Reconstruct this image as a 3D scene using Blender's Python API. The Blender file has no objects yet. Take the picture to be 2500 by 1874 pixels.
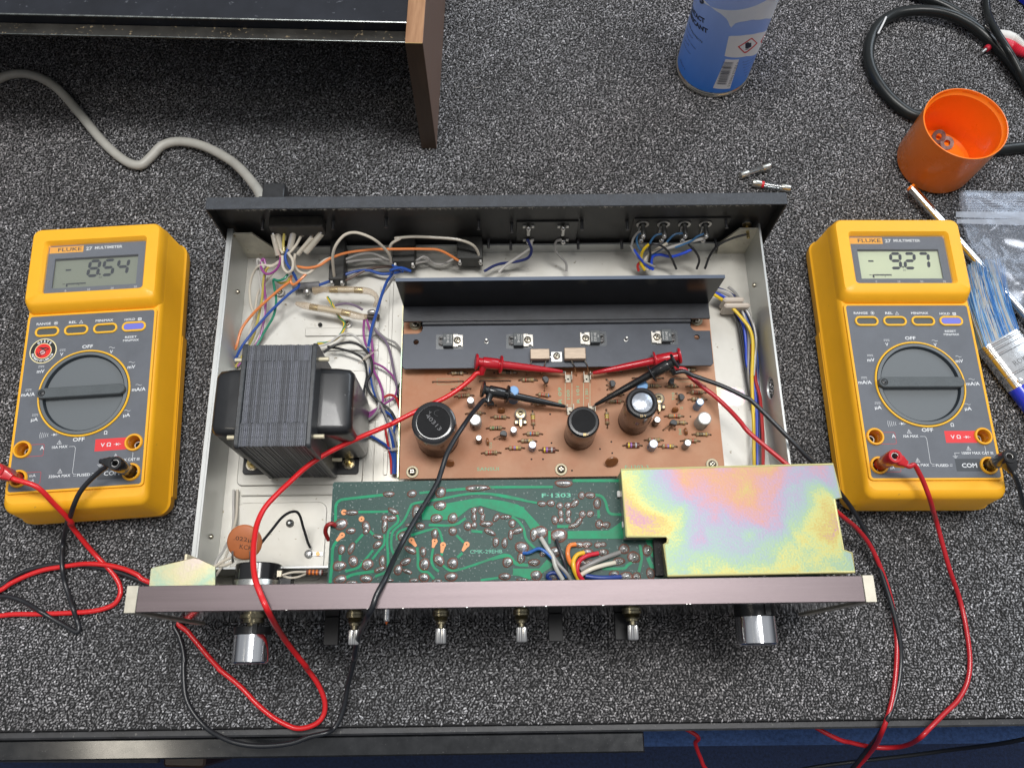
import bpy, math, random
import numpy as np
from mathutils import Matrix, Vector, Euler
random.seed(7); RNG=np.random.default_rng(7)
SC=bpy.context.scene
R=math.radians
CM=0.01
# ---------------------------------------------------------------- camera
FPX=2028.4; PITCH=R(19.298); ROLL=R(1.2405); HCAM=58.0
CROT=(Matrix.Rotation(PITCH,3,'X') @ Matrix.Rotation(ROLL,3,'Z'))
cam=bpy.data.cameras.new('camera'); cam.sensor_width=36; cam.lens=FPX/2500*36
cam.clip_start=0.02; cam.clip_end=20
co=bpy.data.objects.new('camera',cam); SC.collection.objects.link(co)
co.location=(0,0,HCAM*CM); co.rotation_euler=CROT.to_euler()
SC.camera=co
# ---------------------------------------------------------------- room light
w=bpy.data.worlds.new('World'); SC.world=w; w.use_nodes=True
wn=w.node_tree.nodes; wl=w.node_tree.links
bg=wn['Background']; bg.inputs[1].default_value=0.38
# plain room: pale ceiling and walls, darker towards the floor
tc=wn.new('ShaderNodeTexCoord'); sx=wn.new('ShaderNodeSeparateXYZ'); rp=wn.new('ShaderNodeValToRGB')
mr=wn.new('ShaderNodeMapRange'); mr.inputs[1].default_value=-1; mr.inputs[2].default_value=1
wl.new(tc.outputs['Generated'],sx.inputs[0]); wl.new(sx.outputs[2],mr.inputs[0]); wl.new(mr.outputs[0],rp.inputs[0]); 
# the window side of the room (+y, +x) is brighter than the side behind the viewer
dt=wn.new('ShaderNodeVectorMath'); dt.operation='DOT_PRODUCT'; dt.inputs[1].default_value=(.25,.75,.35); nv=wn.new('ShaderNodeVectorMath'); nv.operation='NORMALIZE'
m2=wn.new('ShaderNodeMapRange'); m2.inputs[1].default_value=-.8; m2.inputs[2].default_value=.8; m2.inputs[3].default_value=.48; m2.inputs[4].default_value=1.35
ml=wn.new('ShaderNodeMix'); ml.data_type='RGBA'; ml.blend_type='MULTIPLY'; ml.inputs[0].default_value=1
wl.new(tc.outputs['Generated'],nv.inputs[0]); wl.new(nv.outputs[0],dt.inputs[0]); wl.new(dt.outputs['Value'],m2.inputs[0]); wl.new(rp.outputs[0],ml.inputs[6]); wl.new(m2.outputs[0],ml.inputs[7]); wl.new(ml.outputs[2],bg.inputs[0])
rp.color_ramp.elements[0].color=(.10,.11,.14,1); rp.color_ramp.elements[0].position=.40
rp.color_ramp.elements[1].color=(.92,.95,1.0,1); rp.color_ramp.elements[1].position=.75
def area(name,loc,target,sx_,sy_,power,col):
    l=bpy.data.lights.new(name,'AREA'); l.shape='RECTANGLE'; l.size=sx_; l.size_y=sy_; l.energy=power; l.color=col
    o=bpy.data.objects.new(name,l); SC.collection.objects.link(o); o.location=loc
    o.rotation_euler=(Vector(target)-Vector(loc)).to_track_quat('-Z','Y').to_euler(); return o
area('skylight_lamp',(0.10,0.45,2.35),(0.05,0.30,0),1.5,0.42,46,(1.0,.985,.96))
area('window_lamp',(1.9,1.9,1.5),(0.1,0.25,0),1.3,1.2,24,(.80,.90,1.0))
area('room_lamp',(-0.95,-0.22,1.7),(-0.1,0.2,0),0.30,0.16,1.6,(1.0,.92,.78))
SC.view_settings.view_transform='Standard'; SC.view_settings.look='None'; SC.view_settings.exposure=0; SC.view_settings.gamma=1
# ---------------------------------------------------------------- measuring helpers (cm)
YAW=R(2.02); OX,OY=-0.4,17.0       # amplifier frame: yaw and base centre
def ray(px,py): return CROT @ Vector(((px-1250)/FPX,-(py-937)/FPX,-1.0))
def U(px,py,z=0.0):
    d=ray(px,py); t=(z-HCAM)/d.z; return Vector((t*d.x,t*d.y,z))
class Frame:
    """a thing's own frame: world origin (x,y) in cm and yaw"""
    def __init__(s,x,y,yaw): s.x,s.y,s.a=x,y,yaw; s.c,s.s=math.cos(yaw),math.sin(yaw)
    def inv(s,v):
        dx,dy=v.x-s.x,v.y-s.y; return Vector((dx*s.c+dy*s.s,-dx*s.s+dy*s.c,v.z))
    def at(s,px,py,z): return s.inv(U(px,py,z))
    def plane(s,px,py,axis,val):          # meet the vertical plane local axis = val
        d=ray(px,py); o=s.inv(Vector((0,0,HCAM))); dl=Vector((d.x*s.c+d.y*s.s,-d.x*s.s+d.y*s.c,d.z))
        t=(val-o[axis])/dl[axis]; return o+t*dl
ox=OX*math.cos(YAW)-OY*math.sin(YAW); oy=OX*math.sin(YAW)+OY*math.cos(YAW)
AF=Frame(ox,oy,YAW); A=AF.at
def Z(x0,y0,s): return lambda x,y:(x0+x/s,y0+y/s)
z1=Z(0,500,4.144); z2=Z(0,850,3.684); z3=Z(500,450,4.144); z4=Z(500,800,4.144); z5=Z(950,450,4.144); z6=Z(1400,450,4.022)
z7=Z(950,800,4.604); z8=Z(1350,800,4.424); zF=Z(300,1200,3.767); zA=Z(780,1150,4.424); zB=Z(1200,1100,4.144); zC=Z(1500,1100,3.07)
zG=Z(850,650,3.315); zH=Z(1650,700,3.684); r5=Z(1950,500,4.022); r6=Z(1950,850,3.684); zL=Z(0,1250,4.424); zP=Z(0,1600,2.765); zQ=Z(800,1600,2.765)
zT=Z(2050,0,3.3156); zK=Z(1550,0,3.316); ov=Z(0,0,1/1.1302); zS=Z(600,0,3.453); zN=Z(0,0,3.453); zO=Z(780,1470,4.706); zR=Z(1250,1470,4.916); zU=Z(2300,800,8.29); zV=Z(2400,0,8.29)
# ---------------------------------------------------------------- materials
MATS={}
def mat(name,col=(.5,.5,.5),rough=.5,metal=0.0,var=0.0,vs=300,col2=None,bump=0.0,bs=800,coat=0.0,alpha=1.0,spec=.5,trans=0.0,aniso=None,speck=None):
    if name in MATS: return MATS[name]
    m=bpy.data.materials.new(name); m.use_nodes=True; nt=m.node_tree; b=nt.nodes['Principled BSDF']; L=nt.links
    b.inputs['Base Color'].default_value=(*col,1); b.inputs['Roughness'].default_value=rough; b.inputs['Metallic'].default_value=metal
    b.inputs['Specular IOR Level'].default_value=spec; b.inputs['Coat Weight'].default_value=coat; b.inputs['Coat Roughness'].default_value=.08
    b.inputs['Alpha'].default_value=alpha; b.inputs['Transmission Weight'].default_value=trans
    t=nt.nodes.new('ShaderNodeTexCoord'); src=t.outputs['Object']
    if aniso:
        mp=nt.nodes.new('ShaderNodeMapping'); mp.inputs['Scale'].default_value=aniso; L.new(src,mp.inputs[0]); src=mp.outputs[0]
    last=None
    if var>0 or col2:
        n=nt.nodes.new('ShaderNodeTexNoise'); n.inputs['Scale'].default_value=vs; n.inputs['Detail'].default_value=5; n.inputs['Roughness'].default_value=.65; L.new(src,n.inputs[0])
        r=nt.nodes.new('ShaderNodeValToRGB'); c2=col2 or tuple(min(1,c*(1+var)) for c in col); c1=tuple(c*(1-var) for c in col) if not col2 else col
        r.color_ramp.elements[0].position=.32; r.color_ramp.elements[1].position=.68
        r.color_ramp.elements[0].color=(*c1,1); r.color_ramp.elements[1].color=(*c2,1)
        L.new(n.outputs['Fac'],r.inputs[0]); last=r.outputs[0]
        rr=nt.nodes.new('ShaderNodeMapRange'); rr.inputs[3].default_value=max(.02,rough-.10); rr.inputs[4].default_value=min(1,rough+.12)
        L.new(n.outputs['Fac'],rr.inputs[0]); L.new(rr.outputs[0],b.inputs['Roughness'])
    if speck:   # (colour, scale, threshold) dust or grit
        n2=nt.nodes.new('ShaderNodeTexNoise'); n2.inputs['Scale'].default_value=speck[1]; n2.inputs['Detail'].default_value=3; L.new(src,n2.inputs[0])
        r2=nt.nodes.new('ShaderNodeValToRGB'); r2.color_ramp.elements[0].position=speck[2]; r2.color_ramp.elements[1].position=speck[2]+.05
        r2.color_ramp.elements[0].color=(0,0,0,1); r2.color_ramp.elements[1].color=(1,1,1,1); L.new(n2.outputs['Fac'],r2.inputs[0])
        mx=nt.nodes.new('ShaderNodeMix'); mx.data_type='RGBA'; L.new(r2.outputs[0],mx.inputs[0])
        if last: L.new(last,mx.inputs[6])
        else: mx.inputs[6].default_value=(*col,1)
        mx.inputs[7].default_value=(*speck[0],1); last=mx.outputs[2]
    if last: L.new(last,b.inputs['Base Color'])
    if bump>0:
        n=nt.nodes.new('ShaderNodeTexNoise'); n.inputs['Scale'].default_value=bs; n.inputs['Detail'].default_value=3; L.new(src,n.inputs[0])
        bp=nt.nodes.new('ShaderNodeBump'); bp.inputs['Strength'].default_value=bump; bp.inputs['Distance'].default_value=.0006
        L.new(n.outputs['Fac'],bp.inputs['Height']); L.new(bp.outputs[0],b.inputs['Normal'])
    MATS[name]=m; return m
def m_pane(name,tint=(1,1,1),fac=.08,rough=.05,gc=1.0):
    if name in MATS: return MATS[name]
    m=bpy.data.materials.new(name); m.use_nodes=True; nt=m.node_tree; nt.nodes.remove(nt.nodes['Principled BSDF']); L=nt.links
    o=nt.nodes['Material Output']; a=nt.nodes.new('ShaderNodeBsdfTransparent'); a.inputs[0].default_value=(*tint,1)
    g=nt.nodes.new('ShaderNodeBsdfGlossy'); g.inputs['Roughness'].default_value=rough; g.inputs['Color'].default_value=(gc,gc,gc,1)
    fr=nt.nodes.new('ShaderNodeFresnel'); fr.inputs[0].default_value=1.45
    ad=nt.nodes.new('ShaderNodeMath'); ad.operation='ADD'; ad.inputs[1].default_value=fac; L.new(fr.outputs[0],ad.inputs[0])
    mx=nt.nodes.new('ShaderNodeMixShader'); L.new(ad.outputs[0],mx.inputs[0]); L.new(a.outputs[0],mx.inputs[1]); L.new(g.outputs[0],mx.inputs[2]); L.new(mx.outputs[0],o.inputs[0])
    MATS[name]=m; return m
def m_film(name,col=(.62,.68,.78),body=.10,rough=.18,gl=.05):
    m=bpy.data.materials.new(name); m.use_nodes=True; nt=m.node_tree; nt.nodes.remove(nt.nodes['Principled BSDF']); L=nt.links
    o=nt.nodes['Material Output']; a=nt.nodes.new('ShaderNodeBsdfTransparent'); a.inputs[0].default_value=(.95,.96,.98,1); d=nt.nodes.new('ShaderNodeBsdfDiffuse'); d.inputs[0].default_value=(*col,1)
    g=nt.nodes.new('ShaderNodeBsdfGlossy'); g.inputs['Roughness'].default_value=rough; g.inputs['Color'].default_value=(.8,.85,.95,1)
    m1=nt.nodes.new('ShaderNodeMixShader'); m1.inputs[0].default_value=body; m2_=nt.nodes.new('ShaderNodeMixShader'); m2_.inputs[0].default_value=gl
    L.new(a.outputs[0],m1.inputs[1]); L.new(d.outputs[0],m1.inputs[2]); L.new(m1.outputs[0],m2_.inputs[1]); L.new(g.outputs[0],m2_.inputs[2]); L.new(m2_.outputs[0],o.inputs[0]); MATS[name]=m; return m
# ---------------------------------------------------------------- mesh builder (authored in cm)
class MB:
    def __init__(s): s.v=[]; s.f=[]; s.mi=[]; s.sm=[]; s.mats=[]
    def add(s,vs,fs,m,smooth=False,M=None):
        if m not in s.mats: s.mats.append(m)
        k=s.mats.index(m); o=len(s.v)
        if M is not None: vs=[M@Vector(p) for p in vs]
        s.v.extend([(p[0],p[1],p[2]) for p in vs]); s.f.extend([tuple(i+o for i in f) for f in fs]); s.mi.extend([k]*len(fs)); s.sm.extend([smooth]*len(fs)); return s
    def loops(s,rings,m,smooth=True,cap0=True,cap1=True,M=None,closed=True):
        n=len(rings[0]); vs=[p for r in rings for p in r]; fs=[]
        for i in range(len(rings)-1):
            for j in range(n if closed else n-1):
                k=(j+1)%n; fs.append((i*n+j,i*n+k,(i+1)*n+k,(i+1)*n+j))
        s.add(vs,fs,m,smooth,M)
        if cap0: s.add(rings[0],[tuple(range(n-1,-1,-1))],m,False,M)
        if cap1: s.add(rings[-1],[tuple(range(n))],m,False,M)
        return s
    def lathe(s,prof,m,n=24,M=None,smooth=True,cap0=True,cap1=True,a0=0):
        rings=[[(r*math.cos(2*math.pi*j/n+a0),r*math.sin(2*math.pi*j/n+a0),z) for j in range(n)] for r,z in prof]
        return s.loops(rings,m,smooth,cap0,cap1,M)
    def prism(s,poly,z0_,z1_,m,bev=0.0,M=None,smooth=False):
        if bev>0:
            ins=inset(poly,bev)
            rings=[[(x,y,z0_) for x,y in ins],[(x,y,z0_+bev) for x,y in poly],[(x,y,z1_-bev) for x,y in poly],[(x,y,z1_) for x,y in ins]]
        else: rings=[[(x,y,z0_) for x,y in poly],[(x,y,z1_) for x,y in poly]]
        return s.loops(rings,m,smooth,True,True,M)
    def box(s,x0,x1,y0,y1,z0_,z1_,m,bev=0.0,M=None):
        if bev>0:
            b=bev; poly=[(x0+b,y0),(x1-b,y0),(x1,y0+b),(x1,y1-b),(x1-b,y1),(x0+b,y1),(x0,y1-b),(x0,y0+b)]
            return s.prism(poly,z0_,z1_,m,b*.8,M)
        return s.prism([(x0,y0),(x1,y0),(x1,y1),(x0,y1)],z0_,z1_,m,0,M)
    def tube(s,pts,r,m,n=8,cap=True,M=None):
        pts=[Vector(p) for p in pts]; N=len(pts); rr=r if isinstance(r,(list,tuple)) else [r]*N
        T=[]
        for i in range(N):
            a=pts[max(0,i-1)]; b=pts[min(N-1,i+1)]; t=(b-a); T.append(t.normalized() if t.length>1e-9 else Vector((1,0,0)))
        up=Vector((0,0,1)) if abs(T[0].z)<.9 else Vector((1,0,0)); nrm=(up-T[0]*up.dot(T[0])).normalized(); rings=[]
        for i in range(N):
            nrm=(nrm-T[i]*nrm.dot(T[i]))
            nrm=nrm.normalized() if nrm.length>1e-6 else T[i].orthogonal().normalized()
            bi=T[i].cross(nrm)
            rings.append([tuple(pts[i]+(nrm*math.cos(2*math.pi*j/n)+bi*math.sin(2*math.pi*j/n))*rr[i]) for j in range(n)])
        return s.loops(rings,m,True,cap,cap,M)
    def sphere(s,c,r,m,n=12,k=8,sc=(1,1,1),M=None):
        rings=[]
        for i in range(k+1):
            a=-math.pi/2+math.pi*i/k; rc=max(.001,math.cos(a)); rings.append([(c[0]+r*sc[0]*rc*math.cos(2*math.pi*j/n),c[1]+r*sc[1]*rc*math.sin(2*math.pi*j/n),c[2]+r*sc[2]*math.sin(a)) for j in range(n)])
        return s.loops(rings,m,True,True,True,M)
    def mesh(s,name):
        me=bpy.data.meshes.new(name); me.from_pydata([(x*CM,y*CM,z*CM) for x,y,z in s.v],[],s.f)
        for m in s.mats: me.materials.append(m)
        me.polygons.foreach_set('material_index',s.mi); me.polygons.foreach_set("use_smooth",s.sm); me.update(); me.set_sharp_from_angle(angle=R(38)); return me
def inset(poly,d):
    n=len(poly); out=[]; ar=sum(poly[i][0]*poly[(i+1)%n][1]-poly[(i+1)%n][0]*poly[i][1] for i in range(n)); sg=1 if ar>0 else -1
    for i in range(n):
        p0=Vector(poly[i-1]);p1=Vector(poly[i]);p2=Vector(poly[(i+1)%n]); a=(p1-p0).normalized(); b=(p2-p1).normalized()
        na=Vector((-a.y,a.x))*sg; nb=Vector((-b.y,b.x))*sg; k=na+nb; L_=k.length
        k=k/L_ if L_>1e-6 else na
        c=max(.5,k.dot(na)); q=p1+k*(d/c); out.append((q.x,q.y))
    return out
def rrect(x0,x1,y0,y1,r,k=5):
    out=[]
    for cx,cy,a in ((x1-r,y1-r,0),(x0+r,y1-r,90),(x0+r,y0+r,180),(x1-r,y0+r,270)):
        for i in range(k+1): t=R(a+90*i/k); out.append((cx+r*math.cos(t),cy+r*math.sin(t)))
    return out
def circ(cx,cy,r,n=24,ry=None): return [(cx+r*math.cos(2*math.pi*i/n),cy+(ry or r)*math.sin(2*math.pi*i/n)) for i in range(n)]
def spline(pts,k=6):
    P=[Vector(p) for p in pts]; P=[P[0]*2-P[1]]+P+[P[-1]*2-P[-2]]; out=[]
    for i in range(1,len(P)-2):
        for j in range(k):
            t=j/k; a,b,c,d=P[i-1],P[i],P[i+1],P[i+2]
            out.append(.5*((2*b)+(c-a)*t+(2*a-5*b+4*c-d)*t*t+(3*b-a-3*c+d)*t**3))
    out.append(P[-2]); return out
def axisM(p,q,roll=0):
    """matrix whose +Z runs from p towards q, origin p"""
    p=Vector(p); d=(Vector(q)-p); return Matrix.Translation(p)@d.to_track_quat('Z','X').to_matrix().to_4x4()@Matrix.Rotation(roll,4,'Z')
def curve_mesh(outlines,z0_,z1_,bev=0):
    cu=bpy.data.curves.new('tmp','CURVE'); cu.dimensions='2D'; cu.fill_mode='BOTH'; cu.extrude=(z1_-z0_)/2-bev; cu.bevel_depth=bev; cu.bevel_resolution=0
    for o in outlines:
        sp=cu.splines.new('POLY'); sp.points.add(len(o)-1); sp.use_cyclic_u=True
        for i,(x,y) in enumerate(o): sp.points[i].co=(x,y,0,1)
    ob_=bpy.data.objects.new('tmp',cu); me=ob_.to_mesh(); zc=(z0_+z1_)/2
    vs=[(v.co.x,v.co.y,v.co.z+zc) for v in me.vertices]; fs=[tuple(p.vertices) for p in me.polygons]
    ob_.to_mesh_clear(); bpy.data.objects.remove(ob_); bpy.data.curves.remove(cu); return vs,fs
def plate(mb,outlines,z0_,z1_,m,bev=0,M=None):
    vs,fs=curve_mesh(outlines,z0_,z1_,bev); mb.add(vs,fs,m,False,M)
TX={}
def text_geo(s_,bold=0.0,shear=0.0,res=2):
    k=(s_,bold,shear)
    if k in TX: return TX[k]
    cu=bpy.data.curves.new('t','FONT'); cu.body=s_; cu.size=1; cu.align_x='CENTER'; cu.align_y='CENTER'; cu.offset=bold; cu.shear=shear; cu.resolution_u=res; cu.fill_mode='FRONT'
    o=bpy.data.objects.new('t',cu); me=o.to_mesh(); vs=[tuple(v.co) for v in me.vertices]; fs=[tuple(p.vertices) for p in me.polygons]
    o.to_mesh_clear(); bpy.data.objects.remove(o); bpy.data.curves.remove(cu)
    if vs:
        x0=min(v[0] for v in vs);x1=max(v[0] for v in vs);y0=min(v[1] for v in vs);y1=max(v[1] for v in vs); cx=(x0+x1)/2; cy=(y0+y1)/2; h=max(y1-y0,1e-6)
        vs=[((v[0]-cx)/h,(v[1]-cy)/h,0) for v in vs]
    TX[k]=(vs,fs); return TX[k]
def text(mb,s_,x,y,z,h,m,ang=0,width=None,bold=0.0,shear=0.0,M=None):
    """flat print: h is the height of the printed glyphs in cm, width forces the run's length"""
    vs,fs=text_geo(s_,bold,shear)
    if not vs: return
    w_=max(v[0] for v in vs)-min(v[0] for v in vs); kx=(width/w_) if width else h
    T=Matrix.Translation((x,y,z))@Matrix.Rotation(ang,4,'Z')@Matrix.Diagonal((kx,h,1,1))
    if M is not None: T=M@T
    mb.add(vs,fs,m,False,T)
# ---------------------------------------------------------------- scene objects
def ob(name,me,par=None,loc=(0,0,0),rot=(0,0,0),scale=None,label=None,kind=None):
    if isinstance(me,MB): me=me.mesh(name)
    o=bpy.data.objects.new(name,me); SC.collection.objects.link(o)
    if par is not None: o.parent=par
    o.location=[c*CM for c in loc]; o.rotation_euler=rot
    if scale: o.scale=scale
    if label: o['label']=label
    if kind: o['kind']=kind
    return o
def thing(name,label,cat,x=0,y=0,z=0,rz=0,group=None):
    o=bpy.data.objects.new(name,None); SC.collection.objects.link(o); o.empty_display_size=.02
    o.location=(x*CM,y*CM,z*CM); o.rotation_euler=(0,0,rz); o['label']=label; o['category']=cat
    if group: o['group']=group
    return o
def tag(o,label,cat,group=None):
    o['label']=label; o['category']=cat
    if group: o['group']=group
    return o
# common materials
M_blackpl=mat('black_plastic',(.015,.016,.018),.35,var=.2,bump=.05)
M_blacksat=mat('satin_black_steel',(.018,.020,.026),.38,var=.3,vs=120,bump=.15,bs=1800)
M_darkhole=mat('dark_hole',(.01,.01,.01),.8)
M_zinc=mat('zinc_screw',(.55,.50,.40),.28,1.0,var=.15)
M_brass=mat('yellow_zinc',(.62,.50,.24),.25,1.0,var=.2)
M_steel=mat('bright_steel',(.58,.57,.55),.34,.9,var=.1)
M_solder=mat('solder',(.82,.79,.77),.24,.85,var=.25,vs=500,bump=.3,bs=500)
# ================================================================ bench, mat, floor
EA=Vector((-60,-5.0)); EB=Vector((60,-1.05))            # front edge line of the mat
def edge_y(x): return EA.y+(EB.y-EA.y)*(x-EA.x)/(EB.x-EA.x)
def mat_carpet():
    m=bpy.data.materials.new('carpet_yarn'); m.use_nodes=True; nt=m.node_tree; b=nt.nodes['Principled BSDF']; L=nt.links
    a=nt.nodes.new('ShaderNodeAttribute'); a.attribute_name='yarn'
    t=nt.nodes.new('ShaderNodeTexCoord'); n=nt.nodes.new('ShaderNodeTexNoise'); n.inputs['Scale'].default_value=900; n.inputs['Detail'].default_value=3; L.new(t.outputs['Object'],n.inputs[0])
    r=nt.nodes.new('ShaderNodeValToRGB'); r.color_ramp.elements[0].position=.35; r.color_ramp.elements[1].position=.62
    r.color_ramp.elements[0].color=(.30,.30,.31,1); r.color_ramp.elements[1].color=(1,1,1,1); L.new(n.outputs['Fac'],r.inputs[0])
    mx=nt.nodes.new('ShaderNodeMix'); mx.data_type='RGBA'; mx.blend_type='MULTIPLY'; mx.inputs[0].default_value=1; L.new(a.outputs['Color'],mx.inputs[6]); L.new(r.outputs[0],mx.inputs[7])
    L.new(mx.outputs[2],b.inputs['Base Color']); b.inputs['Roughness'].default_value=.55; b.inputs['Sheen Weight'].default_value=.15; b.inputs['Specular IOR Level'].default_value=.45
    return m
M_yarn=mat_carpet()
M_backing=mat('carpet_backing',(.02,.02,.021),.9,var=.4,vs=500)
mb=MB(); mb.prism([(-60,-5.0),(60,-1.05),(60,70),(-60,70)],-.9,-.13,M_backing)
cm=ob('carpet_mat',mb); cm['kind']='structure'
def carpet_pile():
    sx_,sy_=.182,.158; xs=np.arange(-51,51,sx_); ys=np.arange(-6,62,sy_)
    X,Y=np.meshgrid(xs,ys); X=X+((np.arange(len(ys))%2)*sx_*.5)[:,None]; X=X.ravel();Y=Y.ravel()
    # long slow waves in the rows of loops
    X=X+.05*np.sin(Y*1.3+X*.2)+RNG.normal(0,.042,X.shape); Y=Y+.05*np.sin(X*.9)+RNG.normal(0,.036,Y.shape)
    ey=EA.y+(EB.y-EA.y)*(X-EA.x)/(EB.x-EA.x)
    keep=(Y>ey+.02+.12*RNG.random(X.shape)**2)&(np.abs(X+.5)<12+.62*(Y+40)*.62+9)
    # nothing grows where the amplifier's closed underside stands
    c,s=math.cos(YAW),math.sin(YAW); u=(X-AF.x)*c+(Y-AF.y)*s; v=-(X-AF.x)*s+(Y-AF.y)*c
    keep&=~((np.abs(u)<17.5)&(v>-9)&(v<12))
    X=X[keep];Y=Y[keep]; N=len(X)
    a=RNG.normal(0.9,.75,N); a=np.where(RNG.random(N)<.35,RNG.random(N)*math.pi,a)
    L_=.134*RNG.uniform(.75,1.3,N); W_=.068*RNG.uniform(.75,1.25,N); H_=.085*RNG.uniform(.8,1.2,N)
    zc=-.07+RNG.uniform(-.045,.03,N); tilt=RNG.normal(0,.35,N)
    base=np.array([(1,0,0),(0,1,0),(-1,0,0),(0,-1,0),(0,0,1),(0,0,-1)],float)
    lx=base[None,:,0]*L_[:,None]; ly=base[None,:,1]*W_[:,None]; lz=base[None,:,2]*H_[:,None]+np.sin(tilt)[:,None]*lx*.7
    ca,sa=np.cos(a)[:,None],np.sin(a)[:,None]
    vx=X[:,None]+lx*ca-ly*sa; vy=Y[:,None]+lx*sa+ly*ca; vz=zc[:,None]+lz
    co_=np.stack([vx,vy,vz],-1).reshape(-1,3)*CM
    f=np.array([(0,1,4),(1,2,4),(2,3,4),(3,0,4),(1,0,5),(2,1,5),(3,2,5),(0,3,5)])
    F=(f[None]+(np.arange(N)*6)[:,None,None]).reshape(-1)
    me=bpy.data.meshes.new('carpet_pile'); me.vertices.add(N*6); me.vertices.foreach_set('co',co_.ravel().astype(np.float32))
    me.loops.add(len(F)); me.loops.foreach_set('vertex_index',F.astype(np.int32)); nf=len(F)//3
    me.polygons.add(nf); me.polygons.foreach_set('loop_start',np.arange(nf,dtype=np.int32)*3); me.polygons.foreach_set('loop_total',np.full(nf,3,np.int32))
    me.polygons.foreach_set('use_smooth',np.ones(nf,bool)); me.update(calc_edges=True)
    g=np.exp(RNG.normal(-1.20,.52,N)); g=g*(1+.16*np.sin(X*.35+1.7*np.sin(Y*.22))*np.sin(Y*.31+1.3*np.sin(X*.17))+.10*np.sin(X*1.3+Y*.9)*np.sin(Y*1.7)); g=np.clip(g,.03,.85)
    wv=.5+.5*np.sin(X*.11+1.2*np.sin(Y*.07))
    tint=np.stack([g*(.97+.05*wv),g*.98,g*(1.02-.03*wv)],-1)
    col=np.ones((N,6,4),np.float32); col[:,:,:3]=tint[:,None,:]*RNG.uniform(.75,1.25,(N,6,1))
    at=me.color_attributes.new('yarn','FLOAT_COLOR','POINT'); at.data.foreach_set('color',col.ravel())
    me.materials.append(M_yarn); return me
ob('carpet_pile',carpet_pile(),cm,kind='stuff')
mb=MB()
for i in range(46):
    x=random.uniform(-44,44); y=random.uniform(-2,54); a=random.uniform(0,6.3); l=random.uniform(.25,1.1)
    if -24<x<22 and 0<y<32: continue
    q=[Vector((x,y,.04)),Vector((x+l*.5*math.cos(a)+random.uniform(-.1,.1),y+l*.5*math.sin(a),.09)),Vector((x+l*math.cos(a+.5),y+l*math.sin(a+.5),.04))]; mb.tube(spline(q,3),random.choice((.012,.018,.03)),mat('carpet_lint',(.62,.60,.56),.9),4,False)
ob('lint',mb,cm,kind='stuff')
# bench under the mat
M_rubber=mat('rubber_trim',(.045,.046,.05),.45,var=.35,vs=60,bump=.2,bs=300,speck=((.16,.16,.15),500,.66))
M_rail=mat('black_gloss_rail',(.012,.013,.015),.16,coat=.6,var=.3,vs=80,speck=((.10,.10,.10),900,.70))
M_board=mat('bench_board',(.05,.045,.04),.6,var=.2)
bench=thing('workbench','black edged workbench whose top carries the dark grey loop carpet mat','workbench',0,30,-1)
def bl(x,y): return (x-0,y-30)
def edge_strip(d0,d1,x0,x1):
    n=(EB-EA).normalized(); nn=Vector((n.y,-n.x)); out=[]
    p=lambda x,d:(x+nn.x*d,edge_y(x)+nn.y*d-30)
    return [p(x0,d1),p(x1,d1),p(x1,d0),p(x0,d0)]
mb=MB(); mb.prism([(-60,-34.9),(60,-30.95),(60,40),(-60,40)],-2.6,-.01+0.0,M_board); ob('bench_top',mb,bench)
mb=MB(); mb.prism(edge_strip(.0,.55,-60,60),-1.6,.42,M_rubber,.12); ob('edge_trim',mb,bench)
mb=MB(); xr=U(1572,1812,-1).x; mb.prism(edge_strip(.6,1.85,-60,xr),-3.2,-.05,M_rail,.1); ob('front_rail',mb,bench,label='glossy black rail along the front edge that stops past the middle')
M_legw=mat('brown_leg',(.045,.022,.014),.4,var=.4,vs=40,aniso=(1,1,.1))
lp=U(450,1850,-12); mb=MB(); mb.box(lp.x-1.4,lp.x+1.8,lp.y-30-.6,lp.y-30+1.5,-70,-10.5,M_legw,.2); ob('leg',mb,bench,label='dark brown leg under the front rail')
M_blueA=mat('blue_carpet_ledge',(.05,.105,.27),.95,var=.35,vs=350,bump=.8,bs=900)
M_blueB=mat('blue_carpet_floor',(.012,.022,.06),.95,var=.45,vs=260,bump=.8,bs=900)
mb=MB(); yb=U(1250,1829,-14).y; xl_=U(525,1850,-14).x
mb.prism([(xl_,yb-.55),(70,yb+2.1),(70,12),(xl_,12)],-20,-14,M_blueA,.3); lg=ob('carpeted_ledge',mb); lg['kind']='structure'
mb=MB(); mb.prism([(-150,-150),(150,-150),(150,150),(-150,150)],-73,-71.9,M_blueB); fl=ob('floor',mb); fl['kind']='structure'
M_greyp=mat('grey_floor_mat',(.075,.072,.072),.8,var=.3,vs=200)
mb=MB(); q=U(0,1850,-20)
mb.prism([(-48,U(0,1862,-20).y),(U(385,1840,-20).x,U(385,1862,-20).y),(U(385,1840,-20).x,10),(-48,10)],-21,-20,M_greyp,.2); g=ob('undershelf',mb); g['kind']='structure'
# ================================================================ amplifier
amp=thing('stereo_amplifier','open stereo amplifier with its lid off, circuit boards, transformer and front knobs exposed','amplifier',AF.x,AF.y,0,YAW)
M_chas=mat('zinc_chassis',(.46,.44,.39),.40,.4,col2=(.64,.63,.59),vs=9,bump=.12,bs=2500,speck=((.26,.22,.15),300,.69))
M_chas2=mat('chassis_wall',(.50,.51,.50),.36,.7,var=.10,vs=10,bump=.05)
XL,XR=-19.3-OX,18.75-OX; YF,YR=6.6-OY,30.5-OY; ZF=1.5; ZW=5.3
def p2(f,*c,z=0):  # list of zoom points -> local xy
    return [tuple(A(*f(x,y),z)[:2]) for x,y in c]
chassis=MB()
chassis.prism([(XL,YF-1.6),(XR,YF-1.6),(XR,YR),(XL,YR)],ZF-.15,ZF,M_chas)
ch=ob('chassis_floor',chassis,amp)
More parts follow.
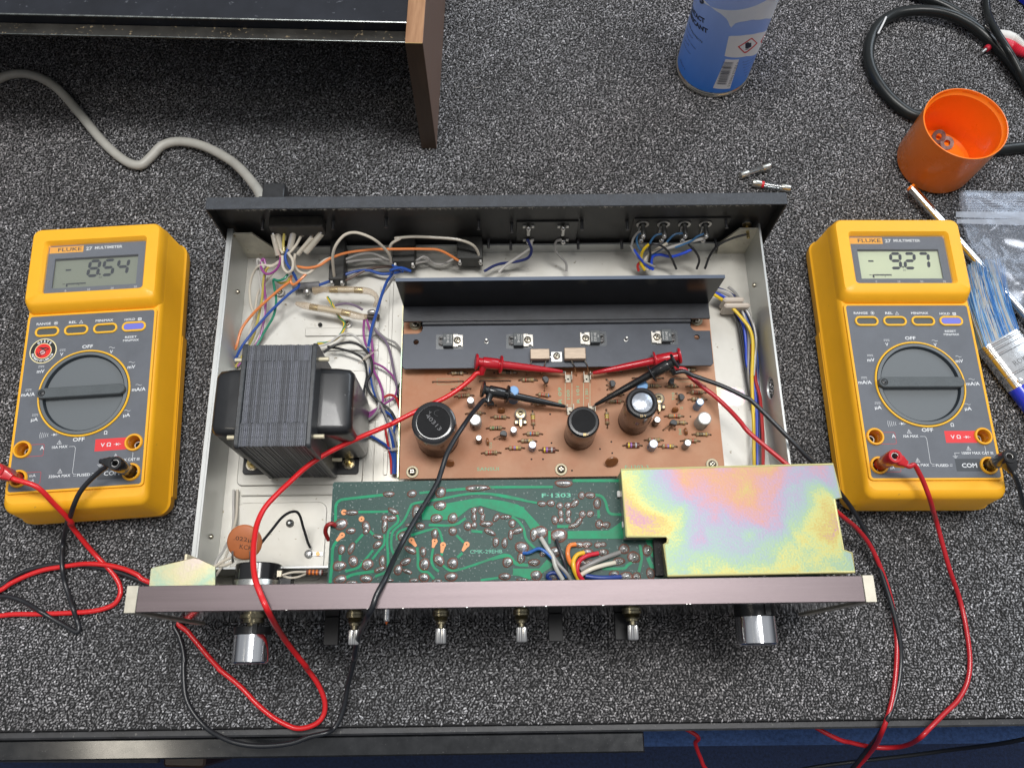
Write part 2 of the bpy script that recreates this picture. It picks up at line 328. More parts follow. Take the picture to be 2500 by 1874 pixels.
# pressed pads and grooves in the floor
mb=MB()
def pad(px0,px1,py0,py1,h,m=M_chas,r=.5,z=ZF):
    a=A(px0,py1,z);b=A(px1,py0,z); mb.prism(rrect(a.x,b.x,a.y,b.y,min(r,(b.x-a.x)*.4,(b.y-a.y)*.4)),z,z+h,m,min(.07,h*.35),smooth=False)
pad(578,898,905,1187,.16,r=.4); pad(906,931,700,1260,.12,r=.2); pad(590,925,1204,1212,.12,r=.05)
pad(745,925,800,822,.12,r=.1); pad(935,962,690,1160,.08,r=.2); pad(560,800,1225,1420,.1,r=.6); pad(760,925,842,858,.12,r=.1)
ob('pressed_rib',mb,ch,label='pressed ribs and steps in the chassis floor')
mb=MB(); mb.box(XL,XL+.14,YF,YR,ZF-.1,ZW,M_chas2,.02); mb.box(XL-.28,XL+.002,YF,YR,ZW-.16,ZW-.01,M_chas2,.02); wl_=ob('side_wall',mb,amp)
mb=MB()
# right wall with the round opening
Mw=Matrix.Translation((XR,0,0))@Matrix(((0,0,1,0),(1,0,0,0),(0,1,0,0),(0,0,0,1)))
pc=AF.plane(*zH(855,910),0,XR-.1)
plate(mb,[[(YF,ZF-.1),(YR,ZF-.1),(YR,ZW),(YF,ZW)],circ(pc.y,pc.z,.78,28)],-.14,0,M_chas2,0,Mw); wr_=ob('side_wall',mb,amp)
mb=MB(); mb.box(XL,XR,YR-.14,YR,ZF-.1,ZF+1.15,M_chas2,.02); ob('rear_wall',mb,amp)
mb=MB(); mb.box(XL,XR,YF-.14,YF,ZF-.1,ZW,M_chas2,.02); ob('front_wall',mb,amp)
# corner tabs
M_cream=mat('corner_tab',(.58,.55,.46),.4,.5,var=.2,vs=60,speck=((.30,.20,.06),90,.62))
for nm,side in (('l',1),('r',-1)):
    mb=MB(); x0=XL+.14 if side>0 else XR-.14
    pl=[(0,ZF),(0,ZW-.1),(1.35*side,ZW-.1),(2.3*side,3.1),(2.1*side,ZF)]
    if side<0: pl=pl[::-1]
    Mq=Matrix.Translation((x0,YR-.35,0))@Matrix(((1,0,0,0),(0,0,1,0),(0,1,0,0),(0,0,0,1)))
    mb.prism(pl,-.06,.06,M_cream,0,Mq); ob('corner_tab',mb,amp)
# rear black panel tray
M_panel=mat('black_rear_panel',(.022,.022,.022),.42,var=.25,vs=90,bump=.12,bs=1600)
M_lip=mat('dusty_panel_lip',(.034,.039,.048),.5,var=.3,vs=200,bump=.4,bs=2200,speck=((.30,.30,.30),2600,.64))
BX0,BX1=-19.95-OX,19.6-OX; BY=30.75-OY; BZ=8.65
mb=MB(); mb.box(BX0,BX1,BY,BY+.12,1.2,BZ,M_panel,.02); mb.box(BX0,BX0+.12,BY-.75,BY-.001,1.9,BZ,M_panel,.02); mb.box(BX1-.12,BX1,BY-.75,BY-.001,1.9,BZ,M_panel,.02)
rp_=ob('rear_panel',mb,amp)
mb=MB(); mb.box(BX0,BX1,BY-.78,BY+.14,BZ,BZ+.12,M_lip,.03); ob('top_lip',mb,rp_)
mb=MB()
for i in range(420):      # lint clinging along the lip
    x=random.uniform(BX0+2,BX1-1) if random.random()<.75 else random.uniform(-10,2); y=BY-.78+random.uniform(-.02,.04); z=BZ+.02
    q=[Vector((x,y,z))]; d=Vector((random.uniform(-.12,.12),-random.random()*.06,random.uniform(-.09,.05)))
    q.append(q[0]+d); q.append(q[1]+d*.7+Vector((random.uniform(-.04,.04),0,random.uniform(-.05,.02)))); mb.tube(q,.007,mat('lint',(.45,.42,.36),.9),3,False)
ob('lint',mb,rp_,kind='stuff')
BP=lambda px,py:AF.plane(px,py,1,BY-.01)
# threaded studs
sm=MB(); sm.lathe([(.13,0),(.13,.12)]+[(.10+.02*(i%2),.14+.055*i) for i in range(12)],mat('stud_grey',(.07,.07,.075),.35,.5),10)
stud=sm.mesh('stud')
for f,pts in ((z5,[(905,400),(1240,430),(1950,410),(1230,610),(1005,590),(1910,600)]),(z6,[(80,395),(525,395),(1495,375),(470,580),(1395,560)]),(z3,[(590,400),(1300,400),(1835,380)])):
    for c in pts:
        b=AF.plane(*f(c[0],c[1]-35),1,BY); ob('stud',stud,rp_,(b.x,b.y,b.z),(R(90),0,0))
# terminal block on the left of the rear panel
a=BP(*z3(655,330)); b=BP(*z3(1235,420))
mb=MB(); mb.box(a.x,b.x,BY-.85,BY-.002,b.z+.1,a.z+.1,mat('bakelite_block',(.035,.032,.028),.45,var=.3),.06); tb=ob('terminal_block',mb,rp_)
mb=MB(); a=BP(*z3(835,70)); mb.box(-16.4-OX,-14.9-OX,BY+.13,BY+1.6,5.2,8.2,M_blackpl,.08); mb.box(-16.7-OX,-13-OX,BY+.13,BY+.7,4.6,8.0,M_blackpl,.06); ob('rear_socket',mb,rp_,label='black plastic plug head standing behind the panel')
# speaker sockets plate
M_plate=mat('bakelite_plate',(.028,.027,.026),.35,var=.2)
mb=MB(); a=AF.plane(*z5(1290,375),1,BY-.05);b=AF.plane(*z5(1880,610),1,BY-.05); mb.box(a.x,b.x,BY-.12,BY-.003,b.z,a.z,M_plate,.03); sp_=ob('speaker_terminal_plate',mb,rp_)
for x in (1410,1760):
    for y in (420,555):
        c=AF.plane(*z5(x,y),1,BY-.12); mb=MB()
        mb.box(c.x-.42,c.x-.2,c.y-.12,c.y,c.z-.16,c.z+.16,M_steel,.03); mb.box(c.x+.2,c.x+.42,c.y-.12,c.y,c.z-.16,c.z+.16,M_steel,.03)
        mb.sphere((c.x,c.y-.22,c.z),.2,M_solder,10,6,(1,1,1.2)); ob('terminal_tab',mb,rp_)
    c=AF.plane(*z5(x,480),1,BY-.2); mb=MB(); mb.box(c.x-.13,c.x+.13,c.y-.1,c.y+.05,c.z-.5,c.z+.4,M_steel,.05); ob('terminal_tab',mb,rp_)
# phono sockets
mb=MB(); a=AF.plane(*z6(600,335),1,BY-.05);b=AF.plane(*z6(1420,640),1,BY-.05); mb.box(a.x,b.x-.2,BY-.1,BY-.003,b.z+.8,a.z,M_plate,.03); pp=ob('phono_socket_plate',mb,rp_)
for x in (680,885,1090,1295):
    c=AF.plane(*z6(x,390),1,BY-.12); mb=MB(); Mr=Matrix.Translation(c)@Matrix.Rotation(R(90),4,'X')
    mb.lathe([(.30,0),(.46,0),(.46,.06),(.42,.07),(.30,.06)],M_steel,22,Mr,cap0=False,cap1=False)
    mb.lathe([(.29,.0),(.29,.02)],M_darkhole,20,Mr); mb.lathe([(.17,.0),(.17,.85),(.12,.9)],mat('dull_steel',(.35,.35,.34),.35,1.0),12,Mr)
    mb.box(c.x-.32,c.x-.2,c.y-.5,c.y,c.z-.7,c.z-.1,M_steel,.02); mb.sphere((c.x,c.y-.95,c.z-.1),.17,M_solder,10,6); mb.sphere((c.x-.05,c.y-.85,c.z-.85),.2,M_solder,10,6)
    ob('phono_socket',mb,rp_)
c=AF.plane(*z6(1700,385),1,BY-.02); mb=MB(); Mr=Matrix.Translation(c)@Matrix.Rotation(R(90),4,'X')
mb.lathe([(.34,0),(.34,.1)],M_steel,16,Mr); mb.lathe([(.32,.1),(.32,.32)],mat('old_brass',(.40,.30,.14),.35,1.0,var=.4),6,Mr,False); mb.lathe([(.12,.3),(.12,1.2)],M_brass,10,Mr); ob('ground_post',mb,rp_)
# ---- front
M_bar=mat('anodised_bar',(.150,.122,.128),.38,.8,var=.10,vs=26,aniso=(.25,9,9),bump=.06)
M_gloss=mat('glossy_front_glass',(.004,.004,.005),.06,coat=1.0)
M_alu=mat('raw_alu_end',(.52,.49,.41),.42,.7,var=.15,vs=60)
FZ=12.0; FY0,FY1=3.45-OY,4.82-OY; FX0,FX1=-19.72-OX,19.45-OX
mb=MB(); mb.box(FX0,FX1,FY0,FY1,FZ-.45,FZ,M_bar,.03); mb.box(FX0,FX1,FY0+.9,FY1-.05,1.0,FZ-.44,M_blackpl)
fp=ob('front_panel',mb,amp,label='mauve brown anodised bar over the front panel')
mb=MB(); mb.box(FX0+.02,FX1-.02,FY0+.06,FY0+.9,.9,FZ-.46,M_gloss,.02); ob('front_glass',mb,fp,label='glossy black front face under the bar')
for x0,x1 in ((FX0-.62,FX0-.003),(FX1+.003,FX1+.62)):
    mb=MB(); mb.box(x0,x1,FY0-.04,FY1+.03,1.0,FZ+.03,M_alu,.03); ob('end_cap',mb,fp)
mb=MB(); 
for i in range(9): 
    x=random.uniform(FX0,FX1); mb.box(x,x+random.uniform(.03,.1),FY0-.006,FY0+.02,FZ-.01,FZ+.004,M_steel)
ob('nick',mb,fp,label='tiny bright nicks along the bar edge')
# controls
M_facet=mat('brushed_knob',(.84,.85,.87),.10,1.0,var=.06,vs=60,aniso=(8,.4,8))
def axis_front(cx,cz,y): return Matrix.Translation((cx,y,cz))@Matrix.Rotation(R(90),4,'X')
def knob(px,py,r,L_,zc,loose):
    c=AF.at(px,py,zc+r*.8); y_end=c.y
    Mr=axis_front(c.x,zc,y_end+L_); mb=MB()
    mb.lathe([(r*.93,0),(r,.03),(r,L_-.08),(r*.93,L_)],M_facet,10,Mr,False,a0=R(4)); mb.lathe([(r*.86,L_),(r*.80,L_+.02)],mat('knob_face',(.6,.6,.62),.3,1.0),24,Mr)
    k=ob('knob',mb,fp)
    mb=MB(); Mr2=axis_front(c.x,zc,y_end+L_+.42); mb.lathe([(r*.98,0),(r*.98,.41)],M_blackpl,28,Mr2); 
    mb.box(c.x+.25*r,c.x+.5*r,y_end+L_+.02,y_end+L_+.55,zc+r*.9,zc+r*1.03,M_blackpl); ob('knob_collar',mb,fp)
    mb=MB(); Mr3=axis_front(c.x,zc,FY0+.04); mb.lathe([(.8,-.02),(.8,.08),(.62,.1),(.62,.35),(.35,.36),(.33,.6),(.3,.62),(.3,FY0-y_end-L_-.5)],mat('nut_bronze',(.28,.25,.17),.3,1.0,var=.4,vs=300),20,Mr3); ob('shaft',mb,fp)
    return c
knob(600,1618,1.08,1.62,6.6,1)
knob(1862,1572,1.22,1.62,6.6,0)
def splined(px,py0,py1,zc,nut=.42):
    c=AF.at(px,py1,zc+.25); c0=AF.at(px,py0,zc+.25); L_=c0.y-c.y
    mb=MB(); Mr=axis_front(c.x,zc,c0.y); n=36
    prof=[(.26,0),(.3,.04),(.3,L_-.06),(.25,L_)]
    rings=[[((r*(1+(.07 if j%2 else -.03)))*math.cos(2*math.pi*j/n),(r*(1+(.07 if j%2 else -.03)))*math.sin(2*math.pi*j/n),z) for j in range(n)] for r,z in prof]
    mb.loops(rings,mat('splined_alu',(.86,.85,.83),.28,1.0),False,True,True,Mr); s=ob('splined_shaft',mb,fp)
    mb=MB(); Mr=axis_front(c.x,zc,FY0+.05); D=FY0+.05-c0.y
    mb.lathe([(nut+.08,0),(nut+.08,.15),(nut,.16)]+[(nut-.05+.04*(i%2),.2+(D*.52-.2)*i/8) for i in range(9)]+[(nut*.75,D*.56),(nut*.72,D*.72),(.2,D*.74),(.19,D)],mat('nut_bronze'),24,Mr); ob('bushing',mb,fp)
for px,a,b,zc in ((861,1536,1573,6.6),(1075,1532,1570,6.6),(1274,1529,1566,6.6),(1548,1524,1561,6.6)): splined(px,a,b,zc,.42 if px<1500 else .5)
M_lev=mat('lever_black',(.010,.010,.011),.45,spec=.25)
for c,py in ((zO(125,0)[0],1574),(zR(530,0)[0],1565),(zR(1330,0)[0],1561)):
    e=A(c,py,5.6); mb=MB(); mb.box(e.x-.44,e.x+.44,e.y,FY0+.05,5.2,5.6,M_lev,.04); ob('lever_switch',mb,fp)
mb=MB(); c=A(*zO(770,215),6.4); Mr=axis_front(c.x,6.4,FY0+.05); mb.lathe([(.2,0),(.2,FY0-c.y),(.12,FY0-c.y+.08)],mat('lamp_lens',(.7,.72,.75),.1,.6),16,Mr); mb.lathe([(.12,FY0-c.y+.05),(.02,FY0-c.y+.25)],mat('amber',(.8,.16,.02),.3),10,Mr); ob('indicator_lamp',mb,fp)
# left iridescent bracket
def m_irid(name,stops,scale,seed,rough=.34,metal=.75,sat=1.0,rot=0):
    m=bpy.data.materials.new(name); m.use_nodes=True; nt=m.node_tree; b=nt.nodes['Principled BSDF']; L=nt.links
    t=nt.nodes.new('ShaderNodeTexCoord'); mp=nt.nodes.new('ShaderNodeMapping'); mp.inputs['Scale'].default_value=scale; mp.inputs['Location'].default_value=(seed,seed*.7,0); mp.inputs['Rotation'].default_value=(0,0,rot); L.new(t.outputs['Object'],mp.inputs[0])
    n=nt.nodes.new('ShaderNodeTexNoise'); n.inputs['Scale'].default_value=1; n.inputs['Detail'].default_value=2.0; n.inputs['Roughness'].default_value=.5; n.inputs['Distortion'].default_value=.7; L.new(mp.outputs[0],n.inputs[0])
    f=nt.nodes.new('ShaderNodeTexNoise'); f.inputs['Scale'].default_value=700; f.inputs['Detail'].default_value=2; L.new(t.outputs['Object'],f.inputs[0])
    ad=nt.nodes.new('ShaderNodeMath'); ad.operation='MULTIPLY_ADD'; ad.inputs[1].default_value=.10; L.new(f.outputs['Fac'],ad.inputs[0]); 
    sb=nt.nodes.new('ShaderNodeMath'); sb.operation='ADD'; sb.inputs[1].default_value=-.05; L.new(n.outputs['Fac'],sb.inputs[0]); L.new(sb.outputs[0],ad.inputs[2])
    r=nt.nodes.new('ShaderNodeValToRGB'); e=r.color_ramp.elements
    while len(e)>1: e.remove(e[-1])
    for i,(p,c) in enumerate(stops):
        x=e[0] if i==0 else e.new(p)
        x.position=p; x.color=(*c,1)
    L.new(ad.outputs[0],r.inputs[0]); L.new(r.outputs[0],b.inputs['Base Color']); b.inputs['Metallic'].default_value=metal; b.inputs['Roughness'].default_value=rough
    bp=nt.nodes.new('ShaderNodeBump'); bp.inputs['Strength'].default_value=.15; bp.inputs['Distance'].default_value=.0003; L.new(f.outputs['Fac'],bp.inputs['Height']); L.new(bp.outputs[0],b.inputs['Normal']); MATS[name]=m; return m
M_br=m_irid('bracket_chromate',[(.25,(.62,.50,.50)),(.42,(.60,.56,.30)),(.5,(.40,.55,.42)),(.6,(.62,.58,.36)),(.75,(.66,.52,.58))],(22,22,22),3.1)
mb=MB(); pl=p2(zF,(235,900),(255,705),(290,690),(655,605),(700,615),(850,685),(850,900),z=7.2); mb.prism(pl[::-1],7.05,7.2,M_br,.03)
a=A(*zF(700,700),7.05); mb.box(XL-.02,XL+.12,YF-1.9,YF+.6,ZF+.3,7.04,M_br,.02); ob('side_bracket',mb,amp)
# screws on walls
def phil(name,r,h,m,mw=None,par=amp,c=(0,0,0),rot=(0,0,0),washer=0):
    mb=MB()
    if mw: mb.lathe([(washer,0),(washer,.07),(washer-.03,.09)],mw,22)
    z=.09 if mw else 0
    mb.lathe([(r,z),(r,z+h*.45),(r*.8,z+h*.85),(r*.45,z+h)],m,18)
    for k in range(2): mb.box(-r*.62,r*.62,-r*.13,r*.13,z+h*.82,z+h*1.02,M_darkhole,0,Matrix.Rotation(R(45+90*k+13),4,'Z'))
    return mb.mesh(name)
scw=phil('screw',.17,.16,M_zinc)
for f,c in ((z3,(330,1088)),(zF,(808,412))): 
    p=AF.plane(*f(*c),0,XL+.14); ob('screw',scw,wl_,p,(0,R(90),0))
for f,c in ((z6,(1778,990)),):
    p=AF.plane(*f(*c),0,XR-.14); ob('screw',scw,wr_,p,(0,R(-90),0))
# ---- transformer
M_lam2=mat('worn_lamination',(.095,.10,.12),.40,.4,var=.25,vs=300,bump=.5,bs=1500)
M_lam3=mat('dark_lamination',(.055,.058,.068),.45,.2,var=.25,vs=300,bump=.5,bs=1500)
M_lam=mat('varnished_lamination',(.072,.077,.090),.42,.3,var=.3,vs=400,bump=.3,bs=1500,speck=((.12,.13,.17),1500,.70))
M_bell=mat('black_bell',(.016,.017,.019),.34,var=.3,vs=60,coat=.25,speck=((.16,.16,.16),260,.73))
TX0,TX1,TY0,TY1,TZ0,TZ1=-15.75-OX,-11.75-OX,13.05-OY,19.55-OY,1.75,10.0
tr=ob('transformer',MB().box(TX0+.05,TX1-.05,TY0+.06,TY1-.06,TZ0,TZ1-.05,M_lam),amp)
lam=[]
n=34; dx=(TX1-TX0)/n
for k,(ya,yb,off) in enumerate(((TY0,TY0+1.45,0),(TY0+1.46,TY1-1.05,.5),(TY1-1.04,TY1,0))):
    mb=MB()
    mb.box(0,dx*.72,ya,yb,TZ0 if k==0 else TZ1-.3,TZ1,M_lam); mes=[]
    for m_ in (M_lam,M_lam,M_lam2,M_lam3):
        mb=MB(); mb.box(0,dx*.78,ya,yb,TZ0 if k==0 else TZ1-.3,TZ1,m_); mes.append(mb.mesh('lamination'))
    for i in range(n): ob('lamination',random.choice(mes),tr,(TX0+dx*(i+off*.6),random.uniform(-.02,.02),random.uniform(-.035,.02)))
# bell end flanges and bells
for sgn in (-1,1):
    x0=TX0 if sgn<0 else TX1; mb=MB()
    Mq=Matrix.Translation((x0,0,0))@Matrix(((0,0,sgn,0),(1,0,0,0),(0,1,0,0),(0,0,0,1)))
    mb.prism(rrect(TY0-.12,TY1+.12,TZ0,TZ1+.1,.28),0,.3,mat('bell_flange',(.045,.048,.052),.38,.2,var=.3,bump=.1),.05,Mq)
    W=2.35 if sgn<0 else 2.35; ya,yb=TY0+1.12,TY1-.92; zt=TZ1-1.35
    rings=[]
    for t,d in ((0,0),(.5,.02),(.86,.10),(.97,.28),(1,.55)):
        rings.append([(x,y,.3+(W-.3)*t) for x,y in rrect(ya+d,yb-d,TZ0+.2,zt-d,.55-.2*d,6)])
    mb.loops(rings,M_bell,True,False,True,Mq); bl_=ob('bell_cover',mb,tr)
mb=MB(); mb.lathe([(.14,0),(.14,.62)],mat('nylon_bolt',(.68,.62,.45),.5,.3),10); bolt=mb.mesh('bolt')
for y in (TY0+.75,TY1-.75):
    for z in (TZ1-.65,TZ0+1.9):
        ob('bolt',bolt,tr,(TX1+.3,y,z),(0,R(90),0)); ob('bolt',bolt,tr,(TX0-.3,y,z),(0,R(-90),0))
M_foot=mat('foot_black',(.018,.018,.019),.4,coat=.2)
ft=[]
for x0,x1 in ((592,665),(790,878)):
    mb=MB(); a=A(x0,1158,1.75); b=A(x1,1100,1.75); mb.prism(rrect(a.x,b.x,a.y,b.y+.1,.22),ZF+.16,ZF+.36,M_foot,.04); f_=ob('mounting_foot',mb,tr)
    c=A(*( z4(1455,1365) if x0>700 else z4(475,1380)),2.0); mb=MB(); mb.lathe([(.42,0),(.42,.08)],M_zinc,20); mb.lathe([(.3,.08),(.3,.38)],M_brass,6,smooth=False); mb.lathe([(.15,.38),(.15,.8)],M_brass,10); ob('bolt',mb,tr,(c.x,c.y,ZF+.36))
# floor screws and chassis bits
for c in ((1535,288),):
    p=A(*zF(*c),1.7); mb=MB(); mb.lathe([(.27,0),(.27,.1),(.2,.22),(.08,.3)],mat('dull_steel',(.35,.35,.34),.35,1.0),18); ob('screw',mb,ch,(p.x,p.y,ZF+.1))
fs=phil('screw',.22,.14,M_zinc,M_steel,washer=.34)
for f,c in ((z3,(765,1100)),(z3,(1445,1420))):
    p=A(*f(*c),ZF); ob('screw',fs,ch,(p.x,p.y,ZF+.13))
mb=MB(); p=A(*zF(1735,570),1.7); mb.box(p.x-.45,p.x+.75,p.y-.14,p.y+.14,ZF+.1,ZF+.16,M_steel,.02); mb.sphere((p.x-.2,p.y,ZF+.25),.28,M_solder,12,6,(1,1,.5)); mb.lathe([(.14,0),(.14,.1)],mat('copper_rivet',(.55,.22,.10),.35,1.0),12,Matrix.Translation((p.x+.42,p.y,ZF+.13))); ob('ground_lug',mb,ch)
mb=MB(); a=A(*z3(1170,1425),ZF); mb.lathe([(.16,0),(.16,.012)],M_darkhole,14,Matrix.Translation((a.x,a.y,ZF+.125))); ob('hole',mb,ch)
M_ir2=m_irid('slot_chromate',[(.3,(.75,.62,.78)),(.45,(.80,.78,.45)),(.55,(.78,.60,.62)),(.7,(.66,.66,.85))],(60,60,60),5.3)
mb=MB(); a=A(1735,991,ZF); b=A(1817,945,ZF); mb.prism(rrect(a.x-.5,b.x,a.y,b.y,.55),ZF,ZF+.02,M_ir2); ob('slot_tab',mb,ch)
# ---- brown main board
PZ=3.5
M_pcb=mat('brown_phenolic',(.40,.15,.062),.45,spec=.3,var=.13,vs=22,col2=(.50,.27,.16),bump=.08,bs=2500,speck=((.30,.11,.05),30,.70))
L1=A(*z7(150,460),PZ); L2=A(*z7(118,1655),PZ); R1=A(*z8(1730,395),PZ); R2=A(*z8(1862,1480),PZ)
bx0=(L1.x+L2.x)/2; bx1=(R1.x+R2.x)/2; by0=L2.y-.25
top=A(1014,765,PZ).y
mb=MB(); plate(mb,[[(bx0,by0),(bx1,by0),(bx1,top),(bx0,top)]],PZ-.16,PZ,M_pcb); pcb=ob('main_board',mb,amp,label='brown phenolic circuit board crowded with resistors and capacitors')
mb=MB(); mb.box(bx0-.14,bx0-.005,by0+.1,top+.6,2.6,2.75,M_br); mb.box(bx0-.14,bx0-.06,by0+.1,top+.6,2.75,PZ+.1,M_br); ob('board_bracket',mb,amp,label='thin chromate edge strip beside the brown board')
for y in (by0+.5,top-.4):
    for x in (bx0+.6,(bx0+bx1)/2,bx1-.6):
        mb=MB(); mb.lathe([(.25,ZF),(.25,PZ-.17)],M_zinc,8,Matrix.Translation((x,y,0))); ob('standoff',mb,amp)
def onb(f,x,y,z=PZ): 
    p=A(*f(x,y),z); return p
# resistors
BC={'k':(.02,.02,.02),'n':(.16,.06,.03),'r':(.42,.03,.02),'o':(.75,.20,.03),'y':(.75,.55,.05),'g':(.05,.25,.08),'b':(.10,.22,.45),'v':(.35,.15,.50),'w':(.75,.73,.70),'s':(.45,.45,.45),'d':(.60,.42,.12)}
M_res=mat('resistor_tan',(.34,.245,.13),.35,var=.12,vs=400,coat=.3)
M_carb=mat('resistor_brown',(.16,.055,.04),.4,var=.2)
M_lead=mat('tinned_lead',(.50,.44,.36),.3,1.0)
def bandm(c): return mat('band_'+{'k':'black','n':'brown','r':'red','o':'orange','y':'yellow','g':'green','b':'blue','v':'violet','w':'white','s':'silver','d':'gold'}[c],BC[c],.35)
RM={}
def resistor_mesh(bands,L_,kind='f'):
    k=(bands,round(L_,1),kind)
    if k in RM: return RM[k]
    mb=MB(); h=L_/2; r=.15 if kind=='f' else .185; b=min(h-.12,.43) if kind=='f' else .43; zc=.16
    My=Matrix.Translation((0,0,zc))@Matrix.Rotation(R(90),4,'Y')
    if kind=='f': prof=[(.03,-b),(.09,-b+.01),(r,-b+.05),(r,-b+.13),(r*.82,-b+.17),(r*.82,b-.17),(r,b-.13),(r,b-.05),(.09,b-.01),(.03,b)]
    else: prof=[(r*.9,-b),(r,-b+.02),(r,b-.02),(r*.9,b)]
    mb.lathe(prof,M_res if kind=='f' else M_carb,12,My)
    rb=r*.82+.006 if kind=='f' else r+.004
    for i,c in enumerate(bands):
        if c=='-': continue
        if kind=='f': x=-b+.22+i*.15; wd=.075
        else: x=-b+.09+i*.16; wd=.10
        mb.lathe([(rb,x),(rb,x+wd)],bandm(c),12,My)
    for s_ in (-1,1): mb.tube([(s_*b*.95,0,zc),(s_*(h-.08),0,zc),(s_*(h-.02),0,zc-.05),(s_*h,0,0)],.035,M_lead,6); mb.sphere((s_*h,0,.0),.075,mat('rosin_eyelet',(.10,.045,.02),.5),8,4,(1,1,.4))
    RM[k]=mb.mesh('resistor'); return RM[k]
def resistor(f,x1,y1,x2,y2,bands,kind='f',zz=PZ,par=None):
    p=onb(f,x1,y1,zz);q=onb(f,x2,y2,zz); d=q-p
    ob('resistor',resistor_mesh(bands,d.length,kind),par or pcb,((p.x+q.x)/2,(p.y+q.y)/2,zz),(0,0,math.atan2(d.y,d.x)))
for a in [(665,518,875,515,'-kkw'),(1225,510,1430,510,'-kkw'),(1460,592,1665,592,'rn-d'),(700,692,915,685,'nkn-'),(735,775,950,762,'rnn-'),(1655,752,1812,770,'rrnb'),(1600,858,1800,858,'w-kr'),(865,968,1075,962,'nkn-'),(1147,1008,1350,1010,'nrk-'),(1095,1132,1300,1130,'gnkn'),(1612,935,1622,1130,'yyrr'),(1510,1195,1722,1195,'brnd'),(1452,1275,1655,1275,'nkdy'),(1312,1357,1520,1352,'rvyd'),(1040,1410,1255,1405,'rrn-')]:
    resistor(z7,*a)
resistor(z7,1688,1375,1900,1378,'yvns','c')
for a in [(1400,462,1550,460,'wk-n'),(1445,635,1640,630,'rnn-'),(1452,705,1650,703,'rrn-'),(1460,778,1660,775,'nko-'),(1205,958,1410,958,'-orn'),(1300,1026,1450,1032,'n-d-'),(1505,1153,1705,1155,'kk-y'),(1380,1222,1585,1225,'n-rn'),(1140,1283,1340,1285,'rvyd'),(985,1215,1195,1215,'rn-d'),(570,803,770,800,'-krr'),(590,722,765,722,'nn-k'),(1215,635,1350,638,'nkn-'),(980,632,1165,635,'kkn-'),(575,885,587,1080,'yyrr'),(540,470,740,475,'kk-n')]:
    resistor(z8,*a)
resistor(z8,755,1273,965,1273,'yvns','c')
# wire jumpers
for f,a in ((z7,(492,610,830,603)),(z7,(1022,600,1360,598)),(z8,(1300,550,1635,545)),(z8,(860,545,1190,545))):
    p=onb(f,*a[:2]);q=onb(f,*a[2:]); mb=MB(); mb.tube(spline([(p.x,p.y,PZ),(p.x+.08,p.y,PZ+.12),((p.x+q.x)/2,(p.y+q.y)/2-.03,PZ+.13),(q.x-.08,q.y,PZ+.12),(q.x,q.y,PZ)],4),.03,M_lead,6)
    for e in (p,q): mb.sphere((e.x,e.y,PZ),.08,mat('rosin_eyelet'),8,4,(1,1,.4))
    ob('jumper_wire',mb,pcb)
# electrolytic capacitors
M_sil=mat('can_silver_top',(.86,.86,.85),.35,.45,var=.06,vs=200)
def electro(f,xt,yt,r,h,sleeve,top=None,name='electrolytic_capacitor',stripe=None,zt=None,base=None):
    r*=1.1; z=zt or PZ+h; c=A(*f(xt,yt),z); mb=MB()
    mb.lathe([(r*.96,0),(r,.03),(r,.14),(r*.93,.18),(r*.93,.22),(r,.26),(r,h-.06),(r*.93,h)],sleeve,24)
    mb.lathe([(r*.93,h-.02),(r*.86,h+.004)],sleeve,24)
    mb.lathe([(r*.80,h+.005),(r*.78,h+.012)],top or M_sil,24)
    if stripe:
        M_=Matrix.Rotation(R(random.choice([-70,-110,-95,200])),4,'Z')
        for i in range(5):
            z=.35+i*(h-.5)/5; mb.loops([[((r+.004)*math.cos(t),(r+.004)*math.sin(t),z+dz) for t in (-.18,-.06,.06,.18)] for dz in (0,(h-.5)/9)],stripe,True,False,False,M_,closed=False)
    return ob(name,mb,pcb,(c.x,c.y,PZ))
S_grey=mat('sleeve_grey',(.30,.31,.33),.35,.2,var=.1,vs=100); S_white=mat('sleeve_milky',(.46,.45,.42),.4,var=.1,vs=100); S_blue=mat('sleeve_blue',(.14,.30,.52),.32,var=.1); S_ltb=mat('sleeve_pale_blue',(.36,.42,.56),.35,var=.1); S_dk=mat('sleeve_dark',(.10,.075,.06),.3,.3)
dk=mat('print_dark',(.03,.03,.04),.5); lt=mat('print_pale',(.6,.6,.58),.5)
electro(z7,915,812,.225,1.05,S_grey,stripe=dk); electro(z7,968,1030,.37,1.2,S_white,stripe=dk); electro(z7,1007,1235,.19,.85,S_dk,stripe=lt); electro(z7,1400,1143,.2,.85,S_grey,stripe=lt)
electro(z7,1612,1312,.235,.95,S_ltb,stripe=dk); electro(z7,1400,705,.32,1.9,S_blue,mat('blue_top',(.16,.36,.66),.3)); 
electro(z8,1592,798,.235,1.25,S_blue,M_sil); electro(z8,1640,975,.42,1.35,S_white,stripe=dk); electro(z8,1128,990,.215,1.0,S_dk,stripe=lt); electro(z8,1088,1250,.27,1.0,S_ltb,stripe=dk); electro(z8,1458,1240,.21,1.1,S_grey,stripe=lt); electro(z8,965,620,.36,1.8,S_blue,mat('blue_top'))
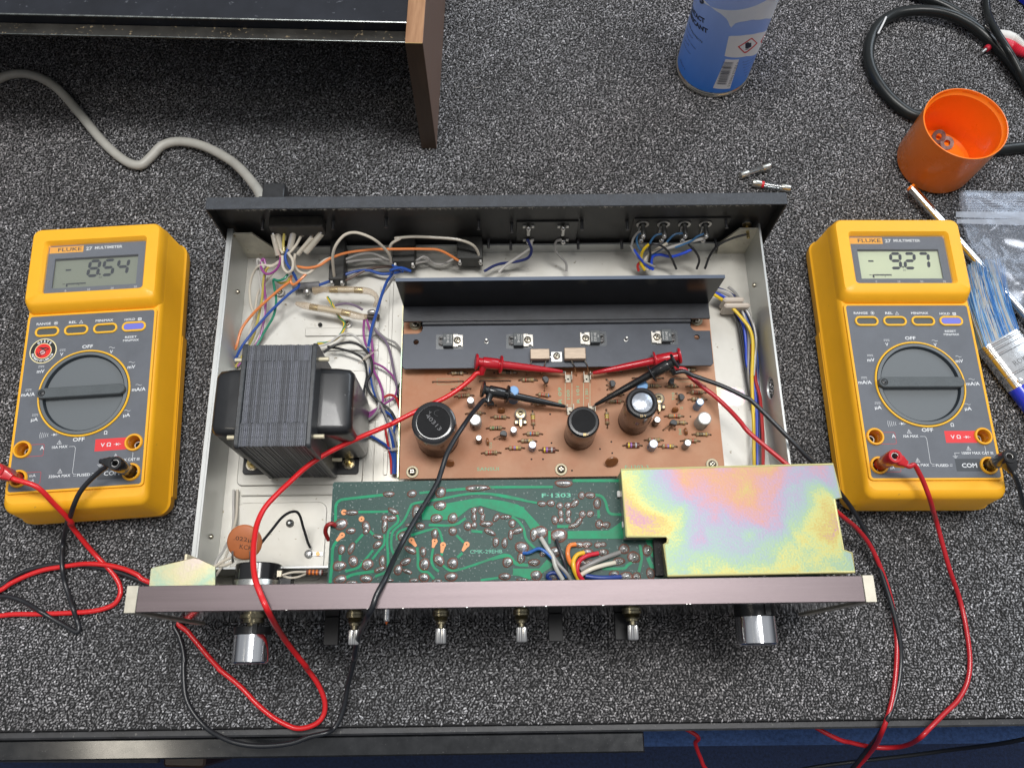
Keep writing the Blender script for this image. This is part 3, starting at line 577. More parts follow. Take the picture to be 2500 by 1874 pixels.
# the three large cans
M_br1=mat('brown_sleeve',(.055,.028,.018),.20,spec=.4,coat=.25,var=.25,vs=30)
M_bktop=mat('black_top',(.022,.022,.023),.75,spec=.04,var=.2,vs=60,speck=((.10,.10,.10),140,.74))
def bigcap(px,py,r,h,lab,foil=False,glyph=None):
    c=A(px,py,PZ+h); o=ob('filter_capacitor',MB().lathe([(r*.95,0),(r,.06),(r,.3),(r*.97,.36),(r,.42),(r,h-.25),(r*.98,h-.1),(r*.9,h-.01),(r*.76,h)],M_br1,40,cap1=False),amp,(c.x,c.y,PZ),label=lab)
    mb=MB(); mb.lathe([(r+.006,h-.35),(r+.006,h-.24),(r*.985,h-.09),(r*.9,h+.004),(r*.76,h+.008),(r*.75,h-.03)],mat('sleeve_rim',(.02,.02,.022),.18,coat=.5),40,cap0=False,cap1=False)
    mb.lathe([(r*.755,h-.03),(r*.01,h-.028)],M_bktop,40); ob('cap_top',mb,o)
    return o,c
o1,c1=bigcap(1058.6,1029.8,1.42,3.75,'widest brown filter capacitor, 40313 stamped on its black top')
mb=MB(); text(mb,'40313',0,0,3.735,.27,mat('stamp_grey',(.17,.17,.175),.7),R(-48),width=1.35); text(mb,'Y',-.25,.62,3.735,.2,mat('stamp_grey'),R(-20)); mb.tube([(.32+.3*math.cos(t),.6+.2*math.sin(t),3.735) for t in np.linspace(1.5,4.5,10)],.008,mat('stamp_grey'),4)
ob('stamp',mb,o1)
o2,c2=bigcap(1424.6,1028,1.04,3.4,'brown filter capacitor standing at the front middle, plain dark top')
M_gold=mat('gold_print',(.50,.36,.16),.4,.3)
mb=MB(); text(mb,'50V',.12,-.89,3.41,.16,M_gold,R(8)); mb.box(-.05,.12,-.95,-.8,3.408,3.412,M_gold); ob('stamp',mb,o2)
o3,c3=bigcap(1568,982,1.04,4.1,'brown filter capacitor with a bright foil disc on top',True)
mb=MB(); mb.lathe([(.66,4.085),(.64,4.10),(.01,4.102)],mat('foil',(.42,.45,.50),.34,.8,bump=.7,bs=260),30); ob('foil_disc',mb,o3)
mb=MB(); text(mb,'25 V',0,-.89,4.11,.15,M_gold); ob('stamp',mb,o3)
# transistors (small black, D shaped)
M_to=mat('to92_black',(.035,.038,.042),.45,var=.15)
def to92(f,x,y,h,rz,lean=0,leads=()):
    c=A(*f(x,y),PZ+h); mb=MB(); poly=[(.24*math.cos(t),.24*math.sin(t)) for t in np.linspace(R(-30),R(210),14)]
    mb.prism(poly,-.42,.03,M_to,.03)
    T=Matrix.Rotation(rz,4,'Z'); o=MB()
    for i,(lx,ly) in enumerate(leads):
        q=onb(f,lx,ly); o.tube([(c.x+(i-1)*.1*math.cos(rz),c.y+(i-1)*.1*math.sin(rz),PZ+h-.42),(q.x,q.y,PZ+.2),(q.x,q.y,PZ)],.028,M_lead,6); o.sphere((q.x,q.y,PZ),.07,mat('rosin_eyelet'),8,4,(1,1,.4))
    for v,fc,mi,sm in [(mb.v,mb.f,mb.mi,mb.sm)]: 
        o.add([T@Vector(p)+Vector((c.x,c.y,PZ+h)) for p in v],fc,M_to,False)
    ob('transistor',o,pcb)
to92(z7,1755,580,1.3,R(-60),leads=[(1745,640),(1745,710),(1770,650)])
to92(z7,1140,850,.8,R(0),leads=[(1075,872),(1140,900),(1203,872)])
to92(z7,1285,1190,.9,R(-15),leads=[(1180,1250),(1240,1250),(1303,1250)])
to92(z8,640,600,.7,R(-80),leads=[(575,560),(580,620),(585,670)])
to92(z8,1290,575,.8,R(80),leads=[(1250,630),(1290,640),(1320,630)])
to92(z8,1385,745,.7,R(-80),leads=[(1330,710),(1335,770),(1340,825)])
to92(z8,1303,1025,.9,R(-15),leads=[(1190,1105),(1255,1105),(1318,1098)])
# trimmers
def trimmer(f,x,y):
    c=onb(f,x,y,PZ+.6); mb=MB(); m=mat('trimmer_phenolic',(.07,.055,.045),.4); b=mat('trimmer_brass',(.55,.45,.28),.3,.9)
    mb.lathe([(.40,.1),(.40,.42)],m,24); mb.lathe([(.34,.42),(.32,.47),(.16,.5),(.14,.46)],b,24,cap1=False); mb.lathe([(.14,.44),(.13,.45)],M_darkhole,14); mb.box(-.1,.1,-.02,.02,.45,.49,b)
    mb.box(-.42,.42,-.72,-.38,.05,.35,m,.04); mb.box(-.09,.09,-.85,-.3,.30,.42,b,.02)
    for s_ in (-1,1): mb.box(s_*.3-.09,s_*.3+.09,-.7,-.5,.34,.40,b,.02); mb.box(s_*.3-.03,s_*.3+.03,-.66,-.54,0,.3,b)
    mb.box(-.05,.05,-.9,-.82,0,.4,b); ob('trimmer',mb,pcb,(c.x,c.y,PZ))
trimmer(z7,1478,955); trimmer(z8,1148,755)
# ceramic discs standing on the board
M_cer=mat('ceramic_brown',(.26,.095,.03),.4,var=.15,coat=.2)
def disc(f,x,y,r,rz,tilt=R(78),h=None):
    c=onb(f,x,y,PZ+r); mb=MB(); T=Matrix.Rotation(rz,4,'Z')@Matrix.Rotation(tilt,4,'X')
    mb.lathe([(r*.5,-.09),(r*.9,-.07),(r,0),(r*.9,.07),(r*.5,.09)],M_cer,24,T)
    for s_ in (-1,1): e=T@Vector((s_*r*.6,-r*.7,0)); mb.tube([e,(e.x,e.y,-r-.05)],.028,M_lead,6)
    ob('ceramic_disc',mb,pcb,(c.x,c.y,PZ+r))
disc(z7,1262,930,.27,0,R(68)); disc(z7,1108,1275,.24,R(95),R(85)); disc(z7,685,1520,.30,0,R(60)); disc(z8,635,1445,.46,R(8),R(62)); disc(z8,1320,885,.24,R(5),R(65)); disc(z8,1438,1115,.24,R(100),R(70))
# empty drilled holes
mb=MB(); mb.lathe([(.065,0),(.06,.006)],M_darkhole,10); hm=mb.mesh('hole')
for f,l in ((z8,((630,1230),(640,1352),(508,1307),(1485,958),(205,1540),(1140,925))),(z7,((1600,1475),(1730,1475),(1825,1293),(1810,970),(1180,505)))):
    for c in l: p=onb(f,*c); ob('hole',hm,pcb,(p.x,p.y,PZ+.002))
M_gsilk=mat('green_silkscreen',(.16,.50,.30),.6); M_gsilk2=mat('pale_silkscreen',(.42,.46,.30),.6)
mb=MB()
def silk(f,s_,x,y,hpx,ang=0,m=M_gsilk,wpx=None):
    p=onb(f,x,y); k=f(1,0)[0]-f(0,0)[0]; text(mb,s_,p.x,p.y,PZ+.004,hpx*k/37.2,m,ang,width=(wpx*k/37.2 if wpx else None))
silk(z7,'SANSUI',1110,1585,40,wpx=250); silk(z8,'F-1303-3',905,1502,40,wpx=260); silk(z7,'R 09',1920,760,40,R(90),M_gsilk,200); silk(z8,'100',165,720,34,R(90),M_gsilk,110); silk(z8,'R 101',270,720,34,R(90),M_gsilk,200); silk(z8,'1 301',365,710,34,R(90),M_gsilk,110); silk(z8,'T10',1300,740,30,R(90),M_gsilk,90); silk(z8,'D60',1372,1120,28,R(90),M_gsilk,70); silk(z7,'C12',1140,1320,28,R(90),M_gsilk,70); silk(z8,'15',1390,865,26)
def line(f,pts,wd=.03,m=M_gsilk):
    q=[onb(f,*c) for c in pts]
    for a,b in zip(q,q[1:]):
        d=(b-a); n_=Vector((-d.y,d.x,0)).normalized()*wd/2; mb.add([a+n_+Vector((0,0,.003)),a-n_+Vector((0,0,.003)),b-n_+Vector((0,0,.003)),b+n_+Vector((0,0,.003))],[(0,1,2,3)],m)
for x in (132,205,330,400): line(z8,[(x,590),(x,845)],.035,M_gsilk2)
line(z8,[(130,835),(230,835)],.03,M_gsilk2); line(z7,[(540,572),(785,572),(785,635),(540,635),(540,572)],.015); line(z7,[(1060,565),(1300,565)],.015); line(z8,[(1350,515),(1600,515),(1600,580),(1350,580)],.015); line(z7,[(1455,560),(1630,560)],.015)
ob('silkscreen',mb,pcb)
# board screws
bs=phil('screw',.27,.16,M_zinc,mat('pale_washer',(.42,.37,.26),.5,.5,var=.1),washer=.42)
for p in ((1006.5,1151),(1370,1145),(1739,1133),(1014,791.5),(1701,781)):
    c=A(*p,PZ+.1); ob('screw',bs,pcb,(c.x,c.y,PZ+.003),(0,0,random.random()*3))
# ---- heat sink
HZ=4.45
M_hs=mat('heatsink_anodised',(.055,.061,.075),.36,.35,var=.16,vs=28,bump=.08,bs=2500,speck=((.13,.14,.16),900,.72))
hx0=A(982.6,890,HZ).x; hx1=A(1741,885,HZ).x; hy0=A(1300,896,HZ).y; hy1=A(1300,785,HZ).y; hy2=24.65-OY
tabw=1.25; notch_y=A(1014,815,HZ).y; notch_y2=hy1+.02
holes=[circ(A(*z7(303,160),HZ).x,A(*z7(303,160),HZ).y,.2,18),circ(A(*z8(1555,100),HZ).x,A(*z8(1555,100),HZ).y,.2,18)]
HC=[(1096.6,832,1),(1268,831,1),(1449.5,826.6,-1),(1623,823.7,-1)]
out=[(hx0+.15,hy0),(hx1-.15,hy0),(hx1,hy0+.15),(hx1,notch_y),(hx1-.9,notch_y)]+[(hx1-.9-.45*math.sin(t),notch_y+.45-.45*math.cos(t)) for t in np.linspace(.2,1.5,5)]+[(hx1-tabw-.1,notch_y+.9),(hx1-tabw+.1,hy1)]+[(hx0+tabw-.1,hy1),(hx0+tabw+.1,notch_y+.9)]+[(hx0+.9+.45*math.sin(t),notch_y+.45-.45*math.cos(t)) for t in np.linspace(1.5,.2,5)]+[(hx0+.9,notch_y),(hx0,notch_y),(hx0,hy0+.15)]
lead_holes=[]
for px,py,s_ in HC:
    c=A(px,py,HZ); lead_holes.append(rrect(c.x-s_*.62-.16,c.x-s_*.62+.16,c.y-.34,c.y+.34,.1,3))
mb=MB(); plate(mb,[out]+holes+lead_holes,HZ-.2,HZ,M_hs,.02)
hs=ob('heat_sink',mb,amp,label='black heat sink plate with an upright rear fin')
mb=MB(); plate(mb,[[(hx0,hy1-.0),(hx1,hy1-.0),(hx1,hy2),(hx0,hy2)]],HZ+.12,HZ+.3,M_blacksat,.02); mb.prism([(hx0+1.3,hy1-.25),(hx1-1.3,hy1-.25),(hx1-1.3,hy1+.05),(hx0+1.3,hy1+.05)],HZ-.15,HZ+.2,M_blacksat,.05); ob('raised_shelf',mb,hs)
fz=8.75; fl_=A(966,668,fz).x; fr_=A(1768,659,fz).x
M_fin=mat('fin_gloss',(.005,.005,.006),.20,spec=.35)
mb=MB(); mb.add([(hx0,hy2-.2,HZ+.29),(hx1,hy2-.2,HZ+.29),(fr_,hy2-.2,fz),(fl_,hy2-.2,fz),(hx0,hy2,HZ+.29),(hx1,hy2,HZ+.29),(fr_,hy2,fz),(fl_,hy2,fz)],[(0,1,2,3),(5,4,7,6),(3,2,6,7),(1,5,6,2),(4,0,3,7)],M_fin); ob('upright_fin',mb,hs)
mb=MB(); mb.box(fl_,fr_,hy2-.22,hy2+.02,fz,fz+.03,mat('fin_edge',(.10,.12,.16),.35,.5)); ob('fin_edge',mb,hs)
M_mica=m_pane('mica_sheet',(.85,.86,.86),.06,.2)
tsc=phil('screw',.25,.18,M_zinc)
M_tab=mat('transistor_tab',(.60,.57,.52),.28,1.0,var=.15)
M_tb=mat('power_transistor_body',(.075,.085,.09),.45,var=.1)
M_wt=mat('white_print',(.62,.62,.60),.6)
for i,(px,py,s_) in enumerate(HC):
    c=A(px,py,HZ+.1); q=thing_parent=ob('power_transistor',MB().box(-.42,.28,-.5,.42,.06,.42,M_tb,.03),hs,(c.x,c.y,HZ+.03),(0,0,0 if s_>0 else math.pi))
    mb=MB(); plate(mb,[[(.28,-.45),(.62,-.45),(.62,-.34),(.85,-.34),(.85,-.45),(.93,-.45),(.93,.4),(.6,.4),(.6,.46),(.28,.46)]],.05,.14,M_tab); hdr=mb
    ob('tab',mb,hs,(c.x,c.y,HZ+.03),(0,0,0 if s_>0 else math.pi))
    mb=MB(); 
    for y in (-.25,.0,.25) if False else (-.24,.22): mb.tube(spline([(-.40,y,.2),(-.56,y,.21),(-.66,y,.12),(-.68,y,-.25),(-.68,y,-.8)],3),.055,M_steel,7)
    ob('pin',mb,hs,(c.x,c.y,HZ+.03),(0,0,0 if s_>0 else math.pi))
    mb=MB(); mb.prism(rrect(-.92,.98,-.58,.52,.1),0,.012,M_mica); ob('mica_sheet',mb,hs,(c.x,c.y,HZ+.004),(0,0,0 if s_>0 else math.pi))
    ob('screw',tsc,hs,(c.x+s_*.57,c.y,HZ+.17),(0,0,random.random()))
    mb=MB(); rot=R(-90) if s_>0 else R(90); sg=1 if s_>0 else -1
    T=Matrix.Translation((c.x,c.y,HZ+.455))
    text(mb,'SANYO',.17,0,0,.10,M_wt,rot,.62,M=T) if s_>0 else text(mb,'SANYO',-.17,0,0,.10,M_wt,rot,.62,M=T)
    text(mb,'D314E',-.06 if s_>0 else .06,0,0,.17,M_wt,rot,.62,M=T); text(mb,'8H',-.28 if s_>0 else .28,.05,0,.1,M_wt,rot,M=T); ob('marking',mb,hs)
for f,c in ((z7,(1093,140)),(z8,(795,112))):
    p=A(*f(*c),HZ+.3); mb=MB(); mb.lathe([(.16,0),(.16,.06),(.1,.08),(.1,.42),(.07,.45)],M_steel,14); ob('pin',mb,hs,(p.x,p.y,HZ))
# clamp holding two emitter resistors at the front edge
c=A(*z7(1885,305),HZ+.3); mb=MB(); mb.box(c.x-.38,c.x+.38,c.y-.42,c.y+.32,HZ+.003,HZ+.08,M_steel,.02)
mb.box(c.x-1.35,c.x-.38,c.y-.1,c.y-.02,HZ+.02,HZ+.1,M_steel); cl=ob('clamp_plate',mb,hs)
ob('screw',tsc,hs,(c.x,c.y,HZ+.09))
M_tan=mat('cement_tan',(.42,.33,.25),.35,.35,var=.25,vs=120,aniso=(1,12,1))
for s_,f,x0,x1,y0,y1 in ((-1,z7,1588,1803,232,350),(1,z8,125,352,210,335)):
    a=A(*f(x0,y1),HZ+.6);b=A(*f(x1,y0),HZ+.6); mb=MB(); mb.box(a.x,b.x,a.y,b.y,HZ+.1,HZ+.6,M_tan,.05); ob('emitter_resistor',mb,hs)
    mb=MB()
    for k in (0,1):
        if s_<0: P=[(a.x+.1+k*.98,a.y-.0,HZ+.3),(a.x-.05+k*1.0,a.y-.35,HZ+.1),(a.x-.25+k*1.0,a.y-.62,PZ)]
        else: P=[(b.x-.1-k*.95,a.y+.1,HZ+.3),(b.x+.12-k*.9,a.y-.35,HZ+.1),(b.x+.3-k*.85,a.y-.7,PZ)]
        mb.tube(spline(P,4),.04,M_lead,6)
    ob('lead',mb,hs)
# test pins (U shaped clips)
for f,x,y in ((z8,165,540),(z8,365,540),(z8,185,890),(z8,415,880)):
    p=onb(f,x,y,PZ+.2); M_steel_=M_steel; M_steel2=mat('tarnished_clip',(.40,.37,.31),.5,.6); mb=MB(); mb.box(-.2,.2,-.28,.28,0,.05,M_steel2,.01); mb.box(-.24,-.2,-.26,.32,0,.62,M_steel2); mb.box(.2,.24,-.26,.32,0,.62,M_steel2); mb.lathe([(.07,.051),(.06,.055)],M_darkhole,10,Matrix.Translation((0,-.05,0)))
    ob('test_clip',mb,pcb,(p.x,p.y,PZ))
# ---- green board, solder side up
GZ=8.6
def m_green():
    m=mat('green_solder_mask',(.014,.052,.044),.34,var=.3,vs=30,col2=(.030,.078,.068),spec=.16,bump=.1,bs=900,speck=((.20,.24,.23),700,.64)); return m
M_gr=m_green()
M_trace=mat('green_trace',(.006,.25,.115),.36,var=.25,vs=120,spec=.15,speck=((.20,.42,.30),1100,.72))
M_cop=mat('bare_copper_pad',(.66,.25,.09),.45,.15,var=.1)
M_flux=mat('flux_residue',(.17,.075,.055),.35,var=.4,vs=600,coat=.3)
g0=A(813.9,1176,GZ); g1=A(797.6,1424,GZ); gx0=(g0.x+g1.x)/2
gR=A(1990,1200,GZ).x; gY0=4.3-OY; gY1=g0.y
mb=MB(); plate(mb,[[(gx0,gY0),(gR,gY0),(gR,gY1),(gx0+.1,gY1),(gx0,gY1-.1)]],GZ-.16,GZ,M_gr); gb=ob('green_board',mb,amp,label='dark green circuit board lying solder side up behind the bar')
for x in (gx0+.5,gx0+9,gR-.6):
    mb=MB(); mb.lathe([(.28,ZF),(.28,GZ-.17)],M_zinc,8,Matrix.Translation((x,gY1-.6,0))); ob('standoff',mb,amp)
def gp(f,x,y): p=A(*f(x,y),GZ); return (p.x,p.y)
def strip(pts,wd):
    n_=len(pts); L_=[];Rr=[]
    P=[Vector(p) for p in pts]
    for i in range(n_):
        a=P[max(0,i-1)];b=P[min(n_-1,i+1)]; d=(b-a).normalized(); nn=Vector((-d.y,d.x))*wd/2; L_.append(P[i]+nn); Rr.append(P[i]-nn)
    return L_,Rr
def trace(mb,f,pts,wz=27,k=3):
    dzt=.006 if f is zB else 0
    wd=wz*(f(1,0)[0]-f(0,0)[0])/41.0
    q=[gp(f,*c) for c in pts]
    if len(q)>2: q=[(v.x,v.y) for v in spline([(x,y,0) for x,y in q],k)]
    L_,Rr=strip(q,wd); n_=len(L_); zt=GZ+.024+dzt
    vs=[(v.x,v.y,zt) for v in L_]+[(v.x,v.y,zt) for v in Rr]+[(v.x,v.y,GZ) for v in L_]+[(v.x,v.y,GZ) for v in Rr]; fs=[]
    for i in range(n_-1): fs+= [(n_+i,n_+i+1,i+1,i),(i,i+1,2*n_+i+1,2*n_+i),(n_+i+1,n_+i,3*n_+i,3*n_+i+1)]
    mb.add(vs,fs,M_trace)
TA=[([(175,560),(175,400),(185,350),(215,320),(280,300),(690,255)],30),([(420,440),(740,435)],26),([(470,680),(390,770)],28),([(1080,235),(1250,218)],26),([(1370,208),(1600,188)],30),([(1830,172),(2212,170)],28),
([(835,470),(850,500),(845,550),(790,600),(745,650),(732,760),(740,900),(742,1010),(730,1080),(600,1135)],26),([(2212,312),(2050,275),(1850,245),(1600,245),(1300,300),(1030,345),(980,390),(940,480),(890,560),(800,640),(778,720),(780,830),(820,930)],26),
([(1180,580),(1450,580),(1580,505)],26),([(990,690),(1230,622),(1290,640),(1315,700),(1330,770)],26),([(845,740),(838,690),(870,645),(950,615)],24),([(1480,690),(1560,770)],26),([(1640,645),(1760,655)],28),([(1545,880),(1490,930)],30),
([(190,750),(150,810),(138,900),(135,1000),(115,1205)],30),([(700,680),(700,780),(640,860),(570,950)],24),([(580,850),(440,1020),(390,1050),(280,1080)],26),([(222,900),(222,970)],28),([(1055,820),(1065,930),(1065,1030),(1110,1080),(1170,1090),(1240,1160)],28),
([(1230,830),(1215,900),(1212,980),(1240,1040),(1290,1080)],26),([(1320,1000),(1390,1060),(1480,1068),(1700,1000),(1960,908),(2030,905),(2080,940),(2120,985),(2212,1005)],24),([(1325,880),(1310,920)],30),([(590,1080),(380,1110),(280,1150)],30),([(1740,1175),(1930,1150)],24),([(2090,1085),(2212,1100)],70),([(540,640),(590,690)],26)]
TB=[([(0,368),(620,366)],26),([(820,302),(1310,302)],30),([(0,440),(230,485),(460,527)],22),([(1050,445),(1110,460),(1150,510),(1175,600),(1215,640),(1340,645)],28),([(1080,600),(1085,680)],28),([(665,765),(800,765)],28),([(205,665),(270,710),(325,790),(345,880),(390,940),(440,985)],26),
([(0,1095),(140,1062),(190,1070),(250,1145),(370,1158)],30),([(1500,950),(1518,1080),(1490,1225)],28),([(1580,1080),(1630,1190)],40),([(1120,1190),(1330,1190),(1370,1160),(1420,1125)],28),([(585,810),(588,940)],26)]
mb=MB()
for p_,w_ in TA: trace(mb,zA,p_,w_)
for p_,w_ in TB: trace(mb,zB,p_,w_)
def poly_t(f,pts): mb.prism([gp(f,*c) for c in pts][::-1],GZ,GZ+.03,M_trace)
def poly2(f,top,bot):  # ribbon between two outlines of equal count
    a=[gp(f,*c) for c in top]; b=[gp(f,*c) for c in bot]; zz=GZ+(.036 if f is zB else .033)
    for i in range(len(a)-1): mb.add([(*a[i],zz),(*a[i+1],zz),(*b[i+1],zz),(*b[i],zz)],[(3,2,1,0)],M_trace)
poly2(zA,[(1100,390),(1360,350),(1530,318),(1700,290),(1850,302),(2212,388)],[(1110,525),(1360,524),(1480,510),(1620,400),(1740,372),(2212,520)])
poly2(zB,[(0,490),(140,512),(270,545),(345,600),(490,755)],[(0,575),(140,590),(260,630),(330,690),(400,800)])
poly2(zB,[(770,812),(1180,805),(1260,755),(1345,690)],[(770,890),(1180,890),(1260,890),(1350,890)])
poly2(zB,[(215,1190),(480,1190),(560,1100),(620,1150)],[(225,1245),(380,1300),(500,1245),(600,1180)])
poly2(zB,[(1555,900),(1660,900)],[(1620,1075),(1665,1075)])
text(mb,'F·1303',*gp(zB,655,450),GZ+.004,.26,mat('green_legend',(.05,.42,.26),.4),width=1.75,bold=.02); text(mb,'CMK-29EHB',*gp(zA,1800,865),GZ+.004,.22,mat('green_legend'),width=1.9)
ob('copper_track',mb,gb)
# bare pads
mb=MB()
for x,y,r in ((265,442,.17),(455,515,.17)): q_=MB(); q_.prism(circ(*gp(zA,x,y),r,20),GZ,GZ+.034,M_cop); q_.prism(circ(*gp(zA,x,y),.04,10),GZ+.03,GZ+.036,M_darkhole); ob('bare_pad',q_,gb)
for x,y,dx,dy in ((245,690,-60,60),(995,745,50,65),(1245,755,-20,70),(1335,795,-15,85),(1590,790,-45,70)):
    mb=MB(); c=gp(zA,x,y); e=gp(zA,x+dx,y+dy); mb.prism(circ(*c,.17,18),GZ,GZ+.034,M_cop); d=(Vector(e)-Vector(c)); nn=Vector((-d.y,d.x)).normalized()
    mb.add([(c[0]+nn.x*.15,c[1]+nn.y*.15,GZ+.033),(c[0]-nn.x*.15,c[1]-nn.y*.15,GZ+.033),(e[0]-nn.x*.07,e[1]-nn.y*.07,GZ+.033),(e[0]+nn.x*.07,e[1]+nn.y*.07,GZ+.033)],[(0,1,2,3)],M_cop); mb.prism(circ(*c,.04,10),GZ+.03,GZ+.037,M_darkhole); ob('bare_pad',mb,gb)
# solder joints: four shapes, every joint its own object
SJ=[]
for k in range(5):
    mb=MB(); n_=18; rr=random.Random(k+3)
    ph=[rr.uniform(0,6.28) for _ in range(3)]; am=[rr.uniform(.03,.10),rr.uniform(.02,.08),rr.uniform(.02,.05)]
    def rad(t): return 1+am[0]*math.cos(t+ph[0])+am[1]*math.cos(2*t+ph[1])+am[2]*math.cos(3*t+ph[2])
    prof=[(1,0),(.93,.16),(.74,.42),(.45,.72 if k!=2 else .55),(.18,.92 if k!=2 else .85),(.06,1.0 if k!=2 else 1.35)]
    rings=[[(r*rad(2*math.pi*j/n_)*math.cos(2*math.pi*j/n_),r*rad(2*math.pi*j/n_)*math.sin(2*math.pi*j/n_),z*.13) for j in range(n_)] for r,z in prof]
    mb.loops(rings,M_solder,True,False,True)
    rings=[[(r*rad(2*math.pi*j/n_+.4)*math.cos(2*math.pi*j/n_),r*rad(2*math.pi*j/n_+.4)*math.sin(2*math.pi*j/n_),z) for j in range(n_)] for r,z in ((1.22,.004),(1.14,.022),(.9,.03))]
    mb.loops(rings,M_flux,True,False,False); SJ.append(mb)
SJM=[]
for mb in SJ: mb.v=[(x,y,z) for x,y,z in mb.v]; SJM.append(mb.mesh('solder_joint'))
JA="745,248,50,25,0;345,445,58,22,0;795,430,50,22,-30;780,508,42,25,10;705,505,26,26,0;705,600,24,60,0;505,595,32,52,20;500,650,24,20,0;630,705,45,18,-15;230,570,58,48,30;340,640,42,26,0;240,850,28,42,0;345,830,26,52,-20;365,970,40,48,0;215,1025,55,42,0;520,1010,46,48,0;625,790,40,26,30;680,970,28,50,0;655,1060,48,22,20;225,1165,56,36,10;505,1160,52,34,0;350,1198,46,16,0;1000,240,42,32,0;1310,225,46,46,0;1710,185,105,28,0;1300,375,56,42,0;1050,450,36,68,0;1265,510,52,40,0;1440,500,44,44,0;1090,590,38,30,0;895,700,42,38,0;1245,680,28,48,0;1440,645,36,36,-40;985,850,56,26,-25;1120,870,26,42,0;1135,1000,44,50,0;1290,955,40,56,30;1440,990,44,48,0;1420,1140,52,38,0;930,975,48,28,30;850,1060,36,42,0;950,1080,42,18,-20;1130,1145,44,38,0;1020,1180,36,18,0;1270,1182,42,14,0;1670,425,24,32,0;1668,500,22,36,0;1670,580,26,28,0;1745,425,24,32,0;1762,500,20,36,-20;1800,570,56,26,0;1910,500,24,40,-40;1600,590,32,38,0;2010,495,46,20,0;2080,565,30,36,0;2140,640,52,26,20;1840,660,52,24,-30;1905,770,26,42,0;2000,770,26,42,0;2065,680,22,42,0;960,580,24,14,0;740,1180,44,16,0"
JB="730,330,72,32,0;510,535,36,24,0;600,530,32,28,0;690,555,28,28,0;700,635,22,34,0;703,700,24,24,0;770,555,28,28,0;778,635,22,34,0;778,700,24,24,0;840,530,42,24,35;910,450,28,30,0;1000,450,42,26,0;1070,530,32,42,0;920,640,28,30,0;1000,640,28,28,0;880,720,24,46,-35;830,755,46,20,20;640,700,26,36,0;1090,740,32,36,0;1160,750,34,26,0;500,820,56,50,0;430,850,30,56,0;680,860,64,54,0;640,1020,46,42,0;310,975,56,44,-30;300,1090,30,46,0;165,1130,40,42,0;430,1130,46,28,0;450,1260,46,42,0;135,1270,46,28,0;620,1268,56,30,0;310,1300,46,12,0;880,950,40,26,0;965,950,40,26,0;1080,955,30,24,0;1130,945,26,20,0;970,1025,50,30,0;1130,1030,42,28,0;1340,990,42,40,30;910,1130,40,28,0;985,1130,40,26,0;1290,1120,46,32,0;1440,1080,50,46,-30;1580,1010,38,46,0;1610,1240,34,46,0;1360,1270,56,38,0;1470,1270,32,34,0;1240,1240,40,26,0;520,1040,26,22,0;1345,745,14,26,0"
def joints(s_,f,ks):
    for it in s_.split(';'):
        x,y,rx,ry,a=[float(v) for v in it.split(',')]; x0,y0=gp(f,x,y); k=(f(1,0)[0]-f(0,0)[0])/41.0
        o=ob('solder_joint',random.choice(SJM),gb,(x0,y0,GZ+.002),(0,0,R(a)),scale=(rx*k*1.08,ry*k*1.08,min(1.5,(rx+ry)*k*3.2)))
joints(JA,zA,1); joints(JB,zB,1)
# little wires soldered on the green board
wires_g=[((.85,.23,.05),zB,[(850,945,.2),(790,960,.35),(770,1030,.6),(790,1120,.5),(850,1200,.3),(900,1300,.2)],.15,'orange'),((.80,.48,.03),zB,[(935,1030,.2),(870,1050,.35),(830,1110,.6),(835,1200,.6),(880,1300,.3)],.15,'yellow'),((.62,.02,.04),zB,[(1080,1035,.2),(970,1060,.35),(890,1110,.6),(865,1190,.6),(880,1250,.5),(925,1310,.3)],.15,'red'),
((.28,.27,.26),zB,[(1300,1025,.2),(1150,1080,.4),(1010,1140,.5),(900,1200,.4)],.15,'grey'),((.72,.66,.54),zB,[(1250,1130,.2),(1120,1160,.4),(1000,1200,.5),(910,1250,.4)],.15,'cream'),((.02,.05,.25),zB,[(1310,1275,.2),(1180,1282,.35),(1060,1280,.4),(950,1265,.4)],.15,'navy'),((.02,.02,.025),zB,[(655,900,.3),(680,980,.5),(720,1080,.6),(750,1180,.5),(775,1300,.3)],.12,'black'),
((.03,.13,.45),zB,[(320,1035,.15),(380,1030,.3),(470,990,.45),(530,1010,.5),(600,1070,.5),(700,1180,.45),(780,1300,.3)],.11,'blue'),((.50,.49,.45),zB,[(500,880,.25),(560,980,.5),(620,1070,.5),(650,1180,.5),(720,1300,.3)],.15,'translucent grey'),((.32,.31,.30),zB,[(620,1060,.4),(680,1150,.55),(760,1240,.5),(800,1310,.3)],.12,'grey'),((.015,.04,.20),zB,[(600,1310,.1),(565,1270,.3),(600,1235,.35),(660,1240,.3),(690,1290,.2)],.13,'dark blue')]
for col,f,pts,r,nm in wires_g:
    q=[]
    for x,y,h in pts: p=A(*f(x,y),GZ+h); q.append(p)
    mb=MB(); mb.tube(spline(q,6),r*.9,mat('wire_'+nm.replace(' ','_'),col,.35,coat=.2),10); ob('wire',mb,gb,label=nm+' wire soldered to the green board')
q=[A(*zA(170,585),GZ+.15),A(*zA(130,565),GZ+.35),A(*zA(80,590),GZ+.3),A(*zA(65,660),GZ-.1),A(*zA(100,740),GZ-.6)]; mb=MB(); mb.tube(spline(q,6),.13,mat('wire_dark_red',(.30,.02,.02),.35),10); ob('wire',mb,gb,label='short dark red wire curling over the board corner')
mb=MB(); a=gp(zB,1650,1270); b=gp(zB,1750,900); mb.box(a[0],b[0],a[1],b[1],GZ+.002,GZ+.5,mat('foam_black',(.03,.03,.03),.95,bump=1,bs=600,speck=((.12,.12,.12),700,.66)),.04); ob('foam_block',mb,gb)
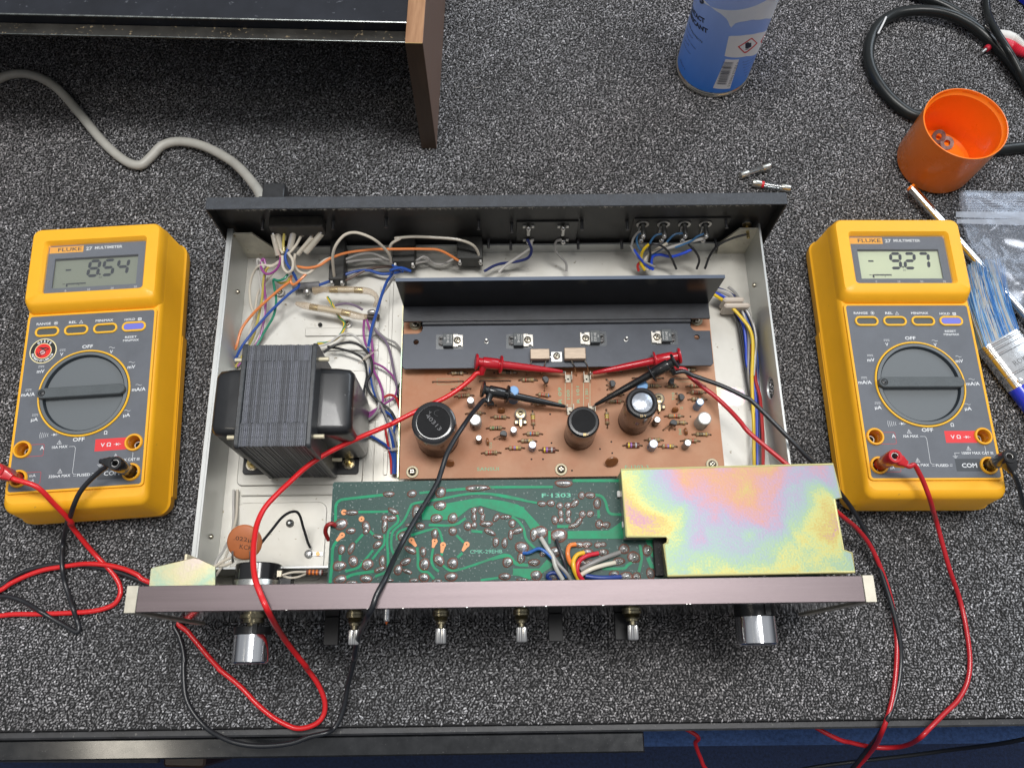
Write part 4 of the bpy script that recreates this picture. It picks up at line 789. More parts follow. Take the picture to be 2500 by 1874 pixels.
# shielding cover
def m_irid_v(name):
    """chromate film: colour bands fan out from a point on the front edge, broken up by slow noise"""
    m=bpy.data.materials.new(name); m.use_nodes=True; nt=m.node_tree; b=nt.nodes['Principled BSDF']; L=nt.links; N_=nt.nodes.new
    def M2(op,a,b_=None,c=None):
        x=N_('ShaderNodeMath'); x.operation=op
        for k,v in enumerate((a,b_,c)):
            if v is None: continue
            if isinstance(v,(int,float)): x.inputs[k].default_value=v
            else: L.new(v,x.inputs[k])
        return x.outputs[0]
    t=N_('ShaderNodeTexCoord'); s_=N_('ShaderNodeSeparateXYZ'); L.new(t.outputs['Object'],s_.inputs[0]); ap=A(*zC(960,815),10.1)
    dx=M2('ABSOLUTE',M2('SUBTRACT',s_.outputs[0],ap.x*CM)); dy=M2('SUBTRACT',s_.outputs[1],ap.y*CM)
    n=N_('ShaderNodeTexNoise'); n.inputs['Scale'].default_value=34; n.inputs['Detail'].default_value=3; n.inputs['Distortion'].default_value=.5; L.new(t.outputs['Object'],n.inputs[0])
    f=N_('ShaderNodeTexNoise'); f.inputs['Scale'].default_value=900; f.inputs['Detail'].default_value=2; L.new(t.outputs['Object'],f.inputs[0])
    d=M2('MULTIPLY',M2('SUBTRACT',dy,M2('MULTIPLY',dx,1.05)),7.0); d=M2('MINIMUM',M2('MAXIMUM',d,-.16),.24)
    v=M2('ADD',M2('ADD',d,.50),M2('MULTIPLY',M2('SUBTRACT',n.outputs['Fac'],.5),.75)); v=M2('ADD',v,M2('MULTIPLY',M2('SUBTRACT',f.outputs['Fac'],.5),.22))
    r=N_('ShaderNodeValToRGB'); e=r.color_ramp.elements
    while len(e)>1: e.remove(e[-1])
    for i,(p,c) in enumerate([(.14,(0.369,0.207,0.251)),(.22,(0.414,0.325,0.112)),(.30,(0.421,0.421,0.169)),(.38,(0.265,0.367,0.235)),(.46,(0.248,0.322,0.322)),(.54,(0.292,0.263,0.351)),(.62,(0.381,0.234,0.278)),(.72,(0.429,0.236,0.162)),(.82,(0.398,0.310,0.118)),(.92,(0.306,0.276,0.351))]):
        x=e[0] if i==0 else e.new(p)
        x.position=p; x.color=(*c,1)
    L.new(v,r.inputs[0]); L.new(r.outputs[0],b.inputs['Base Color']); b.inputs['Metallic'].default_value=.6; b.inputs['Roughness'].default_value=.50
    bp=N_('ShaderNodeBump'); bp.inputs['Strength'].default_value=.22; bp.inputs['Distance'].default_value=.0003; L.new(f.outputs['Fac'],bp.inputs['Height']); L.new(bp.outputs[0],b.inputs['Normal']); return m
M_sh=m_irid_v('chromate_cover')
SZ=10.1
sh=[(50,140),(1640,100),(1700,350),(1650,362),(1715,742),(1780,765),(1803,905),(400,935),(372,700),(398,690),(404,655),(385,640),(92,640)]
mb=MB(); pl=[tuple(A(*zC(*c),SZ)[:2]) for c in sh][::-1]; plate(mb,[pl],SZ-.12,SZ,M_sh,.03)
shd=ob('shield_cover',mb,amp,label='rainbow chromate plated shield cover over the right end of the green board')
mb=MB()
for i in range(len(pl)):
    a=Vector(pl[i]);b=Vector(pl[(i+1)%len(pl)]); 
    if (b-a).length<.5: continue
    d=(b-a).normalized(); nn=Vector((-d.y,d.x)); ctr=Vector((sum(p[0] for p in pl)/len(pl),sum(p[1] for p in pl)/len(pl)))
    if (ctr-a).dot(nn)<0: nn=-nn
    p=[a+nn*.02,b+nn*.02,b+nn*.12,a+nn*.12]; zb=GZ+.01
    if sum(p[k].x*p[(k+1)%4].y-p[(k+1)%4].x*p[k].y for k in range(4))<0: p=p[::-1]
    mb.prism([(v.x,v.y) for v in p],zb if a.x<gR else zb-2,SZ-.11,M_br)
ob('shield_side',mb,shd)
mb=MB()
mb.tube([(x,y,SZ-.05) for x,y in pl]+[(pl[0][0],pl[0][1],SZ-.05)],.075,mat('yellow_chromate_edge',(.72,.66,.30),.4,.5),8); ob('rolled_edge',mb,shd)
mb=MB()
for x,y in ((900,950),(1010,945),(1120,940),(1370,930),(1550,925),(1640,930),(540,945)):
    p=A(*zC(x,y),8.8); mb.sphere((p.x,p.y,8.8),.12,M_solder,8,5)
ob('solder_bead',mb,shd)
mb=MB()
for x,y in ((1285,435),(1335,745)):
    p=A(*zB(x,y),GZ+.3); mb.box(p.x-.08,p.x+.12,p.y-.18,p.y+.18,GZ,GZ+.35,mat('white_clip',(.75,.75,.72),.5),.03)
ob('white_clip',mb,gb)
mb=MB(); mb.box(gx0+.6,gR-.5,gY0+.8,gY0+1.6,2.0,GZ-.2,M_blackpl); ob('switch_bank',mb,amp)
# ---- volume pot behind the bar, big disc capacitor
def wcol(n,c,r=.35): return mat('wire_'+n,c,r,coat=.2)
W=dict(orange=wcol('orange_soft',(.80,.25,.07)),blue=wcol('mid_blue',(.02,.08,.36)),green=wcol('sea_green',(.02,.25,.15)),purple=wcol('purple',(.33,.07,.28)),yellow=wcol('dull_yellow',(.55,.45,.10)),byellow=wcol('bright_yellow',(.82,.56,.02)),
 white=wcol('ivory',(.66,.60,.50)),grey=wcol('mid_grey',(.30,.29,.28)),black=wcol('black_soft',(.018,.018,.02)),brown=wcol('brown',(.12,.07,.05)),navy=wcol('navy_soft',(.02,.03,.13)),red=wcol('red_soft',(.50,.03,.03)),violet=wcol('grey_violet',(.20,.15,.22)),blue2=wcol('royal',(.02,.07,.55)),ltgrey=wcol('light_grey',(.52,.50,.47)),steelblue=wcol('steel_blue',(.05,.16,.33)))
def wire(pts,r,m,par=amp,lab=None,name='wire',n=8,k=6,fr=A):
    """pts: (fn,x,y,z)"""
    q=[fr(*f(x,y),z) for f,x,y,z in pts]
    mb=MB(); mb.tube(spline(q,k),r,m,n); return ob(name,mb,par,label=lab)
c=A(*zF(1188,715),7.6); Mr=Matrix.Translation((c.x,A(*zF(1188,640),7.6).y,6.2))@Matrix.Rotation(R(90),4,'X')
mb=MB(); mb.lathe([(1.3,0),(1.38,.06),(1.38,.95),(1.3,1.0)],mat('pot_black',(.012,.012,.013),.18,coat=.5),32,Mr); pot=ob('volume_control',mb,amp)
mb=MB(); mb.lathe([(1.43,1.0),(1.45,1.05),(1.45,2.2)],mat('pot_can',(.66,.66,.62),.28,1.0,var=.1),32,Mr); ob('can',mb,pot)
mb=MB(); p=A(*zF(1450,770),6.6); mb.box(p.x-.4,p.x+.6,p.y-.5,p.y+.1,5.6,6.4,M_blackpl,.03); mb.box(p.x-.2,p.x+.1,p.y-.1,p.y+.3,6.4,6.75,M_zinc,.02); ob('switch_lug',mb,pot)
p=A(*zF(1115,460),8.2); mb=MB(); T=Matrix.Rotation(R(20),4,'X')
mb.lathe([(.2,-.13),(.92,-.12),(1.02,-.06),(1.05,0),(1.02,.06),(.92,.12),(.2,.13)],mat('disc_orange',(.46,.145,.05),.45,var=.1,vs=60),36,T); dcap=ob('disc_capacitor',mb,amp,(p.x,p.y,8.1),label='large orange brown disc capacitor marked .022u KCK')
mb=MB(); mi=mat('ink_black',(.04,.025,.02),.6); text(mb,'.022µF',.05,.17,.135,.30,mi,R(-9),width=1.3,M=T); text(mb,'KCK',.12,-.28,.135,.27,mi,R(-9),width=.75,M=T); ob('marking',mb,dcap)
for x in (1008,1172): wire([(zF,x,545,8.2),(zF,x+2,600,8.0),(zF,x+3,640,7.6)],.07,M_steel,dcap.parent,name='lead')
# heat-shrunk fuses
M_shr=m_pane('tan_sleeve',(.90,.74,.52),.10,.3); M_shr2=mat('tan_sleeve_solid',(.62,.47,.30),.3,alpha=.38,coat=.4)
M_clear=mat('clear_sleeve',(.72,.66,.55),.15,alpha=.55,coat=.5)
def fuse_sleeve(pts,rads,lab):
    q=[A(*z3(x,y),z) for x,y,z in pts]; sp=spline(q,5); rr=np.interp(np.linspace(0,len(q)-1,len(sp)),range(len(q)),rads).tolist()
    mb=MB(); mb.tube(sp,rr,M_shr2,14); f=ob('inline_fuse',mb,amp,label=lab)
    a,b=q[2],q[3]; d=(b-a); mb=MB(); Mx=axisM(a,b); L_=d.length
    mb.lathe([(.20,-.35),(.21,-.33),(.21,.25),(.19,.27)],M_brass,14,Mx); mb.lathe([(.20,L_-.27),(.21,L_-.25),(.21,L_+.33),(.2,L_+.35)],M_brass,14,Mx); mb.lathe([(.16,.25),(.16,L_-.25)],mat('fuse_glass',(.75,.68,.52),.1,coat=.5),14,Mx); ob('fuse_body',mb,f)
fuse_sleeve([(1100,1080,3.2),(1190,1065,3.3),(1310,1065,3.4),(1550,1070,3.4),(1680,1090,3.2),(1740,1150,2.9),(1715,1235,2.5)],[.30,.22,.27,.27,.24,.17,.10],'upper tan sleeved fuse curving towards the heat sink')
fuse_sleeve([(925,1205,2.8),(1010,1225,2.9),(1110,1245,2.9),(1420,1300,2.9),(1530,1330,2.8),(1640,1345,2.7)],[.14,.28,.28,.28,.28,.22],'lower tan sleeved fuse above the transformer')
# harness at the rear left
wl2=[('orange',.10,[(z3,930,830,4.2),(z3,1040,845,4.2),(z3,1160,820,4.2),(z3,1280,745,4.3),(z3,1450,690,4.4),(z3,1700,660,4.4),(z3,1950,655,4.4),(z5,350,655,4.2),(z5,520,670,4),(z5,700,770,3.2)]),
('orange',.10,[(z3,1030,900,4),(z3,960,970,4),(z3,900,1015,3.8),(z3,870,980,3.8),(z3,875,920,4)]),
('orange',.10,[(z3,860,985,3.8),(z3,760,1060,3.6),(z3,600,1200,3.2),(z3,470,1330,2.8),(z3,370,1470,2.6),(z3,320,1640,2.4),(z4,290,250,2.2),(z4,280,420,2)]),
('blue',.10,[(z3,810,720,5),(z3,830,800,4.8),(z3,890,890,4.4),(z3,925,960,4),(z3,950,1030,3.6),(z3,850,1110,3.4),(z3,650,1300,3),(z3,480,1500,2.7),(z3,370,1650,2.5),(z4,275,390,2)]),
('green',.09,[(z3,840,910,4.2),(z3,800,955,4.2),(z3,740,975,4),(z3,695,965,3.8),(z3,705,1050,3.4),(z3,722,1180,3),(z3,695,1330,2.6),(z3,610,1480,2.2),(z3,530,1620,2),(z4,370,390,1.9)]),
('purple',.09,[(z3,770,740,4.8),(z3,745,830,4.5),(z3,690,890,4.2),(z3,620,905,4),(z3,572,850,4),(z3,572,780,4),(z3,600,758,4),(z3,615,850,3.8),(z3,600,1000,3.2),(z3,615,1200,2.6),(z3,590,1420,2.2),(z3,530,1600,2),(z4,330,390,1.9)]),
('yellow',.09,[(z3,650,835,4),(z3,620,870,3.8),(z3,595,960,3.4),(z3,580,1150,2.8),(z3,540,1350,2.4),(z3,480,1560,2),(z4,310,400,1.9)]),
('yellow',.09,[(z3,730,975,3.6),(z3,770,1000,3.6),(z3,830,985,3.8),(z3,860,940,4)]),
('white',.09,[(z3,760,770,4.2),(z3,680,820,4),(z3,560,820,4),(z3,490,900,3.4),(z3,455,1040,2.8),(z3,462,1200,2.4),(z3,500,1330,2.1),(z3,480,1420,2),(z3,430,1580,1.9)]),
('ltgrey',.09,[(z3,600,850,4),(z3,560,770,4),(z3,530,770,4),(z3,545,900,3.4),(z3,575,1100,2.8),(z3,600,1350,2.3),(z3,560,1500,2),(z3,500,1640,1.9)]),
('white',.09,[(z3,610,820,4),(z3,680,830,4),(z3,760,800,4.2),(z3,560,1060,2.4),(z3,520,1200,2.1),(z3,500,1400,2)]),
('white',.105,[(z3,840,690,5.2),(z3,890,770,5),(z3,885,860,4.8),(z3,835,890,4.6),(z3,790,830,4.8),(z3,785,720,5)]),
('white',.105,[(z3,915,700,5),(z3,905,800,4.6),(z3,950,880,4.2),(z3,1040,900,4),(z3,1110,850,4),(z3,1210,770,4.2),(z3,1270,745,4)]),
('white',.105,[(z3,1315,965,2.8),(z3,1300,850,4),(z3,1295,720,5.2),(z3,1330,610,6),(z3,1420,510,6.4),(z3,1540,490,6.4),(z3,1700,550,6),(z3,1810,640,5),(z3,1870,720,4),(z3,1885,790,3.2)]),
('white',.105,[(z3,1885,790,3.2),(z3,1868,690,4),(z3,1890,600,4.8),(z3,1980,545,5),(z5,60,545,5),(z5,250,530,5),(z5,500,540,5),(z5,700,560,4.8),(z5,840,610,4.4),(z5,900,690,3.6),(z5,910,780,2.8)]),
('ltgrey',.10,[(z3,1420,760,2.6),(z3,1560,710,2.6),(z3,1700,700,2.6),(z3,1850,760,2.6),(z5,180,820,2.4),(z5,300,790,2.5),(z5,400,770,2.4),(z5,350,730,2.4),(z5,250,790,2.4)]),
('ltgrey',.10,[(z3,1410,790,2.4),(z3,1600,765,2.4),(z3,1800,760,2.4),(z3,1990,800,2.4)]),
('ltgrey',.09,[(z5,240,800,2.3),(z5,330,745,2.3),(z5,410,770,2.3),(z5,480,805,2.3),(z5,560,800,2.3),(z5,660,750,2.4)]),
('blue',.11,[(z3,1155,1020,2.3),(z3,1290,970,2.4),(z3,1400,920,2.4),(z3,1530,880,2.3),(z3,1660,870,2.3),(z3,1780,905,2.2),(z3,1900,900,2.4),(z3,2000,880,3)]),
('brown',.10,[(z3,1330,1010,2.2),(z3,1450,960,2.3),(z3,1600,880,2.3),(z3,1720,845,2.3),(z3,1900,830,2.3),(z5,150,840,2.3)]),
('blue',.11,[(z5,220,880,4.6),(z5,120,845,4.9),(z5,20,870,4.8),(z3,1900,900,4.4),(z3,1840,990,3.8),(z3,1790,1120,3.4),(z3,1740,1290,3),(z3,1690,1450,2.7),(z3,1655,1640,2.4)]),
('grey',.09,[(zG,375,75,4.6),(zG,330,150,3.8),(zG,270,240,3.2),(zG,235,350,2.8),(zG,205,500,2.5),(zG,160,660,2.4)]),
('blue',.10,[(z3,1900,820,3),(z3,1990,860,3.4),(z5,100,850,3.6),(z5,200,875,3.6)]),
('purple',.09,[(zG,130,430,2.6),(zG,125,540,2.2),(zG,145,640,2.2),(zG,190,740,2.3)]),
('purple',.09,[(zG,150,430,2.6),(zG,185,560,2.3),(zG,200,700,2.3),(zG,205,830,2.3),(zG,250,930,2.2),(zG,280,1030,2.2),(zG,270,1120,2.2),(zG,200,1190,2.1),(zG,110,1260,2)]),
('purple',.08,[(zG,200,775,2.3),(zG,290,820,2.2),(zG,370,900,2.2),(zG,395,990,2.2),(zG,370,1060,2.2),(zG,300,1110,2.2),(zG,200,1170,2.1),(zG,110,1220,2)]),
('blue',.10,[(zG,160,660,2.3),(zG,180,850,2.2),(zG,205,1000,2.2),(zG,260,1120,2.1),(zG,320,1260,2.1),(zG,355,1400,2.2),(zG,370,1500,2.2),(zG,375,1680,2.2)]),
('grey',.09,[(zG,160,700,2.4),(zG,190,850,2.3),(zG,220,1000,2.3),(zG,270,1130,2.3),(zG,320,1250,2.2),(zG,370,1380,2.2),(zG,395,1500,2.2),(zG,400,1680,2.2)]),
('ltgrey',.09,[(z4,1150,190,3),(z4,1260,150,2.8),(z4,1380,70,2.6),(z4,1480,65,2.6),(z4,1580,140,2.5),(z4,1640,250,2.4),(z4,1650,400,2.3),(z4,1640,520,2.2)]),
('black',.10,[(z4,1200,250,3),(z4,1320,175,2.8),(z4,1480,150,2.8),(z4,1600,200,2.7),(z4,1680,310,2.5),(z4,1690,440,2.4),(z4,1640,560,2.3),(z4,1680,670,2.3),(z4,1780,760,2.3),(z4,1880,840,2.3),(z4,1940,950,2.3),(z4,1985,1040,2.3)]),
('black',.09,[(z4,1240,190,2.6),(z4,1380,215,2.5),(z4,1520,260,2.5),(z4,1610,330,2.4),(z4,1640,480,2.3),(z4,1610,640,2.2),(z4,1600,800,2.2)]),
('violet',.09,[(zG,175,440,2.4),(zG,230,530,2.3),(zG,300,600,2.2),(zG,340,700,2.2),(zG,370,850,2.2),(zG,400,1000,2.2),(zG,430,1100,2.2)]),
('grey',.09,[(zG,200,490,2.3),(zG,300,580,2.2),(zG,380,620,2.2),(zG,440,700,2.2)]),
('violet',.09,[(z3,1320,1225,2.4),(z3,1420,1205,2.6),(z3,1520,1225,2.6),(z3,1600,1270,2.4)]),
('red',.10,[(zG,290,1060,2.2),(zG,340,1040,2.2),(zG,390,1070,2.2),(zG,425,1180,2.2),(zG,440,1280,2.2)]),
('red',.09,[(zG,300,1310,2.1),(zG,315,1400,2.1),(zG,330,1480,2.1),(zG,345,1560,2.1),(zG,350,1680,2.1)]),
('blue',.10,[(zG,105,1330,2),(zG,180,1370,2),(zG,250,1410,2),(zG,330,1470,2.1),(zG,365,1560,2.2),(zG,365,1680,2.2)]),
('blue',.09,[(zG,290,1170,2.1),(zG,350,1210,2.1),(zG,375,1290,2.1),(zG,360,1400,2.2),(zG,380,1520,2.2),(zG,385,1680,2.2)]),
('grey',.10,[(zG,110,1260,2),(zG,180,1230,2.1),(zG,235,1170,2.2),(zG,250,1100,2.3)]),
('black',.09,[(zG,440,920,2.2),(zG,400,990,2.2),(zG,410,1060,2.2),(zG,435,1110,2.2)]),
('ltgrey',.09,[(zF,1020,-20,1.8),(zF,1015,100,1.8),(zF,1018,220,1.8),(zF,1000,380,2.5),(zF,930,530,4),(zF,860,640,5),(zF,830,760,5.5),(zF,780,790,6),(zF,720,730,6.4),(zF,690,650,6.6),(zF,640,740,6.6),(zF,590,860,6.4),(zF,560,920,6)]),
('white',.09,[(zF,1055,-20,1.8),(zF,1050,100,1.8),(zF,1040,250,2),(zF,990,440,3),(zF,960,560,4.2),(zF,900,700,5.5),(zF,830,790,5.8),(zF,760,770,6),(zF,700,700,6.4)]),
('white',.09,[(zF,1015,640,7.4),(zF,940,675,7.2),(zF,860,680,7),(zF,760,700,6.8),(zF,650,760,6.7),(zF,570,830,6.6),(zF,530,900,6.4)]),
('white',.09,[(zF,1000,600,7.4),(zF,900,650,7.2),(zF,800,720,7),(zF,700,760,6.8),(zF,620,820,6.6),(zF,560,900,6.4)]),
('white',.08,[(zF,1030,605,7.6),(zF,1100,620,7.6),(zF,1165,625,7.6)]),
('white',.07,[(zF,1465,765,6.6),(zF,1560,740,6.6),(zF,1690,735,6.8)]),('white',.07,[(zF,1465,770,6.5),(zF,1540,790,6.4),(zF,1620,780,6.4),(zF,1690,750,6.7)]),
('black',.09,[(zF,1265,480,7.5),(zF,1370,350,6.5),(zF,1470,230,5.5),(zF,1560,182,4.8),(zF,1620,205,4.2),(zF,1660,330,3.2),(zF,1700,460,2.4),(zF,1722,510,2)]),
]
for nm,r,pts in wl2: wire(pts,r,W[nm])
# green/yellow earth wire
q=[A(*z3(1240,1140),2.6),A(*z3(1290,1220),2.6),A(*z3(1360,1340),2.4),A(*z3(1410,1400),2.2),A(*z3(1395,1490),2.2),A(*z3(1330,1560),2.2),A(*z3(1240,1600),2.4),A(*z3(1140,1610),2.6)]
sp=spline(q,6); mb=MB(); mb.tube(sp,.10,W['byellow'],8); e_=ob('wire',mb,amp,label='yellow earth wire with a green stripe')
mb=MB(); mb.tube([p+Vector((.05*math.cos(i*.35),.03*math.sin(i*.35),.05)) for i,p in enumerate(sp)],.06,W['green'],6); ob('stripe',mb,e_)
# tinned joint by the fuse, cable gland tube, carbon resistor on the left front, sleeves
mb=MB(); a=A(*z3(890,1035),2.2); b=A(*z3(1160,1015),2.2); mb.tube([a,b],.26,mat('grey_sheath',(.25,.25,.26),.45,var=.1),14); ob('cable_sheath',mb,amp)
mb=MB(); a=A(*z3(1035,1085),2.2); mb.sphere((a.x,a.y,2.3),.28,M_steel,14,8,(1,1.2,.8)); ob('dome_nut',mb,ch)
mb=MB(); a=A(*z3(1690,1285),2.4); mb.sphere((a.x,a.y,2.3),.25,M_solder,10,6,(1.5,.8,.8)); mb.box(a.x-.6,a.x+.5,a.y-.35,a.y-.05,1.8,2.1,mat('tag_strip',(.06,.04,.03),.5),.03); ob('tag_strip',mb,amp)
mb=MB()
pA=A(*zF(1690,738),6.8); pB=A(*zF(1840,742),6.8); Mx=axisM(pA,pB); L_=(pB-pA).length
mb.lathe([(.15,0),(.165,.03),(.165,L_-.03),(.15,L_)],M_carb,14,Mx)
for i,c in enumerate(('o','o','o','s')): mb.lathe([(.169,.15+i*.22),(.169,.25+i*.22)],bandm(c),14,Mx)
mb.tube([pB,pB+Vector((.5,0,-.1))],.03,M_lead,6); ob('resistor',mb,amp,label='brown carbon resistor with orange bands beside the volume control')
sl=[((725,430),(770,650),.19),((810,430),(800,560),.18),((910,430),(860,660),.24),((995,430),(985,520),.16),((1085,430),(1080,530),.14),((1180,500),(1020,690),.23),((1080,540),(940,710),.16),((690,510),(740,720),.18)]
for (a,b,r) in sl:
    p=A(*z3(*a),5.6); q=A(*z3(*b),4.9); mb=MB(); mb.tube([p,(p+q)/2,q],r,M_clear,12,False); mb.tube([p+Vector((0,.1,.05)),p.lerp(q,.35)],r*.5,M_solder,8); s_=ob('terminal_sleeve',mb,amp)
wire([(z3,730,520,5.4),(z3,760,640,5),(z3,790,700,4.9)],.10,W['white']); wire([(z3,805,470,5.6),(z3,795,600,5.1),(z3,800,680,4.9)],.09,W['yellow']); wire([(z3,970,530,5.5),(z3,920,620,5.1),(z3,860,690,4.9)],.10,W['white']); wire([(z3,1090,540,5.5),(z3,990,640,5.1),(z3,940,700,4.9)],.10,W['white']); wire([(z3,880,480,5.5),(z3,850,620,5.1),(z3,815,720,4.9)],.09,W['blue']); wire([(z3,700,560,5),(z3,730,660,4.9),(z3,770,740,4.8)],.09,wcol('pink',(.60,.30,.28)))
# black square posts (fuse holders) at the rear
M_fh=mat('fuse_holder_black',(.03,.03,.028),.55,var=.3,bump=.3,bs=700)
for f,x0,x1,y0,y1,zz in ((z3,1250,1400,640,960,3.2),(z5,30,255,560,780,3.4),(z5,685,945,560,750,3.4)):
    b0=AF.at(*f(x0,y1),zz); b1=AF.at(*f(x1,y1),zz); mb=MB(); mb.box(b0.x,b1.x,b0.y,BY-.02,zz-1.3,zz,M_fh,.05); h=ob('fuse_holder',mb,amp)
    mb=MB(); 
    for x in (b0.x+.2,b1.x-.15): mb.sphere((x,b0.y-.12,zz-.5),.15,M_solder,10,6); mb.box(x-.08,x+.08,b0.y-.2,b0.y,zz-.7,zz-.2,M_steel,.01)
    ob('contact',mb,h)
# wires from the speaker and phono sockets
for nm,r,pts in [('ltgrey',.11,[(z5,1440,570,4.4),(z5,1420,650,3.8),(z5,1300,740,3),(z5,1180,820,2.6),(z5,1110,890,2.4)]),('navy',.11,[(z5,1400,560,4.6),(z5,1440,660,3.8),(z5,1410,740,3.2),(z5,1300,780,2.8),(z5,1100,810,2.5),(z5,960,880,2.3)]),
('grey',.09,[(z5,1740,560,4.6),(z5,1690,580,4.2),(z5,1680,660,3.6),(z5,1740,740,3),(z5,1790,800,2.6),(z5,1795,880,2.3)]),
('steelblue',.08,[(z6,680,480,5),(z6,635,490,4.8),(z6,620,550,4.4),(z6,640,620,4),(z6,690,680,3.4)]),('steelblue',.08,[(z6,885,485,5),(z6,810,500,4.8),(z6,760,560,4.4),(z6,740,640,3.8)]),('steelblue',.08,[(z6,1090,480,5),(z6,1000,490,4.8),(z6,930,550,4.4),(z6,880,620,3.8),(z6,760,700,3.2)]),('steelblue',.08,[(z6,1295,480,5),(z6,1220,510,4.8),(z6,1150,560,4.4),(z6,1000,620,4)]),
('ltgrey',.13,[(z6,1290,530,4.6),(z6,1150,560,4.3),(z6,1020,600,4),(z6,880,640,3.6),(z6,780,670,3.3),(z6,720,730,3),(z6,700,830,2.6)]),('white',.12,[(z6,920,580,4.4),(z6,820,640,3.8),(z6,740,690,3.3),(z6,700,760,2.9),(z6,730,840,2.5)]),
('byellow',.11,[(z6,740,590,4.4),(z6,690,640,4),(z6,665,710,3.4),(z6,665,780,3),(z6,700,840,2.6)]),('blue2',.11,[(z6,1160,640,4),(z6,1070,680,3.8),(z6,960,710,3.4),(z6,850,690,3.4),(z6,780,710,3.2),(z6,765,780,2.9),(z6,780,840,2.6)]),('blue2',.10,[(z6,590,640,4),(z6,640,710,3.6),(z6,700,780,3),(z6,760,830,2.6)]),
('black',.09,[(z6,740,770,3),(z6,755,690,3.6),(z6,755,600,4.4),(z6,830,590,4.6),(z6,910,640,4.2),(z6,970,740,3.2),(z6,1010,830,2.5)]),('black',.09,[(z6,1130,590,4.4),(z6,1190,650,4),(z6,1235,740,3.2),(z6,1210,830,2.5)]),('black',.09,[(z6,1700,490,5),(z6,1560,530,4.6),(z6,1420,600,4),(z6,1340,700,3.2),(z6,1290,830,2.5)]),
('red',.10,[(z6,650,770,2.9),(z6,630,800,2.7),(z6,640,850,2.4)]),('grey',.09,[(z6,570,600,4.2),(z6,590,530,4.6),(z6,640,470,5),(z6,700,465,5)]),('grey',.09,[(z6,560,600,4.2),(z6,600,680,3.8),(z6,660,740,3.3),(z6,800,810,2.8)])]:
    wire(pts,r,W[nm])
# right harness through the clamp
hn=[('byellow',.125,[(zH,330,62,3),(zH,400,105,2.8),(zH,450,140,2.7),(zH,520,200,2.8),(zH,600,290,2.8),(zH,660,370,2.8),(zH,690,470,2.8),(zH,692,620,2.7),(zH,685,800,2.6),(zH,690,1000,2.5),(zH,700,1250,2.4),(zH,705,1620,2.3)]),
('blue2',.11,[(zH,340,45,3),(zH,420,85,2.9),(zH,480,130,2.7),(zH,545,230,2.3),(zH,610,360,2.2),(zH,630,520,2.1),(zH,640,700,2.1),(zH,700,880,2),(zH,725,1100,2),(zH,730,1350,2),(zH,732,1620,2)]),
('grey',.11,[(zH,360,30,3.1),(zH,440,60,3),(zH,520,110,2.8),(zH,600,230,2.4),(zH,650,400,2.3),(zH,655,600,2.2),(zH,650,750,2.1),(zH,670,950,2),(zH,740,1250,1.9),(zH,755,1620,1.9)]),
('grey',.11,[(zH,470,0,3.1),(zH,530,50,3),(zH,570,110,2.8),(zH,640,220,2.6),(zH,700,350,2.6),(zH,722,480,2.5),(zH,715,620,2.4),(zH,700,800,2.2)]),
('navy',.10,[(zH,370,10,3),(zH,450,40,2.9),(zH,560,110,2.7),(zH,640,240,2.3),(zH,700,390,2.2),(zH,720,600,2.1),(zH,735,800,2.1),(zH,745,1000,2),(zH,750,1300,2),(zH,745,1620,2)]),
('ltgrey',.11,[(zH,370,25,3),(zH,480,60,2.9),(zH,560,150,2.4),(zH,620,280,2.2),(zH,660,420,2.1),(zH,680,650,2)]),
('black',.09,[(zH,520,210,2.1),(zH,560,330,2),(zH,590,500,2),(zH,620,700,2),(zH,650,900,2),(zH,670,1020,2)]),
('black',.08,[(zH,545,250,2),(zH,590,400,2),(zH,620,600,2),(zH,650,800,2),(zH,680,1000,2)]),
('red',.12,[(zH,665,520,2.1),(zH,700,700,2.1),(zH,720,850,2.1),(zH,755,980,2.2),(zH,770,1120,2.4),(zH,778,1250,2.5),(zH,785,1400,2.5),(zH,785,1620,2.5)]),
('blue',.10,[(zH,620,240,2.3),(zH,690,420,2.2),(zH,730,620,2.1),(zH,740,850,2),(zH,760,1050,2)]),('ltgrey',.10,[(zH,760,1060,1.9),(zH,770,1300,1.9),(zH,765,1620,1.9)])]
for nm,r,pts in hn: wire(pts,r,W[nm])
M_ny=mat('nylon_clamp',(.62,.54,.46),.42,coat=.2)
a=A(*zH(440,120),3.1); 
for y0,y1,x0,x1 in ((88,133,430,615),(140,185,438,668)):
    p=A(*zH(x0,y1),3.1); q=A(*zH(x1,y0),3.1); mb=MB(); mb.box(p.x,q.x,p.y,q.y,ZF+.2,3.15,M_ny,.14); ob('cable_clamp',mb,amp)
# cable ties
for f,x,y,a_ in ((zG,150,735,R(35)),(zG,380,1480,R(5))):
    p=A(*f(x,y),2.6); mb=MB(); mb.box(-.3,.3,-.1,.1,-.3,.12,M_clear,.05); mb.box(-.75,1.0,-.03,.03,-.02,.01,mat('tie',(.55,.45,.40),.3,alpha=.8)); ob('cable_tie',mb,amp,tuple(p),(0,R(-8),a_))
